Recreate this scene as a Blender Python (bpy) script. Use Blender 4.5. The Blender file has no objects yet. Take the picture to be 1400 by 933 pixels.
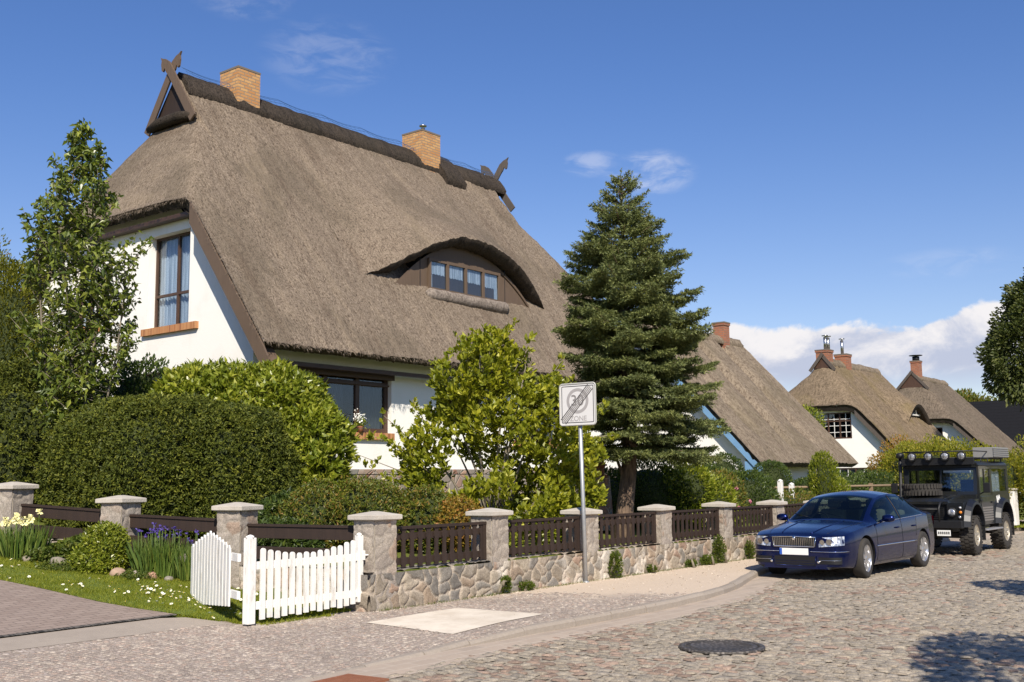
import bpy, bmesh, math, random
import numpy as np
from math import sin, cos, tan, pi, radians, sqrt, atan2, exp
from mathutils import Vector, Matrix
from mathutils.geometry import tessellate_polygon

# ------------------------------------------------------------------ camera, sky, sun
SC = bpy.context.scene
COL = SC.collection
CAM_AZ, CAM_PITCH, CAM_ROLL = radians(38.1), radians(7.41), .013
fwd = Vector((cos(CAM_AZ)*cos(CAM_PITCH), sin(CAM_AZ)*cos(CAM_PITCH), sin(CAM_PITCH)))
rt0 = Vector((sin(CAM_AZ), -cos(CAM_AZ), 0)); up0 = rt0.cross(fwd)
upv = up0*cos(CAM_ROLL) + rt0*sin(CAM_ROLL); rtv = rt0*cos(CAM_ROLL) - up0*sin(CAM_ROLL)
cam_d = bpy.data.cameras.new('camera'); cam = bpy.data.objects.new('camera', cam_d); COL.objects.link(cam)
cam_d.lens = 36*1480/1400; cam_d.sensor_width = 36; cam_d.clip_end = 3000; cam_d.clip_start = .05
M4 = Matrix((rtv, upv, -fwd)).transposed().to_4x4(); M4.translation = Vector((0, 0, 1.7)); cam.matrix_world = M4
SC.camera = cam

SUN_AZ, SUN_EL = radians(45), radians(41)        # azimuth the light travels towards, height of the sun
sd = bpy.data.lights.new('sun', 'SUN'); sd.energy = 5.0; sd.angle = radians(.5); sd.color = (1, .92, .79)
so = bpy.data.objects.new('sun', sd); COL.objects.link(so)
ldir = Vector((cos(SUN_AZ)*cos(SUN_EL), sin(SUN_AZ)*cos(SUN_EL), -sin(SUN_EL)))
so.rotation_euler = ldir.to_track_quat('-Z', 'Y').to_euler(); so.location = (-30, -30, 40)
W = bpy.data.worlds.new('World'); SC.world = W; W.use_nodes = True
SC.view_settings.view_transform = 'Standard'; SC.view_settings.look = 'None'
SC.view_settings.exposure = 0.38; SC.view_settings.gamma = 1.0; SC.view_settings.use_curve_mapping = False
SC.cycles.use_denoising = True
SC.cycles.max_bounces = 6; SC.cycles.transparent_max_bounces = 8

class NT:
    """tiny node helper"""
    def __init__(s, nt): s.nt = nt; s.n = nt.nodes; s.l = nt.links
    def new(s, t, **k):
        nd = s.n.new(t)
        for a, v in k.items(): setattr(nd, a, v)
        return nd
    def val(s, sock, v):
        if isinstance(v, bpy.types.NodeSocket): s.l.new(v, sock)
        elif v is not None:
            if isinstance(v, (tuple, list)) and len(v) == 3 and len(sock.default_value) == 4: v = (*v, 1)
            sock.default_value = v
    def math(s, op, a, b=None, c=None, clamp=False):
        nd = s.new('ShaderNodeMath', operation=op, use_clamp=clamp); s.val(nd.inputs[0], a)
        if b is not None: s.val(nd.inputs[1], b)
        if c is not None: s.val(nd.inputs[2], c)
        return nd.outputs[0]
    def vmath(s, op, a, b=None):
        nd = s.new('ShaderNodeVectorMath', operation=op); s.val(nd.inputs[0], a)
        if b is not None: s.val(nd.inputs[1], b)
        return nd.outputs[0]
    def mix(s, f, a, b, mode='MIX'):
        nd = s.new('ShaderNodeMix', data_type='RGBA', blend_type=mode)
        s.val(nd.inputs[0], f); s.val(nd.inputs[6], a); s.val(nd.inputs[7], b); return nd.outputs[2]
    def ramp(s, f, stops):
        nd = s.new('ShaderNodeValToRGB'); s.val(nd.inputs[0], f); e = nd.color_ramp.elements
        while len(e) < len(stops): e.new(.5)
        for q, (p, c) in zip(e, stops): q.position = p; q.color = (*c, 1) if len(c) == 3 else c
        return nd.outputs[0]
    def sstep(s, x, a, b):
        nd = s.new('ShaderNodeMapRange', interpolation_type='SMOOTHSTEP'); s.val(nd.inputs[0], x)
        nd.inputs[1].default_value = a; nd.inputs[2].default_value = b; return nd.outputs[0]
    def noise(s, vec, scale, detail=2, rough=.5, dist=0):
        nd = s.new('ShaderNodeTexNoise'); s.val(nd.inputs['Vector'], vec); nd.inputs['Scale'].default_value = scale
        nd.inputs['Detail'].default_value = detail; nd.inputs['Roughness'].default_value = rough
        nd.inputs['Distortion'].default_value = dist; return nd.outputs['Fac']
    def mapping(s, vec, scale=(1, 1, 1), rot=(0, 0, 0), loc=(0, 0, 0)):
        nd = s.new('ShaderNodeMapping'); s.val(nd.inputs[0], vec); nd.inputs['Scale'].default_value = scale
        nd.inputs['Rotation'].default_value = rot; nd.inputs['Location'].default_value = loc; return nd.outputs[0]
    def obj(s): return s.new('ShaderNodeTexCoord').outputs['Object']
    def uv(s): return s.new('ShaderNodeTexCoord').outputs['UV']
    def island(s): return s.new('ShaderNodeNewGeometry').outputs['Random Per Island']
    def bump(s, h, strength=.5, dist=.02):
        nd = s.new('ShaderNodeBump'); s.val(nd.inputs['Height'], h); nd.inputs['Strength'].default_value = strength
        nd.inputs['Distance'].default_value = dist; return nd.outputs[0]

w = NT(W.node_tree); w.n.clear()
sky = w.new('ShaderNodeTexSky', sky_type='NISHITA'); sky.sun_disc = False
sky.sun_elevation = SUN_EL; sky.sun_rotation = atan2(-cos(SUN_AZ), -sin(SUN_AZ)); sky.altitude = 0
sky.air_density = 1.0; sky.dust_density = .3; sky.ozone_density = 2.5
dirv = w.new('ShaderNodeTexCoord').outputs['Generated']
sp = w.new('ShaderNodeSeparateXYZ'); w.val(sp.inputs[0], dirv)
sx, sy, sz = sp.outputs
azim = w.math('ARCTAN2', sy, sx)
elev = w.math('ARCSINE', sz)
cv = w.new('ShaderNodeCombineXYZ'); w.val(cv.inputs[0], azim); w.val(cv.inputs[1], w.math('MULTIPLY', elev, 1.35))
cvec = cv.outputs[0]
n1 = w.noise(cvec, 20, 9, .62, .3)
def band(v, a, b, c, d): return w.math('MULTIPLY', w.sstep(v, a, b), w.math('SUBTRACT', 1, w.sstep(v, c, d)))
D = pi/180
# cumulus bank low over the roofs on the right; its top edge billows, its base is flat and grey
n_top = w.noise(cvec, 9, 4, .5)
top = w.math('ADD', w.math('ADD', 4.7*D, w.math('MULTIPLY', n_top, 3.6*D)), w.math('MULTIPLY', n1, 2.2*D))
azr = w.math('MULTIPLY', w.math('SUBTRACT', 27*D, azim), .045)
top = w.math('ADD', top, azr)
inside = w.math('SUBTRACT', top, elev)
m_top = w.sstep(inside, .0, .007)
m_az = band(azim, -14*D, -8*D, 27.5*D, 32*D)
m_base = w.sstep(w.math('ADD', elev, w.math('MULTIPLY', n_top, 1.4*D)), 4.3*D, 6.3*D)
m_cum = w.math('MULTIPLY', w.math('MULTIPLY', m_top, m_az), m_base)
shade = w.sstep(w.math('ADD', w.math('SUBTRACT', elev, 5.2*D), w.math('MULTIPLY', w.math('SUBTRACT', n1, .5), 9*D)), 0, 2.8*D)
c_cum = w.mix(shade, (4.3, 4.7, 5.9), (7.4, 7.2, 7.3))
# thin fair-weather wisps
n2 = w.noise(w.mapping(cvec, (1, 2.2, 1)), 22, 6, .6, .6)
def patch_(a0, e0, ra, re):
    da = w.math('DIVIDE', w.math('SUBTRACT', azim, a0*D), ra*D); de = w.math('DIVIDE', w.math('SUBTRACT', elev, e0*D), re*D)
    r2 = w.math('ADD', w.math('MULTIPLY', da, da), w.math('MULTIPLY', de, de))
    return w.math('SUBTRACT', 1, w.sstep(r2, .1, 1.3))
wisp = None
for a0, e0, ra, re, g in [(30.6, 16.0, 2.6, 1.2, .38), (33.6, 16.6, 1.8, .7, .28), (48.0, 22.0, 3.6, 1.9, .13), (52.5, 24.6, 3, 1.2, .14), (15.8, 10.4, 3.4, .8, .10)]:
    q = w.math('MULTIPLY', patch_(a0, e0, ra, re), g); wisp = q if wisp is None else w.math('MAXIMUM', wisp, q)
m_w = w.math('MULTIPLY', wisp, w.sstep(n2, .38, .68))
lift = w.sstep(elev, -.02, .42)
skyc = w.mix(1.0, sky.outputs[0], w.mix(lift, (1.0, .90, .95), (.58, .75, 1.07)), 'MULTIPLY')
c0 = w.mix(m_cum, skyc, c_cum)
c1 = w.mix(m_w, c0, (7.6, 7.6, 8.0))
bg = w.new('ShaderNodeBackground'); w.val(bg.inputs[0], c1); bg.inputs[1].default_value = .096
out = w.new('ShaderNodeOutputWorld'); w.l.new(bg.outputs[0], out.inputs[0])

# ------------------------------------------------------------------ mesh and object helpers
RNG = np.random.default_rng(11)
def npmesh(name, V, F, mats=None, midx=None, smooth=False, uvs=True, colors=None):
    """V (n,3); F list of index arrays [(m,k)...] or list of tuples"""
    me = bpy.data.meshes.new(name)
    V = np.asarray(V, dtype=np.float32).reshape(-1, 3)
    if isinstance(F, np.ndarray): F = [F]
    if len(F) and not isinstance(F[0], np.ndarray):
        tot = np.array([len(f) for f in F], dtype=np.int32); idx = np.array([i for f in F for i in f], dtype=np.int32)
    else:
        tot = np.concatenate([np.full(len(f), f.shape[1], dtype=np.int32) for f in F]); idx = np.concatenate([f.ravel() for f in F]).astype(np.int32)
    st = np.zeros(len(tot), dtype=np.int32); st[1:] = np.cumsum(tot)[:-1]
    me.vertices.add(len(V)); me.vertices.foreach_set('co', V.ravel())
    me.loops.add(len(idx)); me.loops.foreach_set('vertex_index', idx)
    me.polygons.add(len(tot)); me.polygons.foreach_set('loop_start', st); me.polygons.foreach_set('loop_total', tot)
    if midx is not None: me.polygons.foreach_set('material_index', np.asarray(midx, dtype=np.int32))
    me.polygons.foreach_set('use_smooth', np.full(len(tot), bool(smooth)) if not isinstance(smooth, np.ndarray) else smooth)
    me.update(calc_edges=True)
    if colors is not None:
        a = me.color_attributes.new('Col', 'FLOAT_COLOR', 'POINT')
        c = np.ones((len(V), 4), dtype=np.float32); c[:, :3] = colors; a.data.foreach_set('color', c.ravel())
    if uvs:
        nr = np.zeros(len(tot)*3, dtype=np.float32); me.polygons.foreach_get('normal', nr); nr = nr.reshape(-1, 3)
        ln = np.repeat(nr, tot, axis=0); P = V[idx]; an = np.abs(ln)
        u = np.where(an[:, 2] > .85, P[:, 0], np.where(an[:, 0] > an[:, 1], P[:, 1], P[:, 0]))
        v = np.where(an[:, 2] > .85, P[:, 1], P[:, 2])
        uvl = me.uv_layers.new(name='UVMap'); uvl.data.foreach_set('uv', np.stack([u, v], 1).astype(np.float32).ravel())
    for m in (mats or []): me.materials.append(m)
    return me
def link(name, me, parent=None, loc=None, rz=None):
    o = bpy.data.objects.new(name, me); COL.objects.link(o)
    if parent is not None: o.parent = parent
    if loc is not None: o.location = loc
    if rz is not None: o.rotation_euler = (0, 0, rz)
    return o
def tag(o, label=None, cat=None, group=None, kind=None):
    if label: o['label'] = label
    if cat: o['category'] = cat
    if group: o['group'] = group
    if kind: o['kind'] = kind
    return o
def thing(name, label, cat, loc=(0, 0, 0), rz=0, group=None):
    o = bpy.data.objects.new(name, None); COL.objects.link(o); o.location = loc; o.rotation_euler = (0, 0, rz)
    o.empty_display_size = .3
    return tag(o, label, cat, group)
def kids(o): return [c for c in bpy.data.objects if c.parent == o]
def copy_tree(o, parent=None):
    c = o.copy(); COL.objects.link(c); c.parent = parent
    for ch in kids(o): copy_tree(ch, c)
    return c

class MB:
    """collects shapes for ONE mesh"""
    def __init__(s): s.V = []; s.F = []; s.M = []; s.S = []; s.n = 0
    def add(s, V, F, m=0, smooth=False):
        V = np.asarray(V, dtype=float).reshape(-1, 3)
        s.V.append(V)
        for f in F: s.F.append(tuple(int(i)+s.n for i in f)); s.M.append(m); s.S.append(smooth)
        s.n += len(V); return s
    def box(s, x0, x1, y0, y1, z0, z1, m=0, bev=0, rot=None, org=(0, 0, 0)):
        if x1 < x0: x0, x1 = x1, x0
        if y1 < y0: y0, y1 = y1, y0
        if z1 < z0: z0, z1 = z1, z0
        if bev <= 0:
            V = np.array([(x, y, z) for z in (z0, z1) for y in (y0, y1) for x in (x0, x1)], float)
            F = [(0, 2, 3, 1), (4, 5, 7, 6), (0, 1, 5, 4), (2, 6, 7, 3), (0, 4, 6, 2), (1, 3, 7, 5)]
            if rot is not None: V = (np.array(rot) @ (V-np.array(org)).T).T+np.array(org)
            return s.add(V, F, m)
        b = min(bev, (x1-x0)/2.01, (y1-y0)/2.01, (z1-z0)/2.01)
        bm = bmesh.new(); bmesh.ops.create_cube(bm, size=1)
        for v in bm.verts: v.co = ((x0+x1)/2+v.co.x*(x1-x0), (y0+y1)/2+v.co.y*(y1-y0), (z0+z1)/2+v.co.z*(z1-z0))
        bmesh.ops.bevel(bm, geom=bm.edges[:], offset=b, segments=2, affect='EDGES', profile=.6)
        bm.verts.index_update(); V = np.array([v.co[:] for v in bm.verts]); F = [[v.index for v in f.verts] for f in bm.faces]; bm.free()
        if rot is not None: V = (np.array(rot) @ (V-np.array(org)).T).T+np.array(org)
        return s.add(V, F, m)
    def tube(s, pts, rad, n=8, m=0, cap=True, smooth=True):
        pts = [Vector(p) for p in pts]; rad = rad if hasattr(rad, '__len__') else [rad]*len(pts)
        V = []; prev = None
        for i, p in enumerate(pts):
            t = (pts[min(i+1, len(pts)-1)]-pts[max(i-1, 0)])
            t = t.normalized() if t.length > 1e-9 else Vector((0, 0, 1))
            a = prev if prev is not None else (Vector((0, 0, 1)) if abs(t.z) < .9 else Vector((1, 0, 0)))
            u = (a - t*a.dot(t)).normalized(); prev = u; v = t.cross(u)
            for k in range(n):
                q = p + (u*cos(2*pi*k/n)+v*sin(2*pi*k/n))*rad[i]; V.append(q[:])
        F = [(i*n+k, i*n+(k+1) % n, (i+1)*n+(k+1) % n, (i+1)*n+k) for i in range(len(pts)-1) for k in range(n)]
        s.add(V, F, m, smooth)
        if cap:
            b = s.n-len(V); s.F.append(tuple(b+k for k in reversed(range(n)))); s.M.append(m); s.S.append(False)
            e = b+(len(pts)-1)*n; s.F.append(tuple(e+k for k in range(n))); s.M.append(m); s.S.append(False)
        return s
    def cyl(s, c0, c1, r, n=16, m=0): return s.tube([c0, c1], r, n, m)
    def lathe(s, prof, c, axis='z', n=24, m=0, smooth=True, cap=True):
        """prof [(r,h)] around axis through c"""
        V = []
        for r, h in prof:
            for k in range(n):
                a = 2*pi*k/n; x, y = r*cos(a), r*sin(a)
                V.append({'z': (c[0]+x, c[1]+y, c[2]+h), 'y': (c[0]+x, c[1]+h, c[2]+y), 'x': (c[0]+h, c[1]+x, c[2]+y)}[axis])
        F = [(i*n+k, i*n+(k+1) % n, (i+1)*n+(k+1) % n, (i+1)*n+k) for i in range(len(prof)-1) for k in range(n)]
        s.add(V, F, m, smooth)
        if not cap: return s
        b = s.n-len(V)
        if prof[0][0] > 1e-4: s.F.append(tuple(b+k for k in range(n))); s.M.append(m); s.S.append(False)
        e = b+(len(prof)-1)*n
        if prof[-1][0] > 1e-4: s.F.append(tuple(e+k for k in range(n))); s.M.append(m); s.S.append(False)
        return s
    def prism(s, poly, fn0, fn1, m=0):
        """poly 2D list; fn0/fn1 map (a,b)->xyz for the two ends"""
        n = len(poly); V = [fn0(*p) for p in poly]+[fn1(*p) for p in poly]
        F = [(i, (i+1) % n, n+(i+1) % n, n+i) for i in range(n)]
        tr = tessellate_polygon([[Vector((p[0], p[1], 0)) for p in poly]])
        F += [tuple(t) for t in tr]+[tuple(n+i for i in reversed(t)) for t in tr]
        return s.add(V, F, m)
    def grid(s, P, m=0, smooth=True):
        """P (a,b,3)"""
        a, b, _ = P.shape; F = grid_faces(a, b)
        return s.add(P.reshape(-1, 3), F.tolist(), m, smooth)
    def build(s, name, mats, parent=None, loc=None, rz=None, fixn=True, **k):
        mats = mats if isinstance(mats, (list, tuple)) else [mats]
        me = npmesh(name, np.concatenate(s.V), s.F, mats, s.M, np.array(s.S), **k)
        if fixn:
            bm = bmesh.new(); bm.from_mesh(me); bmesh.ops.recalc_face_normals(bm, faces=bm.faces); bm.to_mesh(me); bm.free()
        return link(name, me, parent, loc, rz)
def grid_faces(a, b, off=0):
    i = np.arange(a-1)[:, None]*b+np.arange(b-1)[None, :]; i = i.ravel()+off
    return np.stack([i, i+1, i+b+1, i+b], 1)
def hashn(ix, iy, iz, seed=0):
    h = (ix*374761393 + iy*668265263 + iz*2147483647 + seed*974711) & 0xffffffff
    h = ((h ^ (h >> 13))*1274126177) & 0xffffffff; h = h ^ (h >> 16)
    return (h & 0xffff)/65535.0
def vnoise(P, scale=1.0, seed=0, octv=1):
    P = np.asarray(P, float)*scale; tot = 0; amp = 1; s = 0
    for o in range(octv):
        i = np.floor(P).astype(np.int64); f = P-i; f = f*f*(3-2*f); r = 0
        for dx in (0, 1):
            for dy in (0, 1):
                for dz in (0, 1):
                    wgt = (f[..., 0] if dx else 1-f[..., 0])*(f[..., 1] if dy else 1-f[..., 1])*(f[..., 2] if dz else 1-f[..., 2])
                    r = r+wgt*hashn(i[..., 0]+dx, i[..., 1]+dy, i[..., 2]+dz, seed+o)
        tot = tot+r*amp; s += amp; amp *= .5; P = P*2.03
    return tot/s
def smax(a, b, k): return .5*(a+b+np.sqrt((a-b)**2+k*k))
def smin(a, b, k): return .5*(a+b-np.sqrt((a-b)**2+k*k))
def sst(x, a, b): t = np.clip((x-a)/(b-a), 0, 1); return t*t*(3-2*t)

# ------------------------------------------------------------------ materials
def mat(name, col=(.5, .5, .5), rough=.7, metal=0, spec=.4, build=None, coat=0):
    m = bpy.data.materials.new(name); m.use_nodes = True; t = NT(m.node_tree)
    b = t.n['Principled BSDF']; b.inputs['Base Color'].default_value = (*col, 1); b.inputs['Roughness'].default_value = rough
    b.inputs['Metallic'].default_value = metal; b.inputs['Specular IOR Level'].default_value = spec; b.inputs['Coat Weight'].default_value = coat
    if build: build(t, b)
    return m
def setc(t, b, c=None, n=None, r=None):
    if c is not None: t.val(b.inputs['Base Color'], c)
    if n is not None: t.val(b.inputs['Normal'], n)
    if r is not None: t.val(b.inputs['Roughness'], r)

def thatch_mat(name, dark, light, moss, zs=.45, scale=17):
    def f(t, b):
        o = t.obj(); v = t.mapping(o, (1, 1, zs))
        a = t.noise(v, scale, 4, .68); f2 = t.noise(v, scale*2.6, 2, .6)
        sn = t.new('ShaderNodeSeparateXYZ'); t.val(sn.inputs[0], t.new('ShaderNodeNewGeometry').outputs['True Normal'])
        onhip = t.math('GREATER_THAN', t.math('ABSOLUTE', sn.outputs[0]), t.math('ABSOLUTE', sn.outputs[1]))
        ff = t.noise(t.mapping(o, (1.9, .22, .22)), scale, 3, .6); fh = t.noise(t.mapping(o, (.22, 1.9, .22)), scale, 3, .6)
        fr_ = t.math('ADD', t.math('MULTIPLY', ff, t.math('SUBTRACT', 1, onhip)), t.math('MULTIPLY', fh, onhip))
        fib = t.math('ADD', t.math('ADD', t.math('MULTIPLY', a, .42), t.math('MULTIPLY', f2, .30)), t.math('MULTIPLY', fr_, .28))
        c = t.ramp(fib, [(.41, dark), (.49, tuple(.45*d+.55*l for d, l in zip(dark, light))), (.575, light)])
        big = t.noise(t.mapping(o, (1, 1, .35)), .55, 4, .6, .4)
        c = t.mix(t.math('MULTIPLY', t.sstep(big, .47, .64), .55), c, t.mix(.75, c, moss))
        st = t.noise(t.mapping(o, (1, .12, .12)), 2.2, 4, .6)
        c = t.mix(t.math('MULTIPLY', t.sstep(st, .52, .72), .30), c, (light[0]*1.12, light[1]*1.1, light[2]*1.02)); c = t.mix(t.math('MULTIPLY', t.sstep(st, .48, .30), .38), c, tuple(1.6*q for q in dark))
        setc(t, b, c, t.bump(fib, .85, .06))
    return mat(name, rough=.92, spec=.15, build=f)
M = {}
M['thatch'] = thatch_mat('thatch_main', (.058, .040, .028), (.285, .226, .168), (.10, .08, .056), scale=23)
M['thatch_far'] = thatch_mat('thatch_far', (.09, .066, .048), (.25, .20, .145), (.11, .09, .055), scale=9)
M['thatch_moss'] = thatch_mat('thatch_mossy', (.075, .055, .035), (.24, .18, .12), (.15, .115, .045), scale=9)
M['thatch_dark'] = thatch_mat('thatch_dark', (.06, .045, .033), (.19, .15, .11), (.09, .075, .05), scale=9)
M['ridge'] = thatch_mat('thatch_ridge', (.008, .007, .006), (.075, .058, .045), (.035, .03, .022), zs=1, scale=18)
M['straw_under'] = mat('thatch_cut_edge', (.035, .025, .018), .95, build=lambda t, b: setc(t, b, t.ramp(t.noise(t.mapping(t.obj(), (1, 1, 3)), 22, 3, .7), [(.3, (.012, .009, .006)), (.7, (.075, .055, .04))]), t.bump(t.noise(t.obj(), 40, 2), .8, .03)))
def plaster(t, b):
    o = t.obj(); n = t.noise(o, 28, 4, .6); g = t.noise(o, 1.2, 4, .6)
    c = t.mix(t.math('MULTIPLY', t.sstep(g, .5, .75), .22), (.84, .815, .77), (.64, .60, .53)); sk = t.noise(t.mapping(o, (1, 1, .08)), 4.5, 5, .65); c = t.mix(t.math('MULTIPLY', t.sstep(sk, .55, .75), .22), c, (.58, .55, .49))
    setc(t, b, c, t.bump(n, .35, .012))
M['plaster'] = mat('white_plaster', rough=.85, spec=.2, build=plaster)
def wood(c0, c1, sc=(1, 1, .12), s=16):
    def f(t, b):
        n = t.noise(t.mapping(t.obj(), sc), s, 4, .6); big = t.noise(t.obj(), 2, 3)
        c = t.mix(n, c0, c1); c = t.mix(t.math('MULTIPLY', big, .35), c, tuple(.5*x for x in c0)); setc(t, b, c, t.bump(n, .3, .006))
    return f
M['brown_wood'] = mat('brown_wood', rough=.6, build=wood((.105, .070, .046), (.165, .114, .078)))
M['dark_frame'] = mat('dark_brown_frame', rough=.45, build=wood((.06, .032, .02), (.11, .06, .038)))
M['fence_wood'] = mat('fence_dark_wood', rough=.7, build=wood((.020, .012, .009), (.052, .031, .022)))
M['grey_wood'] = mat('weathered_wood', rough=.85, build=wood((.06, .05, .042), (.15, .12, .10)))
M['pine_wood'] = mat('bare_wood', rough=.8, build=wood((.22, .15, .09), (.34, .25, .16)))
M['white_paint'] = mat('white_paint', rough=.45, build=lambda t, b: setc(t, b, t.mix(t.math('MULTIPLY', t.sstep(t.noise(t.mapping(t.obj(), (1, 1, .3)), 9, 5, .7), .50, .72), .65), (.76, .74, .70), (.46, .42, .35)), t.bump(t.noise(t.mapping(t.obj(), (1, 1, .1)), 60, 2), .1, .004)))
M['blue_paint'] = mat('blue_paint', (.16, .30, .50), .5, build=lambda t, b: setc(t, b, t.mix(t.noise(t.obj(), 3, 3), (.13, .26, .45), (.20, .36, .56))))
M['black'] = mat('black_metal', (.012, .012, .013), .5)
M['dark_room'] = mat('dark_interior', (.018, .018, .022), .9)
M['steel'] = mat('stainless_steel', (.5, .5, .5), .3, 1)
def glassf(t, b):
    g = t.new('ShaderNodeBsdfGlossy'); g.inputs['Roughness'].default_value = .02; g.inputs['Color'].default_value = (.9, .95, 1, 1)
    tr = t.new('ShaderNodeBsdfTransparent'); tr.inputs['Color'].default_value = (.75, .80, .84, 1)
    fr = t.new('ShaderNodeLayerWeight'); fr.inputs['Blend'].default_value = .5
    f = t.math('ADD', t.math('MULTIPLY', t.math('POWER', fr.outputs['Facing'], 4), .8), .07, clamp=True)
    mx = t.new('ShaderNodeMixShader'); t.val(mx.inputs[0], f); t.l.new(tr.outputs[0], mx.inputs[1]); t.l.new(g.outputs[0], mx.inputs[2])
    t.l.new(mx.outputs[0], t.n['Material Output'].inputs[0])
M['glass'] = mat('window_glass', build=glassf)
def curt(t, b):
    n = t.noise(t.mapping(t.obj(), (1, 1, .04)), 16, 2); setc(t, b, t.mix(t.sstep(n, .35, .65), (.50, .52, .56), (.86, .86, .88)), t.bump(n, .6, .04))
M['curtain'] = mat('white_net_curtain', rough=.9, build=curt)
def brickf(c1, c2, mortar, sc=1.0):
    def f(t, b):
        bt = t.new('ShaderNodeTexBrick'); t.val(bt.inputs['Vector'], t.uv()); bt.inputs['Scale'].default_value = sc
        bt.inputs['Color1'].default_value = (*c1, 1); bt.inputs['Color2'].default_value = (*c2, 1); bt.inputs['Mortar'].default_value = (*mortar, 1)
        bt.inputs['Brick Width'].default_value = .27; bt.inputs['Row Height'].default_value = .095; bt.inputs['Mortar Size'].default_value = .014
        bt.inputs['Bias'].default_value = .0; bt.inputs['Mortar Smooth'].default_value = .2
        n = t.noise(t.obj(), 6, 4, .7); c = t.mix(t.math('MULTIPLY', n, .5), bt.outputs['Color'], t.mix(1, bt.outputs['Color'], (.7, .62, .6), 'MULTIPLY'))
        setc(t, b, c, t.bump(t.math('SUBTRACT', 1, bt.outputs['Fac']), .6, .012))
    return f
M['brick_yellow'] = mat('yellow_brick', rough=.85, build=brickf((.58, .34, .14), (.46, .22, .08), (.30, .22, .15)))
M['brick_red'] = mat('red_brick', rough=.85, build=brickf((.40, .155, .08), (.30, .105, .055), (.24, .17, .13)))
M['sill_brick'] = mat('brick_sill', rough=.8, build=lambda t, b: setc(t, b, t.ramp(t.noise(t.mapping(t.obj(), (9, 9, 0.01)), 1.0, 1), [(.35, (.36, .14, .055)), (.5, (.50, .25, .11)), (.65, (.28, .11, .05))])))
M['cap'] = mat('concrete_cap', rough=.9, build=lambda t, b: setc(t, b, t.mix(t.noise(t.obj(), 5, 6, .75), (.30, .265, .225), (.62, .565, .49)), t.bump(t.noise(t.obj(), 45, 3), .5, .01)))
def colattr(bs=.25, sc=60):
    def f(t, b):
        a = t.new('ShaderNodeVertexColor', layer_name='Col'); n = t.noise(t.obj(), sc, 4, .7); n2 = t.noise(t.obj(), 9, 4, .6)
        c = t.mix(t.sstep(n, .3, .72), t.mix(1, a.outputs[0], (.62, .60, .58), 'MULTIPLY'), t.mix(1, a.outputs[0], (1.22, 1.2, 1.18), 'MULTIPLY'))
        c = t.mix(t.math('MULTIPLY', n2, .4), c, t.mix(1, c, (.62, .6, .55), 'MULTIPLY')); setc(t, b, c, t.bump(n, bs, .015))
    return f
M['stone'] = mat('field_stone', rough=.85, build=colattr())
def vor2(t):
    v = t.new('ShaderNodeTexVoronoi'); t.val(v.inputs['Vector'], t.obj()); v.inputs['Scale'].default_value = 4.6
    e = t.new('ShaderNodeTexVoronoi', feature='DISTANCE_TO_EDGE'); t.val(e.inputs['Vector'], t.obj()); e.inputs['Scale'].default_value = 4.6
    s = t.new('ShaderNodeSeparateColor'); t.val(s.inputs[0], v.outputs['Color']); return s.outputs[0], e.outputs['Distance']
def stone_far(t, b):
    r, e = vor2(t); c = t.ramp(r, [(0, (.24, .11, .075)), (.35, (.32, .25, .2)), (.7, (.2, .19, .17)), (1, (.38, .24, .17))])
    setc(t, b, t.mix(t.sstep(e, .01, .06), (.34, .29, .24), c), t.bump(t.sstep(e, 0, .12), .6, .03))
M['stone_far'] = mat('field_stone_plinth', rough=.85, build=stone_far)

def leafmat(name, c0, c1, c2=None, rough=.45, trans=.3, spec=.45):
    """leaf colours vary from leaf to leaf"""
    m = bpy.data.materials.new(name); m.use_nodes = True; t = NT(m.node_tree); b = t.n['Principled BSDF']
    r = t.island(); stops = [(0, c0), (.7, c1), (1, c2 or c1)]
    c = t.ramp(r, stops); big = t.noise(t.obj(), 1.6, 3); c = t.mix(t.math('MULTIPLY', t.sstep(big, .35, .65), .35), c, t.mix(1, c, (1.25, 1.12, .7), 'MULTIPLY'))
    t.val(b.inputs['Base Color'], c); b.inputs['Roughness'].default_value = rough; b.inputs['Specular IOR Level'].default_value = spec
    tl = t.new('ShaderNodeBsdfTranslucent'); t.val(tl.inputs[0], t.mix(1, c, (1.15, 1.25, .45), 'MULTIPLY'))
    mx = t.new('ShaderNodeMixShader'); mx.inputs[0].default_value = trans
    t.l.new(b.outputs[0], mx.inputs[1]); t.l.new(tl.outputs[0], mx.inputs[2]); t.l.new(mx.outputs[0], t.n['Material Output'].inputs[0])
    return m
M['yew'] = leafmat('yew_leaf', (.042, .058, .009), (.098, .118, .015), (.175, .185, .027), .6, .2, .25)
M['laurel'] = leafmat('laurel_leaf', (.11, .15, .014), (.225, .26, .024), (.36, .37, .06), .35, .3, .5)
M['magnolia'] = leafmat('magnolia_leaf', (.14, .17, .014), (.29, .305, .024), (.46, .45, .05), .4, .38, .45)
M['tree_leaf'] = leafmat('small_tree_leaf', (.06, .09, .014), (.135, .175, .025), (.28, .31, .06), .33, .28, .55)
M['spruce'] = leafmat('spruce_needle', (.075, .098, .034), (.155, .18, .062), (.23, .25, .085), .55, .12, .3)
M['shrub_dark'] = leafmat('dark_shrub_leaf', (.030, .055, .012), (.065, .10, .02), (.12, .16, .03), .45, .25, .4)
M['shrub_olive'] = leafmat('olive_shrub_leaf', (.075, .105, .016), (.15, .17, .022), (.28, .17, .05), .45, .3, .4)
M['golden'] = leafmat('golden_hedge_leaf', (.13, .155, .015), (.27, .27, .022), (.42, .35, .05), .5, .35, .35)
M['autumn'] = leafmat('orange_shrub_leaf', (.18, .14, .02), (.36, .24, .04), (.42, .17, .05), .5, .35, .35)
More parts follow.
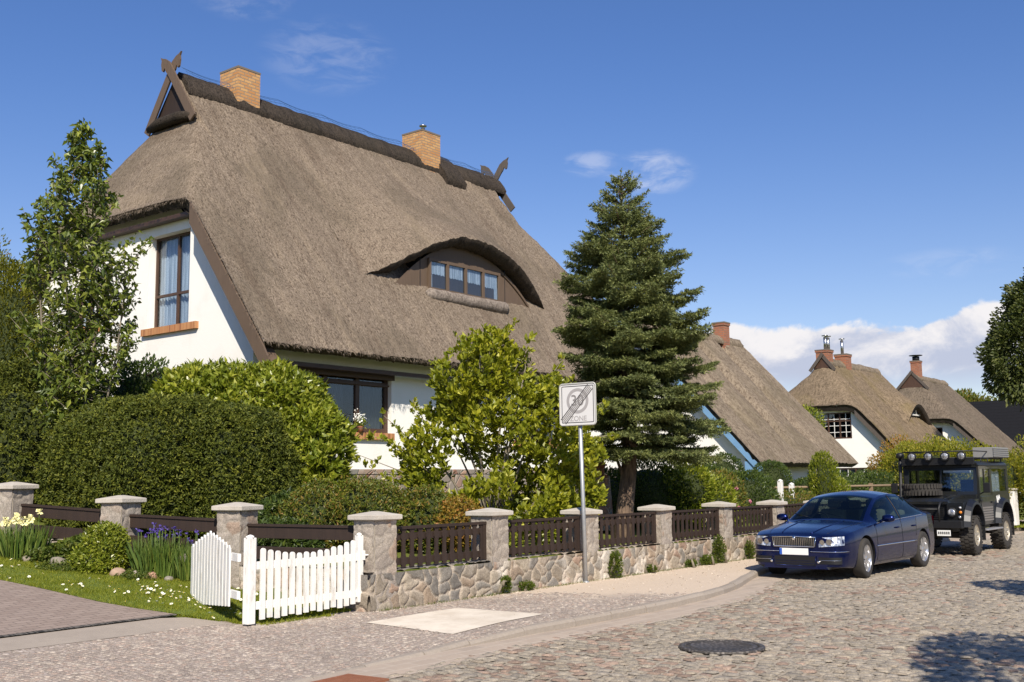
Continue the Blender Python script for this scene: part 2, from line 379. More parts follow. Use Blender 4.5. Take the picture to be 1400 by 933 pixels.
M['conifer_olive'] = leafmat('olive_conifer_leaf', (.085, .10, .012), (.18, .19, .02), (.26, .24, .03), .6, .2, .25)
M['far_tree'] = leafmat('far_tree_leaf', (.036, .052, .014), (.08, .10, .024), (.14, .15, .05), .5, .25, .35)
M['grass'] = leafmat('lawn_grass', (.13, .165, .014), (.225, .255, .022), (.34, .33, .05), .55, .35, .3)
M['iris_leaf'] = leafmat('iris_leaf', (.06, .11, .02), (.12, .18, .035), (.2, .24, .05), .45, .3, .4)
M['weed'] = leafmat('weed_leaf', (.05, .08, .012), (.10, .135, .02), (.16, .17, .03), .5, .3, .3)
M['petal_y'] = mat('pale_yellow_petal', (.80, .74, .36), .6)
M['petal_p'] = mat('violet_petal', (.07, .045, .22), .6)
M['petal_w'] = mat('white_petal', (.85, .85, .80), .6)
M['petal_r'] = mat('pink_petal', (.62, .25, .33), .6)
M['bark'] = mat('bark', rough=.95, build=lambda t, b: setc(t, b, t.ramp(t.noise(t.mapping(t.obj(), (1, 1, .25)), 16, 5, .7), [(.3, (.055, .036, .026)), (.7, (.24, .165, .115))]), t.bump(t.noise(t.mapping(t.obj(), (1, 1, .25)), 22, 4), .9, .04)))
M['bark_grey'] = mat('bark_grey', rough=.9, build=lambda t, b: setc(t, b, t.ramp(t.noise(t.mapping(t.obj(), (1, 1, .3)), 20, 4, .7), [(.3, (.10, .085, .06)), (.7, (.27, .23, .17))])))
M['leaf_core'] = mat('shade_core', (.032, .042, .010), .95)  # solid filler, the inner shade of the foliage put into its colour

# ------------------------------------------------------------------ ground, road, pavements
def bank(x, y): return .1+.115*np.maximum(0, np.asarray(y)-10.4)
def fence_x(y): return 10.08-.266*(y-10.2)
def garden(x, y):
    g = .45+.1*np.clip(y-10.4, 0, 9); far = .12+.05*np.clip(y-10.4, 0, 4)
    return g*(1-sst(x, 30, 37))+far*sst(x, 30, 37)
def terrain(x, y):
    inside = (y > 10.25) & (x > fence_x(y)+.0)
    left = (y > 10.2) & ~inside
    b = np.minimum(bank(x, y), 1.6)
    return np.where(inside, garden(x, y), np.where(left, b-.02, -.09))
def soil(t, b):
    n = t.noise(t.obj(), .9, 5, .6); f = t.noise(t.obj(), 14, 4, .7)
    c = t.mix(t.sstep(n, .35, .62), (.12, .15, .028), (.17, .19, .04)); c = t.mix(f, t.mix(1, c, (.6, .6, .6), 'MULTIPLY'), c)
    setc(t, b, c, t.bump(f, .8, .05))
M['soil'] = mat('garden_ground', rough=1, spec=.1, build=soil)
xs = np.unique(np.concatenate([[-900, -400, -150, -60, -20, -8], np.arange(0, 12, .25), np.arange(12, 40, 1.0), [45, 60, 80, 120, 250, 600, 1500]]))
ys = np.unique(np.concatenate([[-900, -300, -80, -20, 0, 8, 10.19, 10.26], np.arange(10.5, 22, .25), [24, 28, 34, 45, 70, 120, 300, 900, 1500]]))
X, Y = np.meshgrid(xs, ys, indexing='ij')
Pg = np.stack([X, Y, terrain(X, Y)], -1)
tag(link('ground', npmesh('ground', Pg.reshape(-1, 3), grid_faces(*X.shape)[:, ::-1], [M['soil']])), kind='structure')

# kerb line x -> y
KX = [-10, 4, 6.5, 8.9, 10.3, 12.6, 14.3, 15.7, 17.2, 18.6, 20.5, 23, 30, 40, 60, 120]
KY = [7.0, 7.2, 7.5, 7.62, 7.56, 7.5, 7.66, 7.95, 8.48, 8.84, 8.95, 9.0, 8.9, 8.6, 7.8, 4.0]
from_k = lambda x: np.interp(x, KX, KY)
def kerb_y(x): return (from_k(x-.5)+from_k(x)+from_k(x+.5)+from_k(x-.25)+from_k(x+.25))/5
def walk_z(x, y): return .025+.078*sst(np.asarray(x), 7.6, 10.2)*1.0 + (0 if np.isscalar(y) else 0)
def ribbon(name, xs, ylo, yhi, ny, zf, m, kind='structure', nrev=True):
    X = np.repeat(np.asarray(xs)[:, None], ny, 1); a = np.array([ylo(x) for x in xs]); b = np.array([yhi(x) for x in xs])
    T = np.linspace(0, 1, ny)[None]; Y = a[:, None]*(1-T)+b[:, None]*T
    P = np.stack([X, Y, zf(X, Y)], -1)
    return tag(link(name, npmesh(name, P.reshape(-1, 3), grid_faces(len(xs), ny)[:, ::-1], [m], smooth=True)), kind=kind)
def joint(t, b):
    n = t.noise(t.obj(), 3, 5, .7); f = t.noise(t.obj(), 60, 3, .7)
    c = t.mix(n, (.40, .34, .265), (.50, .43, .335)); c = t.mix(t.math('MULTIPLY', f, .5), c, (.13, .10, .075)); setc(t, b, c, t.bump(f, .6, .01))
M['joint'] = mat('sandy_joints', rough=.95, spec=.2, build=joint)
def cobble_far(t, b):
    o = t.obj(); v = t.new('ShaderNodeTexVoronoi'); t.val(v.inputs['Vector'], t.mapping(o, (7, 5.5, 7))); v.inputs['Scale'].default_value = 1
    s = t.new('ShaderNodeSeparateColor'); t.val(s.inputs[0], v.outputs['Color'])
    c = t.ramp(s.outputs[0], [(0, (.20, .165, .14)), (.5, (.30, .26, .225)), (1, (.36, .30, .25))])
    setc(t, b, c, t.bump(v.outputs['Distance'], .6, .03))
M['cobble_far'] = mat('far_cobbles', rough=.8, build=cobble_far)
xr = np.concatenate([np.arange(-12, 40, .5), np.arange(40, 130, 3)])
ribbon('road', xr, lambda x: -7, lambda x: kerb_y(x)+.05, 12, lambda X, Y: np.where(X > 35.4, -.0, -.012)+0*X, M['joint'])
ribbon('far_road', np.arange(35, 130, 1.0), lambda x: -7, lambda x: kerb_y(x)+.02, 6, lambda X, Y: .006+0*X, M['cobble_far'])

# cobble stones of the road, each a small dome with its own size and tint (one structure mesh)
def cobbles():
    rng = np.random.default_rng(5)
    rows = []; x = 3.6
    while x < 35.5:
        wd = rng.uniform(.095, .135)*(1 if x < 22 else 1.3); y = -5.0+rng.uniform(0, .1)
        lo = -5.0
        # only what the photograph's side of the street shows
        ymax = kerb_y(x+wd/2)-.50
        ymin = -5 if x < 12 else -5+(x-12)*.42
        y = ymin+rng.uniform(0, .15)
        while y < ymax:
            L = rng.uniform(.10, .19)*(1 if x < 22 else 1.3)
            rows.append((x+wd/2, y+L/2, wd*.5, min(L, ymax-y+.04)*.5)); y += L
        x += wd
    R = np.array(rows); n = len(R)
    gap = .009
    # wavy laying
    wob = lambda a, b: (vnoise(np.stack([a, b, 0*a], -1), .5, 3)-.5)
    R[:, 0] += wob(R[:, 0], R[:, 1])*.5+rng.normal(0, .008, n); R[:, 1] += wob(R[:, 1]+40, R[:, 0])*.5
    g = np.array([-1, -.62, .62, 1]); U, Vv = np.meshgrid(g, g, indexing='ij'); U = U.ravel(); Vv = Vv.ravel()
    edge = (np.abs(U) > .9) | (np.abs(Vv) > .9)
    corner = (np.abs(U) > .9) & (np.abs(Vv) > .9)
    base = np.where(edge, -.012, .003); sh = np.where(corner, .80, 1)
    jx = rng.normal(0, .09, (n, 16)); jy = rng.normal(0, .07, (n, 16))
    px = R[:, 0:1]+(U*sh+jx)*(R[:, 2:3]-gap); py = R[:, 1:2]+(Vv*sh+jy)*(R[:, 3:4]-gap)
    tilt = rng.normal(0, .035, (n, 2)); h = rng.normal(.002, .003, (n, 1))
    pz = base+h+tilt[:, :1]*(px-R[:, 0:1])+tilt[:, 1:]*(py-R[:, 1:2])+rng.normal(0, .0018, (n, 16))
    far = R[:, 0:1] > 24
    V = np.stack([px, py, pz], -1).reshape(-1, 3)
    F = (grid_faces(4, 4)[None]+np.arange(n)[:, None, None]*16).reshape(-1, 4)[:, ::-1]
    # tints: mostly greyish beige, patches of red-brown stones
    cx, cy = R[:, 0], R[:, 1]
    pal = np.array([(.36, .315, .25), (.335, .295, .235), (.39, .34, .27), (.30, .265, .215), (.36, .305, .235), (.35, .31, .255)])
    c = pal[rng.integers(0, 6, n)]*rng.uniform(.84, 1.12, (n, 1))
    red = vnoise(np.stack([cx*1.0, cy*1.3, 0*cx], -1), .55, 21, 2)
    pr = np.clip((red-.62)*7, 0, 1)*.35+.02
    pr = np.maximum(pr, .4*((np.abs(cy-(kerb_y(cx)-.75)) < .45) & (cx > 7) & (cx < 22))*vnoise(np.stack([cx, cy, 0*cx], -1), 2, 4))
    isr = rng.random(n) < pr; c[isr] = np.array([(.36, .265, .205)])*rng.uniform(.65, 1.15, (isr.sum(), 1))
    C = np.repeat(c, 16, 0)
    C[np.tile(edge, n)] *= .82
    return V, F, C
V, F, C = cobbles()
M['cobble'] = mat('cobble_stone', rough=.72, spec=.45, build=colattr(.35, 70))
tag(link('road_cobbles', npmesh('road_cobbles', V, F, [M['cobble']], smooth=True, colors=C)), kind='structure')

# flush pale band between the cobbles and the kerb
def band_m(t, b):
    bt = t.new('ShaderNodeTexBrick'); t.val(bt.inputs['Vector'], t.mapping(t.obj(), (1, 1, 1))); bt.inputs['Scale'].default_value = 1
    bt.inputs['Brick Width'].default_value = .34; bt.inputs['Row Height'].default_value = .17; bt.inputs['Mortar Size'].default_value = .008
    bt.inputs['Color1'].default_value = (.46, .37, .29, 1); bt.inputs['Color2'].default_value = (.37, .30, .24, 1); bt.inputs['Mortar'].default_value = (.5, .43, .35, 1)
    n = t.noise(t.obj(), 12, 5, .7); c = t.mix(t.math('MULTIPLY', n, .5), bt.outputs[0], (.27, .215, .17)); setc(t, b, c, t.bump(n, .4, .01))
M['band'] = mat('gutter_band', rough=.9, build=band_m)
xk = np.arange(2, 36, .2)
ribbon('gutter_band', xk, lambda x: kerb_y(x)-.60, lambda x: kerb_y(x)-.07, 6, lambda X, Y: -.006+.016*sst(Y, kerb_y(X)-.6, kerb_y(X)-.3)+.006*vnoise(np.stack([X, Y, 0*X], -1), 3), M['band'])
# kerb stones
def kerb_m(t, b):
    n = t.noise(t.obj(), 24, 5, .75); g = t.noise(t.obj(), 1.5, 3); c = t.mix(n, (.19, .16, .13), (.40, .34, .28)); c = t.mix(t.math('MULTIPLY', g, .5), c, t.mix(t.island(), (.24, .20, .165), (.42, .36, .30))); setc(t, b, c, t.bump(n, .5, .01))
M['kerb'] = mat('kerb_granite', rough=.85, build=kerb_m)
kb = MB(); x = 2.0; rk = random.Random(3)
while x < 60:
    L = rk.uniform(.55, .95) if x < 36 else 3
    x1 = x+L-.012
    def kz(xx): return float(walk_z(xx, 0))
    V = []; dz = rk.uniform(-.004, .006)
    for xx in (x, x1):
        ky = float(kerb_y(xx)); z = kz(xx)+dz
        j_ = rk.uniform(-.008, .008); V += [(xx, ky-.095+j_, -.05), (xx, ky-.088+j_, z-.03), (xx, ky-.065+j_, z-.004), (xx, ky-.045, z+.004), (xx, ky+.03, z+.004), (xx, ky+.03, -.05)]
    kb.add(V, [(i, i+1, 7+i, 6+i) for i in range(5)]+[(0, 5, 4, 3, 2, 1), (6, 7, 8, 9, 10, 11)], 0)
    x += L
tag(kb.build('kerb', M['kerb']), kind='structure')

# pavement: small granite setts on the left fading to trodden sand on the right
def pave(t, b):
    o = t.obj(); v = t.new('ShaderNodeTexVoronoi'); t.val(v.inputs['Vector'], t.mapping(o, (1, 1, 0))); v.inputs['Scale'].default_value = 19
    e = t.new('ShaderNodeTexVoronoi', feature='DISTANCE_TO_EDGE'); t.val(e.inputs['Vector'], t.mapping(o, (1, 1, 0))); e.inputs['Scale'].default_value = 19
    s = t.new('ShaderNodeSeparateColor'); t.val(s.inputs[0], v.outputs['Color'])
    c = t.ramp(s.outputs[0], [(0, (.28, .225, .19)), (.45, (.38, .315, .27)), (.8, (.43, .36, .31)), (1, (.54, .46, .40))])
    c = t.mix(t.sstep(e.outputs['Distance'], .0, .16), (.27, .22, .175), c)
    n = t.noise(o, 1.1, 5, .65); f = t.noise(o, 90, 3, .75); m = t.noise(o, 7, 5, .7)
    c = t.mix(t.math('MULTIPLY', t.sstep(n, .5, .8), .4), c, (.45, .37, .30))
    sand = t.mix(f, (.46, .36, .265), (.72, .595, .465)); sand = t.mix(t.math('MULTIPLY', m, .55), sand, (.46, .365, .28))
    sand = t.mix(t.sstep(t.noise(o, 38, 2), .62, .72), sand, (.66, .56, .45))
    s3 = t.new('ShaderNodeSeparateXYZ'); t.val(s3.inputs[0], o)
    lim = t.math('ADD', t.math('SUBTRACT', s3.outputs[0], t.math('MULTIPLY', n, 2.6)), t.math('MULTIPLY', s3.outputs[1], .75))
    k = t.sstep(lim, 17.2, 18.6)
    setc(t, b, t.mix(k, c, sand), t.bump(t.math('ADD', t.math('MULTIPLY', t.sstep(e.outputs['Distance'], 0, .25), t.math('SUBTRACT', 1, k)), t.math('MULTIPLY', f, .5)), .55, .012))
M['pave'] = mat('pavement_setts', rough=.85, spec=.3, build=pave)
def pz(X, Y):
    k = sst(Y, kerb_y(X)+.3, 10.0)
    base = walk_z(X, Y)*(1-k)+np.where(X > 7.6, .105, .1)*k
    return np.where(Y > 10.4, bank(X, Y), base)+.008*(vnoise(np.stack([X, Y, 0*X], -1), 1.5, 8)-.5)
ribbon('pavement', np.arange(-12, 60, .2), lambda x: kerb_y(x)+.015, lambda x: 10.68 if x < 10.15 else 10.02, 22, pz, M['pave'])
def setts():
    rng = np.random.default_rng(15); rows = []; x = 3.0
    while x < 14.6:
        wd = rng.uniform(.055, .072); y = float(kerb_y(x))+.04+rng.uniform(0, .05); ym = 10.5 if x < 8.0 else 10.25 if x < 9.6 else 9.9
        while y < ym:
            L = rng.uniform(.055, .085); rows.append((x+wd/2, y+L/2, wd/2, L/2)); y += L
        x += wd
    R = np.array(rows); lim = R[:, 0]-2.6*vnoise(np.stack([R[:, 0], R[:, 1], 0*R[:, 0]], -1), 1.1, 3, 3)+.75*R[:, 1]+rng.normal(0, .35, len(R)); R = R[lim < 17.9]
    sl_ = (R[:, 0] > 9.0) & (R[:, 0] < 10.8) & (R[:, 1] > 7.95) & (R[:, 1] < 9.34); R = R[~sl_]
    n = len(R); R[:, 1] += (vnoise(np.stack([R[:, 0], R[:, 1], 0*R[:, 0]], -1), .9, 5)-.5)*.3; R[:, 0] += (vnoise(np.stack([R[:, 1], R[:, 0], 0*R[:, 0]], -1), .9, 6)-.5)*.3
    g = np.array([-1, -.55, .55, 1]); U, Vv = np.meshgrid(g, g, indexing='ij'); U = U.ravel(); Vv = Vv.ravel(); edge = (np.abs(U) > .9) | (np.abs(Vv) > .9); corner = (np.abs(U) > .9) & (np.abs(Vv) > .9)
    sh = np.where(corner, .82, 1); px = R[:, 0:1]+(U*sh+rng.normal(0, .07, (n, 16)))*(R[:, 2:3]-.004); py = R[:, 1:2]+(Vv*sh+rng.normal(0, .07, (n, 16)))*(R[:, 3:4]-.004)
    zz = pz(R[:, 0], R[:, 1])[:, None]+np.where(edge, -.006, .006)+rng.normal(0, .0025, (n, 1))+rng.normal(0, .03, (n, 1))*(px-R[:, 0:1])
    V = np.stack([px, py, zz], -1).reshape(-1, 3); F = (grid_faces(4, 4)[None]+np.arange(n)[:, None, None]*16).reshape(-1, 4)[:, ::-1]
    pal = np.array([(.36, .305, .26), (.41, .345, .29), (.31, .26, .225), (.38, .30, .25), (.45, .39, .33)]); c = pal[rng.integers(0, 5, n)]*rng.uniform(.85, 1.12, (n, 1))
    big = vnoise(np.stack([R[:, 0], R[:, 1], 0*R[:, 0]], -1), 1.3, 33, 3)[:, None]; c = c*(.82+.36*big)
    return V, F, np.repeat(c, 16, 0)
V, F, C = setts()
tag(link('pavement_setts', npmesh('pavement_setts', V, F, [M['cobble']], smooth=True, colors=C)), kind='structure')
def slab(t, b):
    n = t.noise(t.obj(), 3, 5, .7); f = t.noise(t.obj(), 120, 2); c = t.mix(t.sstep(n, .3, .7), (.58, .50, .40), (.74, .66, .55)); c = t.mix(t.math('MULTIPLY', t.sstep(t.noise(t.obj(), 9, 5, .7), .55, .75), .5), c, (.45, .38, .30)); c = t.mix(t.math('MULTIPLY', f, .35), c, (.55, .46, .35)); setc(t, b, c, t.bump(f, .2, .004))
M['slab'] = mat('pale_screed', rough=.85, build=slab)
sl = MB(); q = [(9.06, 9.32), (9.04, 7.95), (10.80, 8.02), (10.70, 9.32)]
P = np.zeros((12, 12, 3))
for i in range(12):
    for j in range(12):
        a, c = i/11, j/11; xy = (1-a)*((1-c)*np.array(q[0])+c*np.array(q[1]))+a*((1-c)*np.array(q[3])+c*np.array(q[2]))
        P[i, j] = (*xy, float(pz(np.array(xy[0]), np.array(xy[1])))+.007)
tag(link('pavement_slab', npmesh('pavement_slab', P.reshape(-1, 3), grid_faces(12, 12), [M['slab']])), kind='structure')

# grit and small pebbles trodden about on the sandy part of the pavement
def grit():
    rng = np.random.default_rng(44); n = 2600; x = rng.uniform(8, 30, n); t = rng.random(n); near = rng.random(n) < .45
    y = np.where(near, 9.98-np.abs(rng.normal(0, .10, n)), kerb_y(x)+.05+t*(9.9-kerb_y(x))); s = rng.uniform(.004, .014, n); z = pz(x, y)
    bp = np.array([(1, 0, 0), (0, 1, 0), (-1, 0, 0), (0, -1, 0), (0, 0, .8)]); a = rng.uniform(0, 6.28, n); P = bp[None]*s[:, None, None]*rng.uniform(.7, 1.3, (n, 5, 1))
    V = np.stack([x[:, None]+P[..., 0]*np.cos(a)[:, None]-P[..., 1]*np.sin(a)[:, None], y[:, None]+P[..., 0]*np.sin(a)[:, None]+P[..., 1]*np.cos(a)[:, None], z[:, None]+P[..., 2]], -1).reshape(-1, 3)
    F = (np.array([(0, 1, 4), (1, 2, 4), (2, 3, 4), (3, 0, 4)])[None]+np.arange(n)[:, None, None]*5).reshape(-1, 3)
    return V, F
V, F = grit()
M['grit'] = mat('grit', rough=.9, build=lambda t, b: setc(t, b, t.ramp(t.island(), [(0, (.12, .085, .055)), (.4, (.34, .27, .20)), (.8, (.62, .55, .46)), (1, (.30, .20, .10))])))
tag(link('gravel', npmesh('gravel', V, F, [M['grit']], uvs=False)), 'fine grit and pebbles strewn over the sandy pavement', 'gravel', kind='stuff')
# driveway: brick pavers, a dark drain line, a pale concrete strip
def pavers(t, b):
    bt = t.new('ShaderNodeTexBrick'); t.val(bt.inputs['Vector'], t.mapping(t.obj(), (1, 1, 1), rot=(0, 0, radians(-2)))); bt.inputs['Scale'].default_value = 1
    bt.inputs['Brick Width'].default_value = .20; bt.inputs['Row Height'].default_value = .10; bt.inputs['Mortar Size'].default_value = .006
    bt.inputs['Color1'].default_value = (.27, .20, .165, 1); bt.inputs['Color2'].default_value = (.35, .27, .225, 1); bt.inputs['Mortar'].default_value = (.11, .085, .07, 1)
    n = t.noise(t.obj(), 1.6, 5, .7); f = t.noise(t.obj(), 50, 3); c = t.mix(t.math('MULTIPLY', n, .6), bt.outputs[0], (.25, .20, .17)); c = t.mix(t.math('MULTIPLY', f, .3), c, (.14, .11, .09))
    setc(t, b, c, t.bump(bt.outputs['Fac'], -.3, .006))
M['pavers'] = mat('brick_pavers', rough=.85, build=pavers)
M['concrete'] = mat('worn_concrete', rough=.9, build=lambda t, b: setc(t, b, t.mix(t.noise(t.obj(), 3, 6, .75), (.24, .20, .165), (.40, .34, .28)), t.bump(t.noise(t.obj(), 70, 3), .4, .006)))
M['drain'] = mat('drain_slot', rough=.6, build=lambda t, b: setc(t, b, t.mix(t.sstep(t.noise(t.mapping(t.obj(), (30, 1, 1)), 2, 1), .45, .55), (.03, .027, .024), (.13, .115, .10))))
def quadpatch(name, lo, hi, nu, nv, dz, m):
    """between two polylines"""
    def samp(pl, n):
        pl = np.array(pl, float); d = np.r_[0, np.cumsum(np.linalg.norm(np.diff(pl, axis=0), axis=1))]; u = np.linspace(0, d[-1], n)
        return np.stack([np.interp(u, d, pl[:, k]) for k in (0, 1)], 1)
    A, B = samp(lo, nu), samp(hi, nu); T = np.linspace(0, 1, nv)[None, :, None]; Q = A[:, None]*(1-T)+B[:, None]*T
    Z = bank(Q[..., 0], Q[..., 1])+dz; P = np.concatenate([Q, Z[..., None]], -1)
    return tag(link(name, npmesh(name, P.reshape(-1, 3), grid_faces(nu, nv)[:, ::-1], [m], smooth=True)), kind='structure')
quadpatch('concrete_strip', [(-6, 10.58), (5.5, 10.60), (7.5, 10.56), (8.05, 10.50)], [(-6, 11.1), (5.6, 11.12), (7.75, 11.16), (8.0, 10.72)], 40, 6, .004, M['concrete'])
quadpatch('drain_line', [(-6, 11.09), (5.65, 11.10), (7.78, 11.14)], [(-6, 11.17), (5.65, 11.18), (7.78, 11.21)], 30, 2, .018, M['drain'])
quadpatch('driveway', [(-6, 11.16), (5.65, 11.17), (7.82, 11.2)], [(-6, 40), (6.8, 25), (7.0, 14.6), (7.28, 13.3), (7.45, 12.2), (7.62, 11.67), (7.82, 11.2)], 60, 40, .010, M['pavers'])

# manhole cover and brick-red drain grate set in the road
def mh(t, b):
    o = t.obj(); n = t.noise(o, 30, 3); v = t.new('ShaderNodeTexVoronoi'); t.val(v.inputs['Vector'], o); v.inputs['Scale'].default_value = 26
    setc(t, b, t.mix(t.sstep(v.outputs['Distance'], .2, .5), (.17, .15, .135), (.07, .062, .055)), t.bump(v.outputs['Distance'], .8, .01))
M['iron'] = mat('cast_iron', rough=.55, metal=.3, build=mh)
mo = thing('manhole_cover', 'round dark cast iron manhole cover set in the cobbled road', 'manhole cover', (10.18, 5.33, 0))
MB().lathe([(.36, .0), (.36, .022), (.30, .025), (.295, .020), (.01, .022)], (0, 0, 0), n=40).build('lid', M['iron'], mo)
MB().lathe([(.37, .0), (.37, .026), (.43, .024), (.44, .0)], (0, 0, 0), n=40).build('frame', M['iron'], mo)
M['rust'] = mat('rusty_iron', rough=.85, build=lambda t, b: setc(t, b, t.mix(t.noise(t.obj(), 12, 4, .7), (.16, .055, .028), (.33, .14, .075))))
g = thing('drain_grate', 'rusty red street drain grate at the foot of the dropped kerb', 'drain grate', (6.62, 7.05, 0), .06)
gb = MB()
for k in range(11): gb.box(-.25+k*.046, -.25+k*.046+.026, -.2, .2, .006, .024)
gb.box(-.29, -.25, -.24, .24, .003, .027); gb.box(.25, .29, -.24, .24, .003, .027); gb.box(-.25, .25, -.24, -.2, .003, .026); gb.box(-.25, .25, .2, .24, .003, .026)
gb.build('grate', M['rust'], g); MB().box(-.25, .25, -.2, .2, .002, .005).build('pit', M['black'], g)

# ------------------------------------------------------------------ thatched houses
def straw_fringe(P0, P1, n, rng, out, ln=.10):
    """short reed ends along an edge, returned as thin triangles"""
    t = rng.random(n); B = P0[None]*(1-t)[:, None]+P1[None]*t[:, None]+rng.normal(0, .035, (n, 3))
    d = np.array(out)[None]+rng.normal(0, .35, (n, 3)); d /= np.linalg.norm(d, axis=1)[:, None]
    s = (P1-P0)/np.linalg.norm(P1-P0)*.010
    V = np.stack([B-s, B+s, B+d*ln*rng.uniform(.4, 1.2, (n, 1))], 1).reshape(-1, 3)
    return V, np.arange(3*n).reshape(n, 3)
def roof_fn(p):
    def f(x, y):
        fr = p['zE']+p['s']*(y-p['yF']); bk = p['zE']+p['s']*(p['yB']-y)
        z = smin(fr, bk, .25)
        def hip(d, z0, sl): return z0+sl*d
        if p.get('hL'):
            z0, sl, xr = p['hL']; h = hip(x-p['X0'], z0, sl)
            z = np.where(x < xr, smin(z, h, .30), z)
        if p.get('hR'):
            z0, sl, xr = p['hR']; h = hip(p['X1']-x, z0, sl)
            z = np.where(x > xr, smin(z, h, .40), z)
        if p.get('dip'):   # sagging creases down the slope
            for cx, wd, am in p['dip']: z = z-am*sst(y-p['yF'], .2, 2.4)*np.exp(-((x-cx-.12*(y-p['yF']))/wd)**2)
        return z
    return f
def make_roof(p, parent, m, step=.09, amp=.05, thick=.42, fringe=True, crack=None):
    f = roof_fn(p); rng = np.random.default_rng(1)
    xs = np.arange(p['X0'], p['X1']+step*.5, step); xs[-1] = p['X1']
    ex = [q[2] for q in (p.get('hL'), p.get('hR')) if q]
    xs = np.unique(np.concatenate([xs]+[[e-.004, e+.004] for e in ex]))
    yc = (p['yF']+p['yB'])/2; yback = p['yB'] if p.get('back', 1) else p['yB']
    ys = np.concatenate([np.arange(p['yF'], yc, step), np.linspace(yc, yback, max(12, int((yback-yc)/.25)))])
    X, Y = np.meshgrid(xs, ys, indexing='ij'); Z = f(X, Y)
    P = np.stack([X, Y, Z], -1)
    n1 = vnoise(P, 4.5, 1, 2)-.5; n2 = vnoise(P*np.array([1, 1, .5]), 13, 5, 2)-.5; n0 = vnoise(P, .7, 9, 2)-.5
    D = np.array([0, -.35, .9]); ed = (X <= p['X0']+.01) | (X >= p['X1']-.01)
    P = P+(n1*amp*.5+n2*amp*1.9+n0*.14)[..., None]*D*np.where(ed, .3, 1)[..., None]
    if crack is not None:      # slipped course just under the ridge
        cl = crack+.22*(vnoise(np.stack([X, 0*X, 0*X], -1), 1.3, 12, 3)-.5); P[..., 2] -= np.where((Y > cl) & (X > p['X0']+2.6), .075*sst(Y, cl+.6, cl), 0)
    a, b = X.shape; V = [P.reshape(-1, 3)]; F = [grid_faces(a, b)[:, ::-1]]; mi = [np.zeros(len(F[0]), int)]; n = a*b
    # cut edge all round: the reeds are trimmed square to the slope
    ring = [(i, 0) for i in range(a)]+[(a-1, j) for j in range(1, b)]+[(i, b-1) for i in range(a-2, -1, -1)]+[(0, j) for j in range(b-2, 0, -1)]
    ri = np.array([i*b+j for i, j in ring]); top = P.reshape(-1, 3)[ri]
    def under(Q, k):
        x = np.clip(Q[:, 0], p['X0']+.16*k, p['X1']-.16*k); y = np.clip(Q[:, 1], p['yF']+.26*k, p['yB']-.26*k)
        return np.stack([x, y, f(x, y)-thick*1.25*k], 1)
    prev = top; pi_ = ri
    for k in (.5, 1.0):
        U = under(top, k)+rng.normal(0, .012, top.shape); V.append(U); idx = n+np.arange(len(U)); n += len(U)
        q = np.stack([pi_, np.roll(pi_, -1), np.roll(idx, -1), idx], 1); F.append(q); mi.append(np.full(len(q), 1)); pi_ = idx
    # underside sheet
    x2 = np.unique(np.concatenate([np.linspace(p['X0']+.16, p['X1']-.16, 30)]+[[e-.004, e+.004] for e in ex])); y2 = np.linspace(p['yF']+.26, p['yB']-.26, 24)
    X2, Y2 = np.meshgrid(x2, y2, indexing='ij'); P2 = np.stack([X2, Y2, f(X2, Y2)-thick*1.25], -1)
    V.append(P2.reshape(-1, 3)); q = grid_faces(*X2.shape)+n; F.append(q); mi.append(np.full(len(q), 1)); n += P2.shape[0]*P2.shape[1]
    Vc = np.concatenate(V); Fs = list(F)
    if fringe:
        for (A, B, o, cnt) in fringe_edges(p, f):
            v, t = straw_fringe(np.array(A), np.array(B), cnt, rng, o); Vc = np.concatenate([Vc, v]); Fs.append(t+n); mi.append(np.full(len(t), 0)); n += len(v)
    sm = np.concatenate([np.full(len(q), q.shape[1] == 4) for q in Fs])
    return link('roof', npmesh('roof', Vc, Fs, [m, M['straw_under']], np.concatenate(mi), sm), parent)
def fringe_edges(p, f):
    E = []; g = lambda x, y: (x, y, float(f(np.array(x), np.array(y))))
    ln = p['X1']-p['X0']; E.append((g(p['X0'], p['yF']), g(p['X1'], p['yF']), (0, -.5, -.8), int(ln*90)))
    if p.get('hL'):
        z0 = p['hL'][0]; yh = p['yF']+(z0-p['zE'])/p['s']
        E.append((g(p['X0'], p['yF']), (p['X0'], yh, z0), (-.4, -.4, -.6), 350)); E.append(((p['X0'], yh, z0-.05), (p['X0'], p['yB']-(yh-p['yF']), z0-.05), (-.4, 0, -.9), 700))
    return E
def ridge_cap(p, xa, xb, parent, m, wd=.62, th=.17, extra=()):
    f = roof_fn(p); mb = MB(); yc = (p['yF']+p['yB'])/2
    def seg(xa, xb, wd, th, y_only=None):
        n = max(3, int((xb-xa)/.16)); offs = [-wd, -wd*.75, -wd*.35, 0, wd*.35, wd*.75, wd]
        P = []
        for i in range(n+1):
            x = xa+(xb-xa)*i/n; row = []
            for k, o in enumerate(offs):
                j = vnoise(np.array([x, o*3, 0.]), 2.6, 31, 2)-.5
                y = yc+o*(1+.05*j); z = p['zE']+p['s']*((yc-p['yF'])-abs(o))-.06*(abs(o) < .1)
                h = th*(1 if 0 < k < 6 else .75)+.09*j
                row.append((x, y+(-.5 if o < 0 else .5 if o > 0 else 0)*h, z+h*.9))
            lo = (x, yc-wd, p['zE']+p['s']*((yc-p['yF'])-wd)-.05); hi = (x, yc+wd, lo[2])
            P.append([lo]+row+[hi])
        P = np.array(P); mb.grid(P, 0, True)
        for e in (0, -1): mb.add(P[e], [tuple(range(len(P[e])))], 0)
    seg(xa, xb, wd, th)
    for e in extra: seg(*e)
    return mb.build('ridge_cap', m, parent)

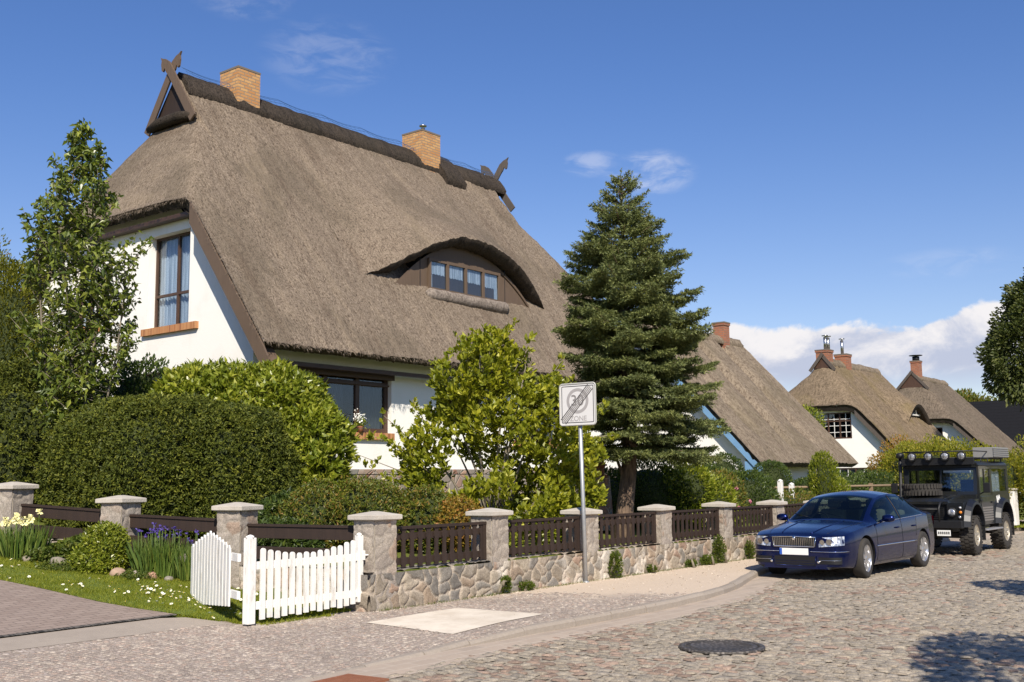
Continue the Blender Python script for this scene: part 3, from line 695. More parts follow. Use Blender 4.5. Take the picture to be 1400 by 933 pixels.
def crossed_boards(parent, x, yc, zt, lo, hw, m, top=.85, beak=True, face=-1, name='gable_board'):
    """two crossed barge boards with carved horse heads; lo = drop of the feet below the ridge, hw = half width of the feet"""
    for k, sgn in ((0, 1), (1, -1)):
        a = Vector((sgn*hw, -lo)); d = (Vector((0, 0))-a).normalized(); L = a.length
        q = Vector((-d.y, d.x)); wd = .13
        Lt = L+top
        pts = [a+q*wd, a-q*wd, a+d*(Lt-.42)-q*wd*1.0]
        # carved head: neck, ear, muzzle turned outward/down
        o = -1 if sgn > 0 else 1
        E = a+d*Lt
        out2 = Vector((o, 0))
        s_ = -1 if (q.x*o) < 0 else 1
        # outward side is q*s_
        Q = q*s_
        P_in = lambda t, u: a+d*t+Q*u
        prof = [P_in(0, wd), P_in(Lt-.60, wd), P_in(Lt-.42, wd*1.15), P_in(Lt-.30, wd*1.0), P_in(Lt-.34, wd*1.9), P_in(Lt-.27, wd*2.1), P_in(Lt-.10, wd*1.5), P_in(Lt-.02, wd*.9), P_in(Lt+.10, wd*.75), P_in(Lt+.0, wd*.35), P_in(Lt-.10, -wd*.3), P_in(Lt-.30, -wd*.95), P_in(Lt-.5, -wd*1.0), P_in(0, -wd)]
        mb = MB(); x0 = x+face*(.05+.06*k); x1 = x0+face*.05
        mb.prism([(v.x, v.y) for v in prof], lambda u, v: (x0, yc+u, zt+v), lambda u, v: (x1, yc+u, zt+v))
        mb.build(name, m, parent)
def chimney(parent, x0, x1, y0, y1, z0, z1, m, pots=(), name='chimney'):
    yl = m is M['brick_yellow']; e_ = 0 if yl else .035
    mb = MB(); mb.box(x0, x1, y0, y1, z0, z1-.14); mb.box(x0-e_, x1+e_, y0-e_, y1+e_, z1-.14, z1-.04)
    c = mb.build(name, m, parent)
    k = MB(); k.box(x0-e_-.012, x1+e_+.012, y0-e_-.012, y1+e_+.012, z1-.04, z1+.02); k.build('cap', M['dark_mortar'], c)
    for q in pots:
        _, px, py, h, r = q; t = MB(); t.cyl((px, py, z1+.02), (px, py, z1+.02+h), r, 12)
        if q[0] != 'p': t.lathe([(r*.4, h+.09), (r*1.9, h+.07), (r*1.9, h+.10), (.01, h+.13)], (px, py, z1+.02), n=12); t.cyl((px, py, z1+h), (px, py, z1+h+.12), r*.25, 6)
        t.build('flue', M['steel'] if q[0] != 'd' else M['black'], c)
    return c
def wall_panel(name, m, O, u, poly, holes, depth, parent, nin, thick=.0):
    """upright wall in plane O + u*a + z*b with rectangular window recesses; nin = inward normal"""
    O, u, nin = Vector(O), Vector(u), Vector(nin); mb = MB()
    tp = lambda a, b, d=0: (O+u*a+Vector((0, 0, b))+nin*d)[:]
    loops = [[Vector((a, b, 0)) for a, b in poly]]+[[Vector((a0, b0, 0)), Vector((a1, b0, 0)), Vector((a1, b1, 0)), Vector((a0, b1, 0))] for a0, a1, b0, b1 in holes]
    flat = [v for l in loops for v in l]; tr = tessellate_polygon(loops)
    mb.add([tp(v.x, v.y) for v in flat], [tuple(t) for t in tr])
    for a0, a1, b0, b1 in holes:
        r = [(a0, b0), (a1, b0), (a1, b1), (a0, b1)]
        for i in range(4):
            p, q = r[i], r[(i+1) % 4]; mb.add([tp(*p), tp(*q), tp(*q, depth), tp(*p, depth)], [(0, 1, 2, 3)])
    return mb.build(name, m, parent, fixn=False)
def window(parent, O, u, nin, a0, a1, b0, b1, depth, mframe, room=True, cols=(0, 1), rows=(0, 1), fw=.07, curtain='full', sill=None, bars=None, name='window'):
    """glass pane with frame, curtain and sill; cols/rows = positions of frame members 0..1"""
    O, u, nin = Vector(O), Vector(u), Vector(nin)
    def bx(mb, A0, A1, B0, B1, d0, d1, m=0):
        P = [(O+u*a+Vector((0, 0, b))+nin*d)[:] for d in (d0, d1) for b in (B0, B1) for a in (A0, A1)]
        mb.add(P, [(0, 2, 3, 1), (4, 5, 7, 6), (0, 1, 5, 4), (2, 6, 7, 3), (0, 4, 6, 2), (1, 3, 7, 5)], m)
    g = MB(); bx(g, a0+.01, a1-.01, b0+.01, b1-.01, depth-.025, depth-.015); w_ = g.build(name, M['glass'], parent)
    fr = MB(); W_, H_ = a1-a0, b1-b0
    for c in cols:
        x = a0+W_*c; l = fw if 0 < c < 1 else fw; s0 = x if c == 0 else x-fw if c == 1 else x-fw*.55; s1 = x+fw if c == 0 else x if c == 1 else x+fw*.55
        bx(fr, s0, s1, b0, b1, depth-.065, depth)
    for r in rows:
        y = b0+H_*r; s0 = y if r == 0 else y-fw if r == 1 else y-fw*.5; s1 = y+fw if r == 0 else y if r == 1 else y+fw*.5
        bx(fr, a0+fw, a1-fw, s0, s1, depth-.062, depth-.003)
    fr.build('frame', mframe, w_)
    if bars:
        bb = MB(); nc, nr = bars
        for i in range(1, nc):
            x = a0+W_*i/nc; bx(bb, x-.015, x+.015, b0+fw, b1-fw, depth-.045, depth-.03)
        for i in range(1, nr):
            y = b0+H_*i/nr; bx(bb, a0+fw, a1-fw, y-.015, y+.015, depth-.046, depth-.029)
        bb.build('glazing_bars', M['white_paint'], w_)
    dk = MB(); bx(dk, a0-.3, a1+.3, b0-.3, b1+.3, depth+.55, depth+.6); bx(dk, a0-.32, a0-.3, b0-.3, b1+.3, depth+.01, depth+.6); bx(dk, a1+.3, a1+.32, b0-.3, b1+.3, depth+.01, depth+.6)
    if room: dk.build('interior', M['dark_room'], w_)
    if curtain:
        cb = MB()
        segs = {'full': [(0, 1, 0, 1)], 'part': [(.02, .40, 0, 1), (.62, .98, 0, 1)], 'top': [(0, 1, .45, 1)]}[curtain] if isinstance(curtain, str) else curtain
        for c0, c1, r0, r1 in segs:
            n = max(8, int((c1-c0)*W_/.025)); P = np.zeros((n+1, 2, 3))
            for i in range(n+1):
                a = a0+W_*(c0+(c1-c0)*i/n); d = depth+.09+.028*sin(i*1.35)+.012*sin(i*.37)
                lowb = b0+H_*r0+(.03*sin(i*.9) if r0 > 0 else 0)
                P[i, 0] = (O+u*a+Vector((0, 0, lowb))+nin*d)[:]; P[i, 1] = (O+u*a+Vector((0, 0, b0+H_*r1))+nin*d)[:]
            cb.grid(P)
        cb.build('curtain', M['curtain'], w_, fixn=False)
    if sill:
        sm, ov, th = sill; sb = MB(); bx(sb, a0-ov, a1+ov*.3, b0-th, b0+.002, -.09, depth-.02); sb.build('sill', sm, w_)
    return w_
def barge(parent, x, pts_, th, m, wd=.05, name='barge_board'):
    """board following the rake in the plane X=x; pts (y,z) top edge, th = height"""
    mb = MB(); n = len(pts_); V = []
    for xx in (x, x+wd):
        V += [(xx, y, z) for y, z in pts_]+[(xx, y, z-th) for y, z in pts_]
    F = []
    for i in range(n-1):
        F += [(i, i+1, n+i+1, n+i), (2*n+i, 3*n+i, 3*n+i+1, 2*n+i+1), (i, 2*n+i, 2*n+i+1, i+1), (n+i, n+i+1, 3*n+i+1, 3*n+i)]
    F += [(0, n, 3*n, 2*n), (n-1, 3*n-1, 4*n-1, 2*n-1)]
    mb.add(V, F); return mb.build(name, m, parent)

M['dark_mortar'] = mat('sooty_mortar', (.16, .13, .105), .95)
M['curtain_shaded'] = mat('shaded_curtain', (.16, .165, .17), .9)  # darker copy of the white curtain, window shade put into its colour
# ---- the big house
def big_house():
    H = thing('thatched_house', 'large white house with steep brown thatched roof, eyebrow dormer and two yellow brick chimneys', 'house', (15.3, 19.0, 1.2))
    # children are built in world coordinates and shifted under the empty
    p = dict(X0=15.3, X1=32.4, yF=19.0, yB=31.6, zE=4.87, s=1.322, hL=(8.72, 1.63, 17.2), hR=(8.6, 1.75, 30.7))
    make_roof(p, H, M['thatch'], step=.075, amp=.05, thick=.36, crack=24.45)
    rc = ridge_cap(p, 17.25, 31.35, H, M['ridge'], .50, .11, extra=[(27.6, 28.6, .85, .22)])
    f = roof_fn(p)
    # eyebrow dormer
    cx, hw, Yh, L, Hh = 24.05, 4.1, 20.30, 5.0, 2.36
    def A(x):
        s_ = np.clip(np.abs((x-cx)/np.where(x > cx, hw*1.06, hw)), 0, 1); return np.where(x > cx, (1-s_**2.3)**1.0, (1-s_**2)**1.55)
    us = np.linspace(-1, 1, 150); ts = np.linspace(0, 1, 60)
    U, T = np.meshgrid(us, ts, indexing='ij'); X = cx+U*hw*np.where(U > 0, 1.06, 1); Y = Yh+T*L
    a_ = A(X); bow = .58*(1-a_)**1.3
    Y = Y+bow*(1-T)
    Z = f(X, Y)+Hh*a_*(1-T)**1.75-.02-.05*T
    P = np.stack([X, Y, Z], -1); n2 = vnoise(P*np.array([1, 1, .5]), 13, 6, 2)-.5; n1 = vnoise(P, 4.5, 1, 2)-.5
    P[..., 2] += n2*.085+n1*.05; P[..., 2] -= .06*(1-np.minimum(1, T*30))   # rounded lip
    mb = MB(); mb.grid(P, 0)
    # lip and underside back to the face
    prev = P[:, 0]; rows = [prev]
    thk = .36*np.clip(a_[:, 0]*3.2, .2, 1)[:, None]
    for k, (dy, dz) in enumerate([(.03, -.07), (.12, -.16), (.26, -.24)]):
        q = P[:, 0].copy(); q[:, 1] += dy; q[:, 2] += (dz/.36)*thk[:, 0]; rows.append(q+RNG.normal(0, .008, q.shape))
    q = rows[-1].copy(); q[:, 1] = 21.3; q[:, 2] += .04; rows.append(q)
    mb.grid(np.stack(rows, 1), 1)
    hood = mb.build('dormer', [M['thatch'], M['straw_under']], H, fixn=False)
    # face: brown boards from the roof up to the hood, in front of them the window
    Yf = 20.80; mb = MB(); low, high = [], []
    for x in np.linspace(cx-hw*.86, cx+hw*.86, 60):
        zt = float(f(np.array(x), np.array(Yh))+Hh*A(np.array(x)))-.30; zb = float(f(np.array(x), np.array(Yf)))-.15
        low.append((x, Yf, min(zb, 7.2))); high.append((x, Yf, max(zt, zb)))
    P2 = np.stack([np.array(low), np.array(high)], 1); mb.grid(P2, 0, False)
    mb.build('dormer_boarding', M['brown_wood'], hood, fixn=False)
    bt = MB()     # batten following the arch on the right
    pts = [(x, Yf-.02, float(f(np.array(x), np.array(Yh))+Hh*A(np.array(x)))-.42) for x in np.linspace(25.95, 27.9, 14)]
    bt.tube(pts, .03, 4); bt.build('batten', M['brown_wood'], hood)
    x0, x1, z0, z1 = 22.62, 25.88, 7.20, 8.14
    wn = window(hood, (x0, Yf-.07, 0), (1, 0, 0), (0, 1, 0), 0, x1-x0, z0, z1, .05, M['brown_wood'], cols=(0, .25, .5, .75, 1), rows=(0, 1), fw=.085, curtain=None, name='dormer_window')
    g = MB()
    for k in range(4):
        a = x0+(x1-x0)*(k*.25)+.08; b = x0+(x1-x0)*(k*.25+.25)-.08
        n = 30; lowr = [.50, .48, .46, .42][k]
        P3 = np.zeros((n+1, 2, 3))
        for i in range(n+1):
            t = i/n; xx = a+(b-a)*t; yy = Yf-.014+.008*sin(i*1.5)
            P3[i, 0] = (xx, yy, z0+(z1-z0)*lowr+.035*abs(sin(i*.55))); P3[i, 1] = (xx, yy, z1-.03)
        g.grid(P3)
    for (a, b, zt) in [(x0+.09, x0+.19, .5), (x0+3.02, x0+3.20, .5), (x0+2.60, x0+2.72, .0)]:
        if zt: g.box(a, b, Yf-.012, Yf-.008, z0+.1, z0+(z1-z0)*zt)
    g.build('dormer_curtain', M['curtain'], hood, fixn=False)
    rl = MB(); pr = []
    n = 40
    for i in range(n+1):
        x = 22.35+(26.1-22.35)*i/n; e = min(1, min(i, n-i)/3+.35); pr.append(((x, 20.62, 7.02+.008*sin(i*.9)), .20*e))
    rl.tube([a for a, b in pr], [b for a, b in pr], 12); rl.build('dormer_apron', M['ridge_light'], hood)
    # walls
    zt = lambda y: 4.87+1.322*(y-19.0)-.50
    gw = [(0, 1.0), (11.0, 1.0), (11.0, zt(20.0)), (7.75, 8.85), (3.2, 8.85), (0, zt(20.0)-.05)]
    O = (15.75, 19.90, 0)
    # gable window: y 22.42..24.1 z 5.72..8.08 ; small second window on the far side; ground floor window behind the bushes
    holes = [(2.52, 4.28, 5.66, 8.05), (6.75, 7.9, 6.0, 8.0), (1.2, 4.6, 2.7, 4.55)]
    wall_panel('wall', M['plaster'], O, (0, 1, 0), gw, holes, .30, H, (1, 0, 0))
    window(H, O, (0, 1, 0), (1, 0, 0), *holes[0], .28, M['dark_frame'], cols=(0, .45, 1), rows=(0, .36, 1), fw=.065, curtain='full', sill=(M['sill_brick'], .42, .17))
    window(H, O, (0, 1, 0), (1, 0, 0), *holes[1], .28, M['dark_frame'], cols=(0, .5, 1), rows=(0, .36, 1), curtain='full', sill=(M['sill_brick'], .3, .17))
    window(H, O, (0, 1, 0), (1, 0, 0), *holes[2], .28, M['dark_frame'], cols=(0, .25, .5, .75, 1), rows=(0, 1), curtain=None)
    fw_ = [(0, 1.9), (15.6, 1.9), (15.6, 5.6), (0, 5.6)]
    O2 = (15.75, 19.9, 0); fh = [(1.2, 4.50, 2.98, 4.50), (9.7, 12.2, 2.9, 4.5)]
    wall_panel('wall', M['plaster'], O2, (1, 0, 0), fw_, fh, .22, H, (0, 1, 0))
    fwn = window(H, O2, (1, 0, 0), (0, 1, 0), *fh[0], .20, M['dark_frame'], cols=(0, .34, .67, 1), rows=(0, .83, 1), fw=.12, curtain=None, sill=(M['sill_brick'], .1, .17))
    cu_ = MB()
    for a_, b_ in ((17.1, 17.7), (18.2, 18.8), (19.3, 20.1)):
        cu_.grid(np.array([[(a_+(b_-a_)*i/30, 20.20+.02*sin(i*1.4), z) for z in (3.0, 4.24)] for i in range(31)]))
    cu_.build('curtain', M['curtain_shaded'], fwn, fixn=False)
    mb = MB(); mb.box(15.75+1.2, 15.75+4.5, 19.98, 20.06, 4.20, 4.24); mb.box(15.75+1.15, 15.75+4.56, 19.84, 19.99, 4.36, 4.56); mb.build('shutter_rail', M['dark_frame'], fwn)
    window(H, O2, (1, 0, 0), (0, 1, 0), *fh[1], .20, M['dark_frame'], cols=(0, .5, 1), rows=(0, .83, 1), fw=.12, curtain=None, sill=(M['sill_brick'], .1, .17))
    cu_ = MB()
    for a_, b_ in ((17.1, 17.7), (18.2, 18.8), (19.3, 20.1)):
        cu_.grid(np.array([[(a_+(b_-a_)*i/30, 20.20+.02*sin(i*1.4), z) for z in (3.0, 4.24)] for i in range(31)]))
    cu_.build('curtain', M['curtain_shaded'], fwn, fixn=False)
    mb = MB(); mb.box(15.95, 31.5, 19.905, 30.9, 1.9, 4.4); mb.build('inner_wall', M['dark_room'], None) if False else None
    mb = MB(); mb.add([(31.5, 19.9, 1), (31.5, 30.9, 1), (31.5, 30.9, 5), (31.5, 28, 9), (31.5, 22.8, 9), (31.5, 19.9, 5)], [tuple(range(6))]); mb.add([(15.95, 30.95, 1), (31.5, 30.95, 1), (31.5, 30.95, 5), (15.95, 30.95, 5)], [(0, 1, 2, 3)]); mb.build('wall', M['plaster'], H)
    mb = MB(); mb.box(15.70, 31.55, 19.82, 19.97, .4, 1.94); mb.box(15.67, 15.8, 19.83, 31.0, .4, 1.94); mb.box(31.4, 31.6, 19.9, 31, .4, 1.94); mb.build('plinth', M['stone_far'], H)
    mb = MB(); mb.box(15.66, 31.6, 19.80, 19.9, 1.94, 2.06); mb.build('plinth_course', M['stone_far'], H)
    # bargeboards under the thatch edge, front and back slope, and a dark bar added for the shade under the half hip
    rk = [(18.80, 4.52), (18.95, 4.76), (21.60, 8.26), (21.78, 8.50)]
    barge(H, 15.25, [(y, z) for y, z in rk], .52, M['brown_wood'], .05)
    barge(H, 15.25, [(50.6-y, z) for y, z in reversed(rk)], .52, M['brown_wood'], .05)
    mb = MB(); mb.box(15.52, 15.74, 21.95, 28.6, 8.30, 8.40); mb.build('hip_shade_bar', M['dark_frame'], H)
    mb = MB()   # sloping soffits
    for sg in (0, 1):
        mb = MB(); q = [(19.0, 4.42), (21.6, 7.9)]
        yy = [a if sg == 0 else 50.6-a for a, b in q]
        mb.add([(15.30, yy[0], q[0][1]), (15.8, yy[0], q[0][1]), (15.8, yy[1], q[1][1]), (15.30, yy[1], q[1][1])], [(0, 1, 2, 3)]); mb.build('soffit', M['brown_wood'], H, fixn=False)
    mb = MB()
    mb.box(15.8, 31.6, 19.50, 19.58, 4.46, 4.56); mb.build('wall_plate', M['dark_frame'], H)
    # gablets with their crossed horse head boards
    yc = 25.3
    vt = MB(); vt.add([(17.13, yc-.95, 11.85), (17.13, yc+.95, 11.85), (17.13, yc, 13.05)], [(0, 1, 2)]); vt.build('vent_boarding', M['fence_wood'], H, fixn=False)
    ro = MB(); ro.tube([(17.05, yc-1.05, 11.72), (16.98, yc-.5, 11.76), (16.98, yc+.5, 11.76), (17.05, yc+1.05, 11.72)], [.10, .16, .16, .10], 10); ro.build('vent_roll', M['ridge'], H)
    crossed_boards(H, 17.10, yc, 13.22, 1.62, 1.12, M['brown_wood'], top=.52)
    crossed_boards(H, 31.2, yc, 13.05, 1.2, .85, M['grey_wood'], top=1.0, face=1)
    chimney(H, 18.94, 19.74, 24.85, 25.70, 12.4, 13.82, M['brick_yellow'])
    chimney(H, 26.72, 27.66, 24.80, 25.75, 12.3, 13.88, M['brick_yellow'], pots=[('s', 27.2, 25.2, .22, .07)])
    # netting wire along the ridge
    nt = MB()
    for off, zz in ((-.26, .02), (-.12, .14), (0, .22)):
        nt.tube([(17.3+(31.2-17.3)*i/40, yc+off, 13.2+zz-.07*sin(pi*((i % 5)/5))) for i in range(41)], .006, 4)
    M['blue_wire'] = mat('blue_netting', (.05, .12, .28), .6)
    for k in range(70):
        x = 17.4+k*.197; nt.tube([(x, yc-.25, 13.12), (x+.08, yc, 13.36)], .004, 3)
    nt.build('ridge_netting', M['blue_wire'], H)
    pt = MB(); pt.tube([(16.3, 19.84, 1.4), (16.3, 19.84, 4.5)], .04, 8); pt.build('downpipe', M['steel'], H)
    return H
M['ridge_light'] = thatch_mat('thatch_apron', (.10, .08, .065), (.30, .25, .21), (.2, .17, .14), zs=1, scale=12)
H1 = big_house()
def settle(H):
    """re-seat children built in world coordinates under their empty"""
    inv = Matrix.Translation(-H.location)
    for c in kids(H): c.matrix_parent_inverse = inv
settle(H1)

def far_house(name_label, loc, p, wall_x, wins, m, chims, ridge_x, barge_m, gable_h, dormer=None, board=None, vent=True, plinth=None):
    H = thing('thatched_house', name_label, 'house', loc)
    make_roof(p, H, m, step=.16, amp=.06, thick=.36, fringe=False)
    yc = (p['yF']+p['yB'])/2; zr = p['zE']+p['s']*(yc-p['yF'])
    ridge_cap(p, ridge_x[0], ridge_x[1], H, M['thatch_far'], .35, .09)
    zt = lambda y: p['zE']+p['s']*(y-p['yF'])-.45
    y0, y1 = p['yF']+.8, p['yB']-.8
    L = y1-y0; hz = min(gable_h, zt(yc)); k = (hz-zt(y0))/p['s']
    O = (wall_x, y0, 0)
    wall_panel('wall', M['plaster'], O, (0, 1, 0), [(0, -.2), (L, -.2), (L, zt(y0)), (L-k, hz), (k, hz), (0, zt(y0))], [w_[0] for w_ in wins], .12, H, (1, 0, 0))
    for hole, kw in wins: window(H, O, (0, 1, 0), (1, 0, 0), *hole, .10, **kw)
    mb = MB(); mb.box(wall_x+.01, p['X1']-.6, y0, y0+.02, -.2, zt(y0)-.12); mb.box(p['X1']-.62, p['X1']-.6, y0, y1, -.2, zt(y0)); mb.box(wall_x+.01, p['X1']-.6, y1-.02, y1, -.2, zt(y0)); mb.build('wall', M['plaster'], H)
    yh = p['yF']+((p['hL'][0] if p.get('hL') else zr)-p['zE'])/p['s']
    rk = [(p['yF']-.02, p['zE']-.22), (yh, p['zE']+p['s']*(yh-p['yF'])-.32)]
    barge(H, p['X0']+.06, rk, .30, barge_m, .06); barge(H, p['X0']+.06, [(2*yc-y, z) for y, z in reversed(rk)], .30, barge_m, .06)
    for c in chims: chimney(H, *c)
    if vent and p.get('hL'):
        xr = p['hL'][2]; zb = p['hL'][0]+p['hL'][1]*(xr-p['X0']); hwv = (zr-zb)/p['s']+.12
        vt = MB(); vt.add([(xr-.05, yc-hwv, zb-.1), (xr-.05, yc+hwv, zb-.1), (xr-.05, yc, zr+.05)], [(0, 1, 2)]); vt.build('vent_boarding', M['dark_frame'], H, fixn=False)
        for s in (1, -1):
            mb = MB(); A_ = Vector((yc+s*(hwv+.15), zb-.25)); B_ = Vector((yc-s*.08, zr+.22)); d = (B_-A_).normalized(); q = Vector((-d.y, d.x))*.09
            mb.prism([(A_+q)[:], (A_-q)[:], (B_-q)[:], (B_+q)[:]], lambda a, b, s=s: (xr-.10-.04*s, a, b), lambda a, b, s=s: (xr-.14-.04*s, a, b)); mb.build('gable_board', M['grey_wood'], H)
    if dormer:
        cx, hw, Yh, Ld, Hh, tk = dormer; f = roof_fn(p)
        U, T = np.meshgrid(np.linspace(-1, 1, 40), np.linspace(0, 1, 16), indexing='ij'); X = cx+U*hw; a_ = np.cos(np.abs(U)*pi/2)**1.1
        Y = Yh+T*Ld; Z = f(X, Y)+Hh*a_*(1-T)**1.5-.03; P = np.stack([X, Y, Z], -1); P[..., 2] += .08*(vnoise(P, 5, 2, 2)-.5)
        mb = MB(); mb.grid(P, 0); lo = P[:, 0].copy(); lo[:, 1] += .1; lo[:, 2] -= tk*np.clip(a_[:, 0]*3, 0, 1); bk = lo.copy(); bk[:, 1] += .6
        mb.grid(np.stack([P[:, 0], lo, bk], 1), 1); dm = mb.build('dormer', [m, M['straw_under']], H, fixn=False)
        fc = np.stack([np.stack([P[3:-3, 0, 0], np.full(34, Yh+.5), f(P[3:-3, 0, 0], np.full(34, Yh+.5))-.3], -1), np.stack([P[3:-3, 0, 0], np.full(34, Yh+.5), lo[3:-3, 2]+.05], -1)], 1)
        k2 = MB(); k2.grid(fc, 0, False); k2.build('dormer_boarding', M['dark_frame'], dm, fixn=False)
        zb = float(f(np.array(cx), np.array(Yh+.45)))
        window(dm, (cx-hw*.42, Yh+.30, 0), (1, 0, 0), (0, 1, 0), 0, hw*.84, zb+.06, zb+.62, .05, M['white_paint'], room=False, cols=(0, .33, .67, 1), rows=(0, 1), fw=.07, curtain='full', name='dormer_window')
    settle(H)
    return H
# house with the blue barge board
pH2 = dict(X0=37.5, X1=47.4, yF=17.75, yB=29.0, zE=2.32, s=1.07, dip=[(39.6, .4, .35), (41.9, .25, .65), (44.4, .3, .5)])
H2 = far_house('white house with blue barge board and pale brown thatched roof behind the spruce', (37.5, 17.75, .1), pH2, 37.9,
    [((5.5, 6.9, .8, 2.2), dict(mframe=M['white_paint'], cols=(0, .5, 1), rows=(0, 1), curtain='full'))], M['thatch_far'],
    [(45.3, 45.85, 23.0, 23.55, 7.6, 8.95, M['brick_red'])], (37.6, 47.3), M['blue_paint'], 7.6)
mb = MB(); mb.box(37.62, 37.9, 17.9, 18.45, .1, 2.35); mb.build('corner_board', M['blue_paint'], H2).matrix_parent_inverse = Matrix.Translation(-H2.location)
mb = MB(); mb.box(43.6, 46.6, 18.5, 18.56, .6, 1.9); mb.build('door', M['blue_paint'], H2).matrix_parent_inverse = Matrix.Translation(-H2.location)
# third house: half hip, wide barred window, small dormer, two red chimneys
pH3 = dict(X0=56.0, X1=66.8, yF=18.6, yB=28.6, zE=2.75, s=1.13, hL=(5.55, 1.0, 58.35))
H3 = far_house('white house with mossy thatched roof, barred gable window and two red chimneys with steel flues', (56, 18.6, .1), pH3, 56.4,
    [((2.0, 5.2, 3.75, 5.15), dict(mframe=M['dark_frame'], cols=(0, .2, .4, .6, .8, 1), rows=(0, .68, 1), bars=(10, 4), curtain=None)),
     ((.6, 3.2, .9, 2.2), dict(mframe=M['dark_frame'], cols=(0, .5, 1), rows=(0, 1), bars=(6, 3), curtain=None))], M['thatch_moss'],
    [(58.4, 59.15, 23.3, 24.0, 7.6, 8.85, M['brick_red'], [('f', 58.62, 23.5, .7, .10), ('f', 59.02, 23.5, .7, .10)]), (60.9, 61.65, 23.2, 23.9, 7.6, 8.8, M['brick_red'], [('f', 61.1, 23.5, .8, .09)])],
    (58.4, 66.6), M['grey_wood'], 5.4, dormer=(64.3, 2.3, 20.3, 3.4, 1.25, .30))
pH4 = dict(X0=75.6, X1=85.4, yF=18.6, yB=31.4, zE=2.4, s=1.02, hL=(5.6, 1.05, 77.95))
H4 = far_house('farthest thatched house with one red chimney, half hidden behind the golden hedge', (75.6, 18.6, .1), pH4, 76.2,
    [((3.2, 6.2, 3.4, 5.0), dict(mframe=M['dark_frame'], cols=(0, .33, .67, 1), rows=(0, 1), curtain=None))], M['thatch_dark'],
    [(78.7, 79.35, 24.7, 25.3, 8.0, 9.95, M['brick_red'], [('d', 79.05, 25.0, .3, .25)])], (78.0, 85.2), M['grey_wood'], 5.4)
# tiled roof at the far right, near-black with its shade put into the colour
HB = thing('dark_roofed_house', 'house with plain dark slate roof under the big tree at the right edge', 'house', (101.5, 30.6, .1), -1.571)
mb = MB()
for i in range(16):
    a = i/16; b = (i+1)/16; y0, y1 = -5+5.5*a, -5+5.5*b; z0, z1 = 3.6+4.6*a, 3.6+4.6*b
    mb.box(0, 22, y1-.004, y1+.004, z1-.10, z1+.004)
mb.add([(0, -5, 3.6), (22, -5, 3.6), (22, .5, 8.19), (0, .5, 8.19)], [(0, 1, 2, 3)]); mb.add([(0, 6, 3.6), (22, 6, 3.6), (22, .5, 8.2), (0, .5, 8.2)], [(0, 1, 2, 3)])
M['slate'] = mat('shaded_slate', (.01, .01, .012), .9, spec=.1, build=lambda t, b: setc(t, b, t.mix(t.noise(t.obj(), 9, 4), (.008, .008, .010), (.016, .016, .018))))
mb.build('roof', M['slate'], HB)
mb = MB(); mb.box(.5, 21.5, -4.4, 5.4, -.2, 4.0); mb.add([(.5, -4.4, 4.0), (.5, 5.4, 4.0), (.5, .5, 8.0)], [(0, 1, 2)]); mb.build('wall', mat('grey_render', (.25, .23, .2), .9), HB)

# ------------------------------------------------------------------ garden wall of field stone with pillars and picket panels
PAL = np.array([(.33, .28, .225), (.30, .235, .175), (.26, .24, .21), (.36, .28, .205), (.21, .195, .175), (.38, .33, .26), (.31, .265, .21), (.35, .25, .19), (.28, .24, .19)])
MORT = np.array((.47, .405, .33))
def stoneface(P, N, seeds, scol, aniso=(1, 1, 1), mw=.018, amp=.028, mort=None, rough=.006, lime=.75):
    """push a fine grid P out along N where stones bulge out of the mortar"""
    S = P.reshape(-1, 3); n = len(S); a = np.array(aniso); W_ = S+(np.stack([vnoise(S, 7, 1), vnoise(S, 7, 2), vnoise(S, 7, 3)], -1)-.5)*.16
    d1 = np.empty(n); d2 = np.empty(n); i1 = np.empty(n, int)
    for c in range(0, n, 4000):
        D_ = np.linalg.norm((W_[c:c+4000, None]-seeds[None])*a, axis=2); k = np.argpartition(D_, 1, axis=1)[:, :2]
        v = np.take_along_axis(D_, k, 1); o = np.argsort(v, axis=1); v = np.take_along_axis(v, o, 1); k = np.take_along_axis(k, o, 1)
        d1[c:c+4000], d2[c:c+4000], i1[c:c+4000] = v[:, 0], v[:, 1], k[:, 0]
    e = d2-d1; m = sst(e, mw*.5, mw*2.2); bul = np.clip(e/.12, 0, 1)**.5
    h = m*(amp*.45+amp*.55*bul)+(vnoise(S, 26, 4, 2)-.5)*rough*2
    c_ = scol[i1]*(1+.35*(vnoise(S, 11, 7, 2)-.5))[:, None]
    mo = (MORT if mort is None else np.array(mort))*(1+.3*(vnoise(S, 20, 8)-.5))[:, None]
    C_ = c_*m[:, None]+mo*(1-m)[:, None]; lm = (sst(vnoise(S*np.array([1.2, 1, .6]), 2.2, 17, 3), .56, .68)*lime)[:, None]; C_ = C_*(1-lm)+np.array((.62, .57, .50))*lm
    return (S+N.reshape(-1, 3)*h[:, None]).reshape(P.shape), C_
def gridplane(o, u, v, lu, lv, st):
    nu, nv = max(2, int(lu/st)+1), max(2, int(lv/st)+1); A_, B_ = np.meshgrid(np.linspace(0, lu, nu), np.linspace(0, lv, nv), indexing='ij')
    return np.array(o)+A_[..., None]*np.array(u)+B_[..., None]*np.array(v)
def stone_obj(name, planes, seeds, scol, m, parent, extra=None, **k):
    V, F, C_, n = [], [], [], 0
    for (P, nr) in planes:
        N = np.broadcast_to(np.array(nr, float), P.shape); Q, c = stoneface(P, N, seeds, scol, **k)
        V.append(Q.reshape(-1, 3)); F.append(grid_faces(P.shape[0], P.shape[1])+n); C_.append(c); n += Q.shape[0]*Q.shape[1]
    return link(name, npmesh(name, np.concatenate(V), F, [m], smooth=True, colors=np.concatenate(C_)), parent)
M['mortar'] = mat('mortar', (.42, .37, .31), .9)
WALL = thing('garden_wall', 'field stone garden wall with square capped pillars and dark picket panels along the pavement', 'wall', (10.08, 10.2, .1))
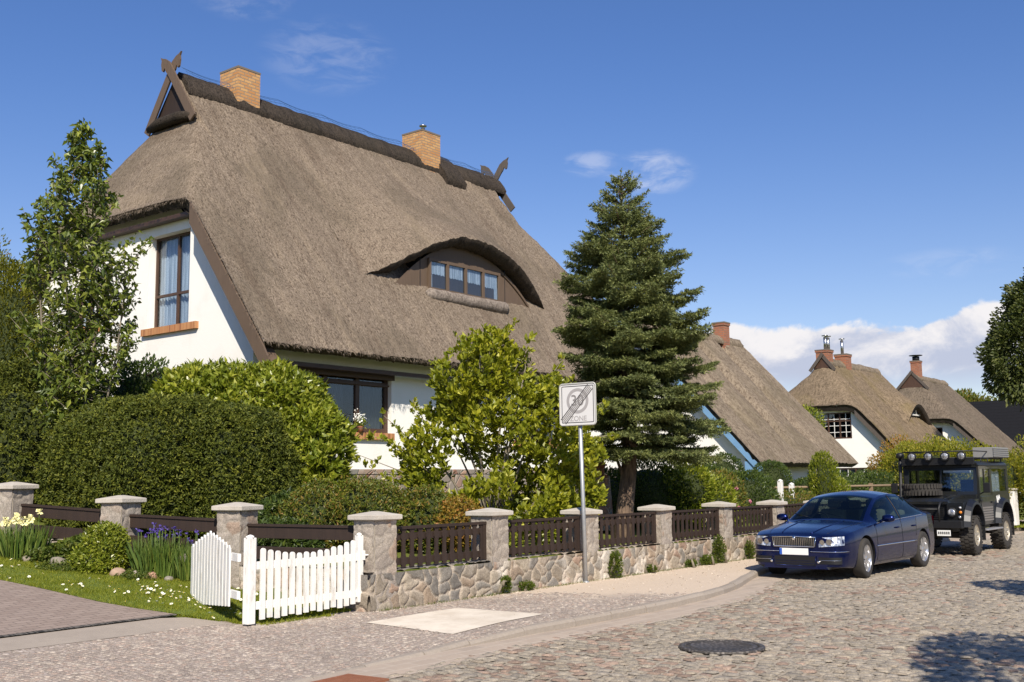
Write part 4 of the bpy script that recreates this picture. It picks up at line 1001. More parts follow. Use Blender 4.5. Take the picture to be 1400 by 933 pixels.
rng = np.random.default_rng(77)
def wall_top(x): return .52+.0*x
# wall base, front face y=10.0
ns = 560; sx_ = rng.uniform(9.7, 36.4, ns*3)
S = np.stack([sx_, np.full(ns*3, 10.0)+rng.uniform(-.03, .03, ns*3), rng.uniform(.02, .6, ns*3)], 1)
keep = []
for i, s in enumerate(S):
    if all((abs(s[0]-S[j][0])*1.0)**2+((s[2]-S[j][2])*1.25)**2 > .162**2 for j in keep): keep.append(i)
S = S[keep]; sc = PAL[rng.integers(0, 9, len(S))]*rng.uniform(.85, 1.12, (len(S), 1))
planes = [(gridplane((9.80, 10.02, .0), (1, 0, 0), (0, 0, 1), 16.2, .56, .016), (0, -1, 0)), (gridplane((26, 10.02, .0), (1, 0, 0), (0, 0, 1), 11, .56, .05), (0, -1, 0)),
          (gridplane((9.80, 10.02, .56), (1, 0, 0), (0, 1, 0), 27, .40, .04), (0, 0, 1)), (gridplane((9.80, 10.40, .0), (0, -1, 0), (0, 0, 1), .38, .56, .016), (-1, 0, 0))]
wb = stone_obj('wall_base', planes, S, sc, M['stone'], WALL, aniso=(1, .3, 1.2))
def cap_mesh():
    mb = MB(); h = .250
    V = []
    for z, s in ((0, h-.02), (.012, h), (.062, h), (.07, h-.012), (.115, .03)):
        V += [(sgx*s, sgy*s, z) for sgx, sgy in ((-1, -1), (1, -1), (1, 1), (-1, 1))]
    F = [(0, 3, 2, 1)]
    for l in range(4): F += [(4*l+i, 4*l+(i+1) % 4, 4*l+4+(i+1) % 4, 4*l+4+i) for i in range(4)]
    F += [(16, 17, 18, 19)]
    mb.add(V, F); return mb
cap_me = None
def pillar(x, y, z0, z1, parent, rz=0, seed=0, label=None):
    global cap_me
    r = np.random.default_rng(100+seed); h = .190; H_ = z1-.115-z0
    n = 60; Sd = np.stack([r.uniform(-h, h, n), r.uniform(-h, h, n), r.uniform(0, H_, n)], 1); ax = r.integers(0, 4, n)
    Sd[ax == 0, 0] = -h; Sd[ax == 1, 0] = h; Sd[ax == 2, 1] = -h; Sd[ax == 3, 1] = h
    base = np.array([(.37, .325, .28), (.33, .29, .255), (.41, .365, .315), (.31, .27, .235), (.36, .30, .25), (.33, .25, .195)]); cc = base[r.choice(6, n, p=[.28, .26, .2, .12, .09, .05])]
    pl = []
    for o, u, nr in (((-h, -h, 0), (1, 0, 0), (0, -1, 0)), ((h, -h, 0), (0, 1, 0), (1, 0, 0)), ((h, h, 0), (-1, 0, 0), (0, 1, 0)), ((-h, h, 0), (0, -1, 0), (-1, 0, 0))):
        pl.append((gridplane(o, u, (0, 0, 1), 2*h, H_, .02), nr))
    o = stone_obj('pillar', pl, Sd, cc, M['stone'], parent, mort=(.38, .335, .285), amp=.014, mw=.010, lime=.35, rough=.007)
    fl = MB(); fl.box(-h+.004, h-.004, -h+.004, h-.004, 0, H_-.003); fl.build('mortar_core', M['mortar'], o)
    o.location = (x, y, z0); o.rotation_euler = (0, 0, rz+r.normal(0, .01))
    if cap_me is None:
        c = cap_mesh().build('cap', M['cap'], o); cap_me = c.data
    else: c = link('cap', cap_me, o)
    c.location = (0, 0, H_); c.rotation_euler = (r.normal(0, .008), r.normal(0, .008), 0)
    return o
PX = [10.08, 12.42, 14.79, 17.18, 19.58, 22.02, 24.5, 26.95, 29.4, 31.8]
PT = [1.345, 1.325, 1.27, 1.265, 1.265, 1.245, 1.21, 1.2, 1.2, 1.2]
P_objs = [pillar(x, 10.2, .06 if i == 0 else .5, t, WALL, seed=i) for i, (x, t) in enumerate(zip(PX, PT))]
def panel_mesh(L, H_):
    """picket panel: fat pickets with scalloped sides, two rails behind, a top rail"""
    mb = MB(); n = max(6, int(round(L/.160))); st = L/n
    for k in range(n):
        c = -L/2+st*(k+.5); w0 = .052
        prof = []
        for t, wv in ((0, .036), (.05, .036), (.08, .051), (.24, .051), (.31, .034), (.52, .028), (.70, .034), (.76, .051), (.86, .051), (.89, .034), (.93, .034), (.96, .056), (1, .056)):
            prof.append((c+wv, H_*t))
        poly = prof+[(2*c-a, b) for a, b in reversed(prof)]
        mb.prism(poly, lambda a, b: (a, -.013, b), lambda a, b: (a, .010, b))
    for t in (.16, .80): mb.box(-L/2, L/2, .010, .045, H_*t-.045, H_*t+.045)
    mb.box(-L/2, L/2, -.03, .05, H_-.002, H_+.035)
    mb.box(-L/2-.0, -L/2+.05, -.02, .012, .0, H_); mb.box(L/2-.07, L/2, -.022, .014, .0, H_)
    return mb
for i in range(len(PX)-1):
    L = PX[i+1]-PX[i]-.40; pm = panel_mesh(L, .50)
    o = pm.build('picket_panel', M['fence_wood'], WALL); o.location = ((PX[i]+PX[i+1])/2, 10.12, .60)
settle(WALL)

# wall and plank fence turning back along the drive
LP = [(9.56, 12.36, 1.47, .15), (9.02, 14.36, 1.58, .45), (8.44, 16.36, 1.80, .6), (7.9, 18.4, 2.0, .8)]
LW = thing('plank_fence_wall', 'stone pillars joined by two dark planks beside the flower bed and brick drive', 'wall', (9.56, 12.36, .2))
ang = atan2(2.0, -.55)-pi/2
for i, (x, y, t, b) in enumerate(LP): pillar(x, y, b, t, LW, rz=ang, seed=20+i)
def run(a, b, parent, name, m, zs, th=.045, wd=.17):
    a, b = Vector(a), Vector(b); d = (b-a); L = d.length
    ob = []
    for k, z in enumerate(zs):
        mb = MB(); mb.box(0, L, -th/2, th/2, -wd/2, wd/2, bev=.006); mb.box(-.0, L, -th/2-.02, th/2+.02, wd/2-.01, wd/2+.022) if k == 0 else None
        o = mb.build(name, m, parent); o.location = (a.x, a.y, z+a.z); o.rotation_euler = (0, -atan2(d.z, Vector((d.x, d.y)).length), atan2(d.y, d.x)); ob.append(o)
    return ob
pts = [(10.08, 10.2, 0)]+[(x, y, 0) for x, y, t, b in LP]
tops = [1.05, 1.13, 1.26, 1.42, 1.6]
for i in range(4):
    a, b = Vector(pts[i]), Vector(pts[i+1]); d = (b-a).normalized(); a = a+d*.19; b = b-d*.19; a.z = tops[i]; b.z = tops[i+1]-.06
    run(a, b, LW, 'plank', M['fence_wood'], (0, -.28))
# its low stone base
sd = []; cc = []
r2 = np.random.default_rng(9)
for i in range(4):
    a, b = np.array(pts[i][:2]), np.array(pts[i+1][:2]); L = np.linalg.norm(b-a); u = (b-a)/L; nrm = np.array([-u[1], u[0]])
    if nrm[0] > 0: nrm = -nrm
    zt = tops[i]-.44; k = 60; t_ = r2.uniform(0, L, k)
    Sd = np.stack([a[0]+u[0]*t_+nrm[0]*.17, a[1]+u[1]*t_+nrm[1]*.17, r2.uniform(zt-.6, zt, k)], 1)
    g1 = gridplane((a[0]+nrm[0]*.15, a[1]+nrm[1]*.15, zt-.7), (u[0], u[1], 0), (0, 0, 1), L, .7+.05*i, .025)
    g2 = gridplane((a[0]+nrm[0]*.15, a[1]+nrm[1]*.15, zt+.05*i), (u[0], u[1], 0), (-nrm[0], -nrm[1], 0), L, .3, .04)
    stone_obj('wall_base', [(g1, (nrm[0], nrm[1], 0)), (g2, (0, 0, 1))], Sd, PAL[r2.integers(0, 9, k)]*1.1, M['stone'], LW)
settle(LW)

# ------------------------------------------------------------------ white picket gate and its open leaf
def picket(mb, c, w_, z0, z1, y0, y1, tip='round'):
    r = w_/2; pf = [(c-r, z0), (c+r, z0), (c+r, z1-r)]+([(c+r*cos(a), z1-r+r*sin(a)) for a in np.linspace(0, pi, 7)[1:-1]] if tip == 'round' else [])+[(c-r, z1-r)]
    mb.prism(pf, lambda a, b: (a, y0, b), lambda a, b: (a, y1, b))
GT = thing('picket_gate', 'white picket gate with sagging top line between white post and corner pillar', 'gate', (8.12, 10.2, .1))
for x, w_, z1, zb in ((8.07, .105, 1.13, .13), (9.78, .08, 1.08, .22)):
    mb = MB(); mb.box(x-w_/2, x+w_/2, 10.14, 10.14+w_, zb, z1-.03, bev=.008); mb.lathe([(w_*.62, 0), (w_*.55, .02), (.01, .035)], (x, 10.14+w_/2, z1-.03), n=4); mb.build('gate_post', M['white_paint'], GT)
for z in (.78, .33):
    mb = MB(); mb.box(8.135, 9.735, 10.165, 10.195, z-.045, z+.045, bev=.004); mb.build('rail', M['white_paint'], GT)
n = 14
for k in range(n):
    t = (k+.5)/n; x = 8.17+1.53*t; sag = .12*sin(pi*min(1, (t*.95+.02)))**.9
    mb = MB(); picket(mb, x, .066, .17+.012*sin(k*2.1)+.03*t, 1.00-sag+.03*t+.006*sin(k*3.3), 10.135, 10.162); mb.build('picket', M['white_paint'], GT)
mb = MB(); mb.cyl((9.83, 10.16, .80), (9.90, 10.12, .80), .012, 6); mb.box(9.80, 9.84, 10.13, 10.19, .74, .86); mb.build('latch', M['white_paint'], GT)
settle(GT)
GL = thing('gate_leaf', 'white close-boarded gate leaf standing open over the daisy lawn', 'gate', (8.02, 10.42, .1), atan2(1.85, .72))
n = 13; L = 1.78
for z in (.88, .46):
    mb = MB(); mb.box(-.22, L, -.02, .02, z-.045-.1, z+.045-.1, bev=.004); mb.build('rail', M['white_paint'], GL)
for k in range(n):
    t = (k+.5)/n; x = .03+(L-.03)*t; zt = .89+.19*(1-abs(t-.5)*2)**.8-.06*t
    mb = MB(); mb.box(x-.056, x+.056, .020, .040, .22-.12*t, zt-.03, bev=.004); picket(mb, x, .05, .4, zt, .021, .039); mb.build('board', M['white_paint'], GL)

# ------------------------------------------------------------------ traffic sign
SG = thing('traffic_sign', 'end of 30 zone sign with grey slashed ring on a galvanised post', 'sign', (14.47, 9.92, .1), -1.50)
M['galv'] = mat('galvanised_steel', rough=.5, metal=.6, build=lambda t, b: setc(t, b, t.mix(t.noise(t.obj(), 14, 4), (.30, .31, .32), (.46, .47, .48))))
mb = MB(); mb.tube([(0, 0, -.1), (-.02, 0, 1.2), (-.055, 0, 3.0)], .034, 14); mb.lathe([(.06, 0), (.05, .02), (.034, .03)], (0, 0, 0), n=12); mb.build('post', M['galv'], SG)
def rrect(w_, h, r, n=5):
    P = []
    for sx, sz, a0 in ((1, 1, 0), (-1, 1, 90), (-1, -1, 180), (1, -1, 270)):
        for k in range(n+1):
            a = radians(a0+90*k/n); P.append((sx*(w_-r)+r*cos(a), sz*(h-r)+r*sin(a)))
    return P
PLZ = 2.83
plate = thing('tmp', None, None); bpy.data.objects.remove(plate)
hw_, hh_ = .335, .335
mb = MB(); mb.prism(rrect(hw_, hh_, .05), lambda a, b: (a-.05, -.040, PLZ+b), lambda a, b: (a-.05, -.058, PLZ+b)); pl_ = mb.build('plate', M['galv'], SG)
M['sign_white'] = mat('sign_white', (.60, .585, .575), .45); M['sign_grey'] = mat('sign_grey', (.22, .205, .20), .5); M['sign_light'] = mat('sign_light_grey', (.33, .31, .305), .5); M['sign_mid'] = mat('sign_mid_grey', (.07, .065, .065), .5); M['sign_black'] = mat('sign_black', (.03, .03, .03), .5)
def flat(poly, y, nm, m, par=None):
    mb = MB(); mb.prism(poly, lambda a, b: (a-.05, y, PLZ+b), lambda a, b: (a-.05, y+.002, PLZ+b)); return mb.build(nm, m, par or pl_)
def ringp(pl, y, m_out, inner, nm):
    n = len(pl); mb = MB(); V = [(a-.05, y, PLZ+b) for a, b in pl]+[(a-.05, y, PLZ+b) for a, b in inner]
    mb.add(V, [(i, (i+1) % n, n+(i+1) % n, n+i) for i in range(n)]); return mb.build(nm, m_out, pl_, fixn=False)
mb = MB(); fr = rrect(hw_, hh_, .05); mb.tube([(a-.05, -.06, PLZ+b) for a, b in fr+fr[:1]], .013, 6, cap=False); mb.build('rim', mat('sign_rim', (.42, .41, .38), .5), pl_)
flat(rrect(hw_-.008, hh_-.008, .045), -.0615, 'sign_face', M['sign_white'])
ringp(rrect(hw_-.035, hh_-.035, .02), -.063, M['sign_black'], rrect(hw_-.047, hh_-.047, .012), 'border_line')
c0 = (0, .055)
circ = lambda r, n=48: [(c0[0]+r*cos(2*pi*k/n), c0[1]+r*sin(2*pi*k/n)) for k in range(n)]
ringp(circ(.205), -.0632, M['sign_light'], circ(.155), 'ring')
def text(s, size, x, z, y, m, nm, bold=.0):
    cu = bpy.data.curves.new('t', 'FONT'); cu.body = s; cu.size = size; cu.align_x = 'CENTER'; cu.align_y = 'CENTER'; cu.offset = bold
    to = bpy.data.objects.new('t', cu); COL.objects.link(to); bpy.context.view_layer.update()
    me = bpy.data.meshes.new_from_object(to.evaluated_get(bpy.context.evaluated_depsgraph_get())); bpy.data.objects.remove(to); bpy.data.curves.remove(cu)
    for v in me.vertices: v.co = Vector((x-.05+v.co.x, y, PLZ+z+v.co.y))
    me.materials.clear(); me.materials.append(m); me.name = nm
    return link(nm, me, pl_)
text('30', .25, -.005, .055, -.0636, M['sign_grey'], 'speed_number', .002)
text('ZONE', .115, .01, -.235, -.0636, M['sign_light'], 'zone_lettering', .001)
d = Vector((.72, .86)).normalized(); q = Vector((-d.y, d.x)); e0, e1 = Vector((-.27, -.275)), Vector((.24, .275))
for k in range(5):
    o = q*(-.056+.028*k); a, b = e0+o, e1+o; s = q*.0075
    flat([(a-s)[:], (b-s)[:], (b+s)[:], (a+s)[:]], -.0655, 'slash', M['sign_mid'] if k in (0, 4) else M['sign_grey'])
for z in (.16, -.18):
    mb = MB(); mb.box(-.09, -.01, -.04, .045, PLZ+z-.015, PLZ+z+.015); mb.build('clamp', M['galv'], SG)

# small fence with bare rails, white posts and a white gate box farther down the street
NF = thing('rail_fence', 'low bare wooden rail fence in front of the house with the blue barge board', 'fence', (26, 13.6, .9))
for k in range(6): mb = MB(); x = 27.2+k*1.9; mb.box(x, x+.1, 13.3-k*.45, 13.4-k*.45, .5, 1.52); mb.build('post', M['pine_wood'], NF)
for z in (1.44, 1.1): mb = MB(); mb.tube([(27.0, 13.4, z), (37, 11.0, z)], .035, 6); mb.build('rail', M['pine_wood'], NF)
settle(NF)
for i, (x, y, h, lab) in enumerate([(27.45, 12.45, 1.62, 'left white post of the pair standing in the hedge before the blue-trimmed house'), (28.6, 12.64, 1.52, 'right white post of the pair standing in the hedge before the blue-trimmed house')]):
    mb = MB(); mb.box(-.06, .06, -.06, .06, 0, h-.35, bev=.01); mb.lathe([(.085, 0), (.07, .03), (.01, .06)], (0, 0, h-.35), n=4); tag(mb.build('white_post', M['white_paint'], None, (x, y, .35)), lab, 'post', 'white posts')
WB = thing('white_gate_pillar', 'white painted gate pillar behind the off-road car at the right edge', 'pillar', (35.6, 8.72, .2))
mb = MB(); mb.box(-.2, .2, -.2, .2, 0, 1.05, bev=.01); mb.build('shaft', M['white_paint'], WB); mb = MB(); mb.box(-.23, .23, -.23, .23, 1.05, 1.11, bev=.01); mb.build('cap', M['cap'], WB)
DF = thing('brown_gate', 'short brown board gate beside the white gate pillar', 'gate', (35.9, 8.2, .2))
for k in range(12): mb = MB(); mb.box(k*.02, .03+k*.02, -.14-.15*k, -.02-.15*k, .15, 1.0); mb.build('board', M['brown_wood'], DF)

# ------------------------------------------------------------------ plants
def unit(v): return v/np.maximum(np.linalg.norm(v, axis=-1, keepdims=True), 1e-9)
def leaves(P, D, L, Wd, rng, fold=.18, droop=0, pos=.45):
    """one folded kite per leaf"""
    n = len(P); D = unit(D); R_ = unit(np.cross(D, unit(rng.normal(0, 1, (n, 3))))); N_ = np.cross(R_, D)
    L = np.broadcast_to(np.asarray(L, float), (n,))*rng.uniform(.7, 1.25, n); Wd = L*(Wd/np.mean(L)) if np.ndim(Wd) == 0 else Wd
    L_ = L[:, None]; W_ = Wd[:, None]*.5
    tip = P+D*L_; tip[:, 2] -= droop*L
    mid = P+D*L_*pos+N_*L_*fold
    V = np.stack([P, mid-R_*W_, tip, mid+R_*W_], 1).reshape(-1, 3)
    return V, np.arange(4*n).reshape(n, 4)
def rosettes(P, D, k, spread, rng):
    """k leaves fanning from each shoot tip"""
    n = len(P); D = unit(D); a = rng.uniform(0, 2*pi, (n, k))+np.arange(k)*2.4
    U = unit(np.cross(D, rng.normal(0, 1, (n, 3)))); Wv = np.cross(D, U); s = rng.normal(spread, .22, (n, k))[..., None]
    d = D[:, None]*np.cos(s)+(U[:, None]*np.cos(a)[..., None]+Wv[:, None]*np.sin(a)[..., None])*np.sin(s)
    p = P[:, None]-D[:, None]*(rng.uniform(0, .10, (n, k, 1)))
    return p.reshape(-1, 3), d.reshape(-1, 3)
def shell(blobs, n, rng, thick=.12, rough=.22, freq=1.6, up=.3, gap=0, clumpf=2.2, power=2.0, seed=0):
    """points near the uneven surface of a union of ellipsoids (cx,cy,cz,rx,ry,rz)"""
    B = np.array(blobs, float); area = (B[:, 3]*B[:, 4]+B[:, 3]*B[:, 5]+B[:, 4]*B[:, 5]); Ps, Ns = [], []
    cnt = np.maximum(1, (n*1.8*area/area.sum()).astype(int))
    for b, c in zip(B, cnt):
        d = unit(rng.normal(0, 1, (c, 3)))
        if power != 2: d2 = d/(np.sum(np.abs(d)**power, axis=1)**(1/power))[:, None]
        else: d2 = d
        r = 1-np.abs(rng.normal(0, thick, c)); bump = 1+rough*(vnoise(d*b[3:6]+b[:3]+50, freq, 3+seed, 2)-.5)*2
        P = b[:3]+d2*b[3:6]*(r*bump)[:, None]; Ps.append(P); Ns.append(unit(d/b[3:6]))
    P = np.concatenate(Ps); N_ = np.concatenate(Ns); own = np.repeat(np.arange(len(B)), cnt)
    ok = np.ones(len(P), bool)
    for i, b in enumerate(B):
        ins = (np.sum(np.abs((P-b[:3])/b[3:6])**power, axis=1) < .5) & (own != i); ok &= ~ins
    if gap > 0: ok &= vnoise(P+70, clumpf, 41+seed, 1) > gap*.9
    P, N_ = P[ok], N_[ok]
    if len(P) > n: k = rng.permutation(len(P))[:n]; P, N_ = P[k], N_[k]
    N_ = unit(N_+np.array([0, 0, up])+rng.normal(0, .35, N_.shape)); return P, N_
def combine(parts):
    V, F, n = [], [], 0
    for v, f in parts: V.append(v); F.append(f+n); n += len(v)
    return np.concatenate(V), F
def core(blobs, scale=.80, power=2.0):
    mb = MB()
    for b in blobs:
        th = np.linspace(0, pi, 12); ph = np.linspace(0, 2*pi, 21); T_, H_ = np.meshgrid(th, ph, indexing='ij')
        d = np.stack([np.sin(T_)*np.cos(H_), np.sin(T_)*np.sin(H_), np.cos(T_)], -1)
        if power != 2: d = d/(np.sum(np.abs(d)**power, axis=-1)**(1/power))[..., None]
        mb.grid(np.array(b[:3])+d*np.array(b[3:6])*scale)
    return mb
def bush(name, label, cat, blobs, n, L, Wd, m, loc, seed, rose=0, thick=.12, rough=.22, gap=0, up=.3, droop=0, freq=1.6, power=2.0, stems=6, group=None, core_s=0, spread=.9, clumpf=2.2, pos=.45, part='foliage'):
    rng = np.random.default_rng(seed); T_ = thing(name, label, cat, loc, group=group)
    bl = [(b[0]-loc[0], b[1]-loc[1], b[2]-loc[2], *b[3:]) for b in blobs]
    P, D = shell(bl, n, rng, thick, rough, freq, up, gap, clumpf, power, seed)
    if rose: P, D = rosettes(P, D, rose, spread, rng)
    V, F = leaves(P, D, L, Wd, rng, droop=droop, pos=pos)
    link(part, npmesh(part, V, F, [m], uvs=False), T_)
    if core_s: core(bl, min(core_s, .69 if power == 2 else .775), power).build('shade_core', M['leaf_core'], T_)
    if stems:
        mb = MB()
        for k in range(stems):
            b = bl[k % len(bl)]; a = rng.uniform(0, 2*pi); e = Vector((b[0]+b[3]*.55*cos(a), b[1]+b[4]*.55*sin(a), b[2]+b[5]*.4)); s = Vector((rng.normal(0, .08), rng.normal(0, .08), 0)); md = (s+e)/2+Vector((rng.normal(0, .06), rng.normal(0, .06), .1))
            mb.tube([s, md, e], [.03, .02, .008], 5)
        mb.build('stem', M['bark_grey'], T_)
    return T_

# clipped yew block behind the left wall
bush('yew_hedge', 'large clipped dark green yew hedge with rounded top behind the stone pillars', 'hedge',
     [(10.75, 15.95, 1.80, 1.55, 1.55, 1.38), (11.35, 15.0, 1.65, 1.05, 1.0, 1.32), (10.3, 16.8, 1.75, 1.0, .95, 1.32)], 34000, .062, .030, M['yew'], (10.9, 15.9, .8), 1, rose=5, spread=1.0, thick=.05, rough=.10, freq=2.6, up=.15, power=3.6, core_s=.90, stems=0)
bush('yew_hedge', 'rounded dark hedge at the left edge behind the yellow irises', 'hedge', [(9.55, 18.9, 2.2, 1.25, 1.2, 1.75), (8.7, 19.9, 1.9, 1.2, 1.2, 1.7)], 13000, .065, .032, M['yew'], (9.6, 18.9, 1), 2, rose=5, spread=1.0, thick=.07, rough=.2, freq=1.6, up=.1, core_s=.82, stems=0)
bush('conifer', 'olive green feathery conifer at the left edge in front of the gable', 'conifer', [(11.05, 21.9, 4.1, .9, .9, 2.5), (10.3, 22.6, 3.6, .9, .9, 2.4), (11.6, 21.3, 3.2, .8, .8, 1.9), (9.6, 23.5, 4.2, 1.1, 1.1, 2.8)], 60000, .085, .03, M['conifer_olive'], (10.9, 21.8, 1.3), 3, thick=.16, rough=.35, freq=1.5, up=.6, core_s=.7, stems=0)
bush('shrub', 'thin pale shrub top rising beside the left eave', 'shrub', [(11.9, 24.6, 6.2, .55, .55, 1.3), (11.2, 25.0, 5.2, .6, .6, 1.5)], 3600, .09, .035, M['shrub_olive'], (11.6, 24.6, 1.4), 4, thick=.3, rough=.4, up=.8, stems=9)
# laurel
bush('laurel_bush', 'bright glossy green laurel bush between the yew hedge and the ground floor window', 'bush',
     [(12.55, 15.75, 2.25, 1.25, 1.2, 1.68), (11.9, 16.7, 2.6, 1.2, 1.1, 1.22), (12.95, 15.0, 2.0, .95, .9, 1.40), (12.8, 15.0, 1.2, 1.05, 1.0, .9), (13.05, 15.35, 2.80, .78, .75, 1.0), (12.75, 15.3, 3.0, .7, .7, .85)], 8200, .16, .05, M['laurel'], (12.6, 15.3, .9), 5, rose=6, thick=.13, rough=.22, up=.85, spread=.75, core_s=.74, stems=0, freq=1.3)
bush('shrub', 'dark small-leaved shrub against the white gable wall', 'shrub', [(12.0, 18.6, 3.35, .75, .7, .85), (12.6, 18.1, 3.1, .7, .6, .8), (11.5, 19.1, 2.9, .6, .6, .8)], 8000, .085, .045, M['shrub_dark'], (12.0, 18.6, 1.3), 6, thick=.2, rough=.35, freq=2, core_s=.6)
# magnolia
MG = [(14.75, 11.95, 2.55, 1.05, 1.05, 1.15), (14.2, 12.75, 2.25, .85, .85, 1.0), (15.35, 11.3, 2.4, .90, .8, 1.0), (14.5, 11.9, 3.6, .62, .62, .75), (15.0, 11.5, 3.35, .6, .6, .8), (14.7, 11.7, 1.45, 1.4, 1.2, .65), (15.7, 10.95, 1.7, .75, .6, .8), (14.05, 12.2, 3.3, .5, .5, .55), (15.6, 11.2, 3.1, .5, .5, .55), (14.1, 11.9, 1.25, .8, .7, .6), (15.2, 11.0, 1.3, .9, .6, .6)]
TM = bush('magnolia', 'bright yellow-green magnolia bush behind the traffic sign', 'tree', MG, 4500, .118, .064, M['magnolia'], (14.75, 11.95, .6), 7, rose=6, thick=.26, rough=.42, gap=.43, clumpf=1.6, up=1.3, spread=.7, stems=16, freq=1.3, pos=.6)
# loose shoots on its left side and top
rng = np.random.default_rng(8); Ps, Ds = [], []; sh = MB()
for (x, y, z), (ex, ey, ez) in [((14.2, 12.6, 1.6), (13.45, 13.25, 2.35)), ((14.2, 12.7, 1.8), (13.4, 13.4, 2.9)), ((14.1, 12.6, 2.0), (13.75, 13.0, 3.15)), ((14.2, 12.6, 1.4), (13.35, 13.2, 1.7)), ((14.6, 11.9, 3.4), (14.45, 11.9, 4.42)), ((14.7, 11.8, 3.4), (14.75, 11.6, 4.5)), ((14.8, 11.8, 3.2), (15.15, 11.4, 4.25)), ((14.4, 12.0, 3.2), (14.1, 12.25, 4.25)), ((15.2, 11.4, 3.0), (15.6, 11.1, 3.85)), ((14.1, 12.4, 3), (13.9, 12.6, 3.9)), ((15.6, 11.1, 2.6), (16.15, 10.6, 3.1)), ((15.6, 11.0, 2.3), (16.25, 10.4, 2.5)), ((14.1, 12.6, 1.5), (13.0, 13.6, 2.2)), ((13.9, 12.8, 2), (13.15, 13.5, 2.55))]:
    a, b = np.array([x, y, z]), np.array([ex, ey, ez]); sh.tube([a-(14.75, 11.95, .6), (a+b)/2+(0, 0, .06)-np.array((14.75, 11.95, .6)), b-(14.75, 11.95, .6)], [.014, .010, .005], 5)
    for k in range(11):
        t = .35+.65*k/10; p = a+(b-a)*t+rng.normal(0, .05, 3); Ps.append(p-(14.75, 11.95, .6)); Ds.append(unit(b-a)*.6+np.array([0, 0, .7])+rng.normal(0, .4, 3))
P, D = rosettes(np.array(Ps), np.array(Ds), 6, .7, rng); V, F = leaves(P, D, .11, .06, rng, pos=.6)
link('foliage', npmesh('foliage', V, F, [M['magnolia']], uvs=False), TM); sh.build('stem', M['bark_grey'], TM)
# low shrubs along the wall
bush('azalea', 'low olive shrub with reddish tips behind the first picket panel', 'shrub', [(12.3, 12.6, 1.22, .85, .7, .62), (11.6, 13.1, 1.15, .7, .6, .6), (13.0, 12.0, 1.1, .7, .6, .58)], 5200, .065, .028, M['shrub_olive'], (12.3, 12.6, .6), 9, rose=4, thick=.16, rough=.25, up=.8, core_s=.7, freq=2.2)
bush('azalea', 'small orange-tipped shrub left of the second pillar from the white gate', 'shrub', [(13.15, 11.4, 1.05, .5, .42, .45)], 1300, .06, .026, M['autumn'], (13.15, 11.4, .6), 10, rose=4, thick=.2, rough=.25, up=.8, core_s=.6)
bush('laurel_bush', 'glossy green bush filling the corner under the laurel behind the gate', 'bush', [(11.6, 13.6, 1.0, 1.0, .9, .6), (10.9, 13.0, .8, .7, .6, .45)], 3600, .095, .035, M['shrub_dark'], (11.5, 13.5, .6), 12, rose=5, thick=.16, rough=.25, up=.6, core_s=.7)
bush('shrub', 'leafy shrub at the foot of the magnolia with upright pale shoots', 'shrub', [(13.9, 11.3, .85, .7, .4, .35), (15.2, 10.9, .8, .7, .3, .3)], 1100, .10, .035, M['laurel'], (14.2, 11.3, .6), 13, rose=5, thick=.25, rough=.3, up=1.2)
# garden beyond the spruce
bush('shrub', 'tall dark shrub right of the spruce trunk', 'shrub', [(21.0, 12.7, 1.35, 1.0, .9, .85), (20.1, 13.2, 1.2, .9, .8, .8)], 9000, .075, .035, M['shrub_dark'], (20.8, 12.8, .6), 14, thick=.16, rough=.3, core_s=.75, freq=1.8)
bush('shrub', 'mid green leafy shrub between the dark shrub and the pink roses', 'shrub', [(21.6, 12.0, 1.45, .7, .65, .72), (22.1, 11.7, 1.1, .7, .6, .6)], 5200, .085, .045, M['laurel'], (21.7, 12.0, .6), 15, thick=.2, rough=.3, core_s=.6, freq=2)
RS = bush('rose_bush', 'rose bush with pink blooms behind the picket panels', 'rose bush', [(23.0, 11.9, 1.1, .7, .6, .75)], 3600, .07, .035, M['shrub_olive'], (23.0, 11.9, .6), 16, thick=.25, rough=.35, core_s=.5)
rng = np.random.default_rng(4)
for k in range(9):
    a = rng.uniform(0, 2*pi); p = Vector((-.25+rng.normal(0, .22), -.45+rng.normal(0, .12), .35+rng.uniform(0, .75)))
    P = np.repeat(np.array([p[:]]), 14, 0); V, F = leaves(P, unit(rng.normal(0, 1, (14, 3)))+np.array([0, -.4, .3]), .055, .05, rng); link('bloom', npmesh('bloom', V, F, [M['petal_r']], uvs=False), RS)
bush('hedge', 'clipped dark hedge before the blue-trimmed house, left of the white posts', 'hedge', [(24.4, 13.2, 1.0, 1.5, .8, 1.0), (25.3, 12.45, .95, 1.0, .7, .92)], 15000, .07, .035, M['shrub_dark'], (24.8, 12.9, .6), 17, thick=.08, rough=.14, power=3, core_s=.85, freq=2)
bush('round_shrub', 'ball-clipped dark shrub beside the left white post', 'shrub', [(28.4, 14.6, 1.7, .62, .62, .75)], 5200, .06, .03, M['shrub_dark'], (28.4, 14.6, .6), 18, thick=.1, rough=.12, core_s=.8, group='ball-clipped shrubs')
bush('round_shrub', 'ball-clipped dark shrub to the right of the white posts', 'shrub', [(32.4, 15.0, 1.5, .8, .7, .8)], 5200, .06, .03, M['shrub_dark'], (32.4, 15.0, .6), 19, thick=.1, rough=.12, core_s=.8, group='ball-clipped shrubs')
bush('shrub', 'low shrubs filling the bed behind the bare rail fence', 'shrub', [(28.0, 12.4, .75, 1.3, .7, .6), (30, 11.9, .7, 1.3, .7, .55)], 7000, .07, .035, M['shrub_olive'], (28.8, 12.2, .3), 20, thick=.15, rough=.3, core_s=.7)
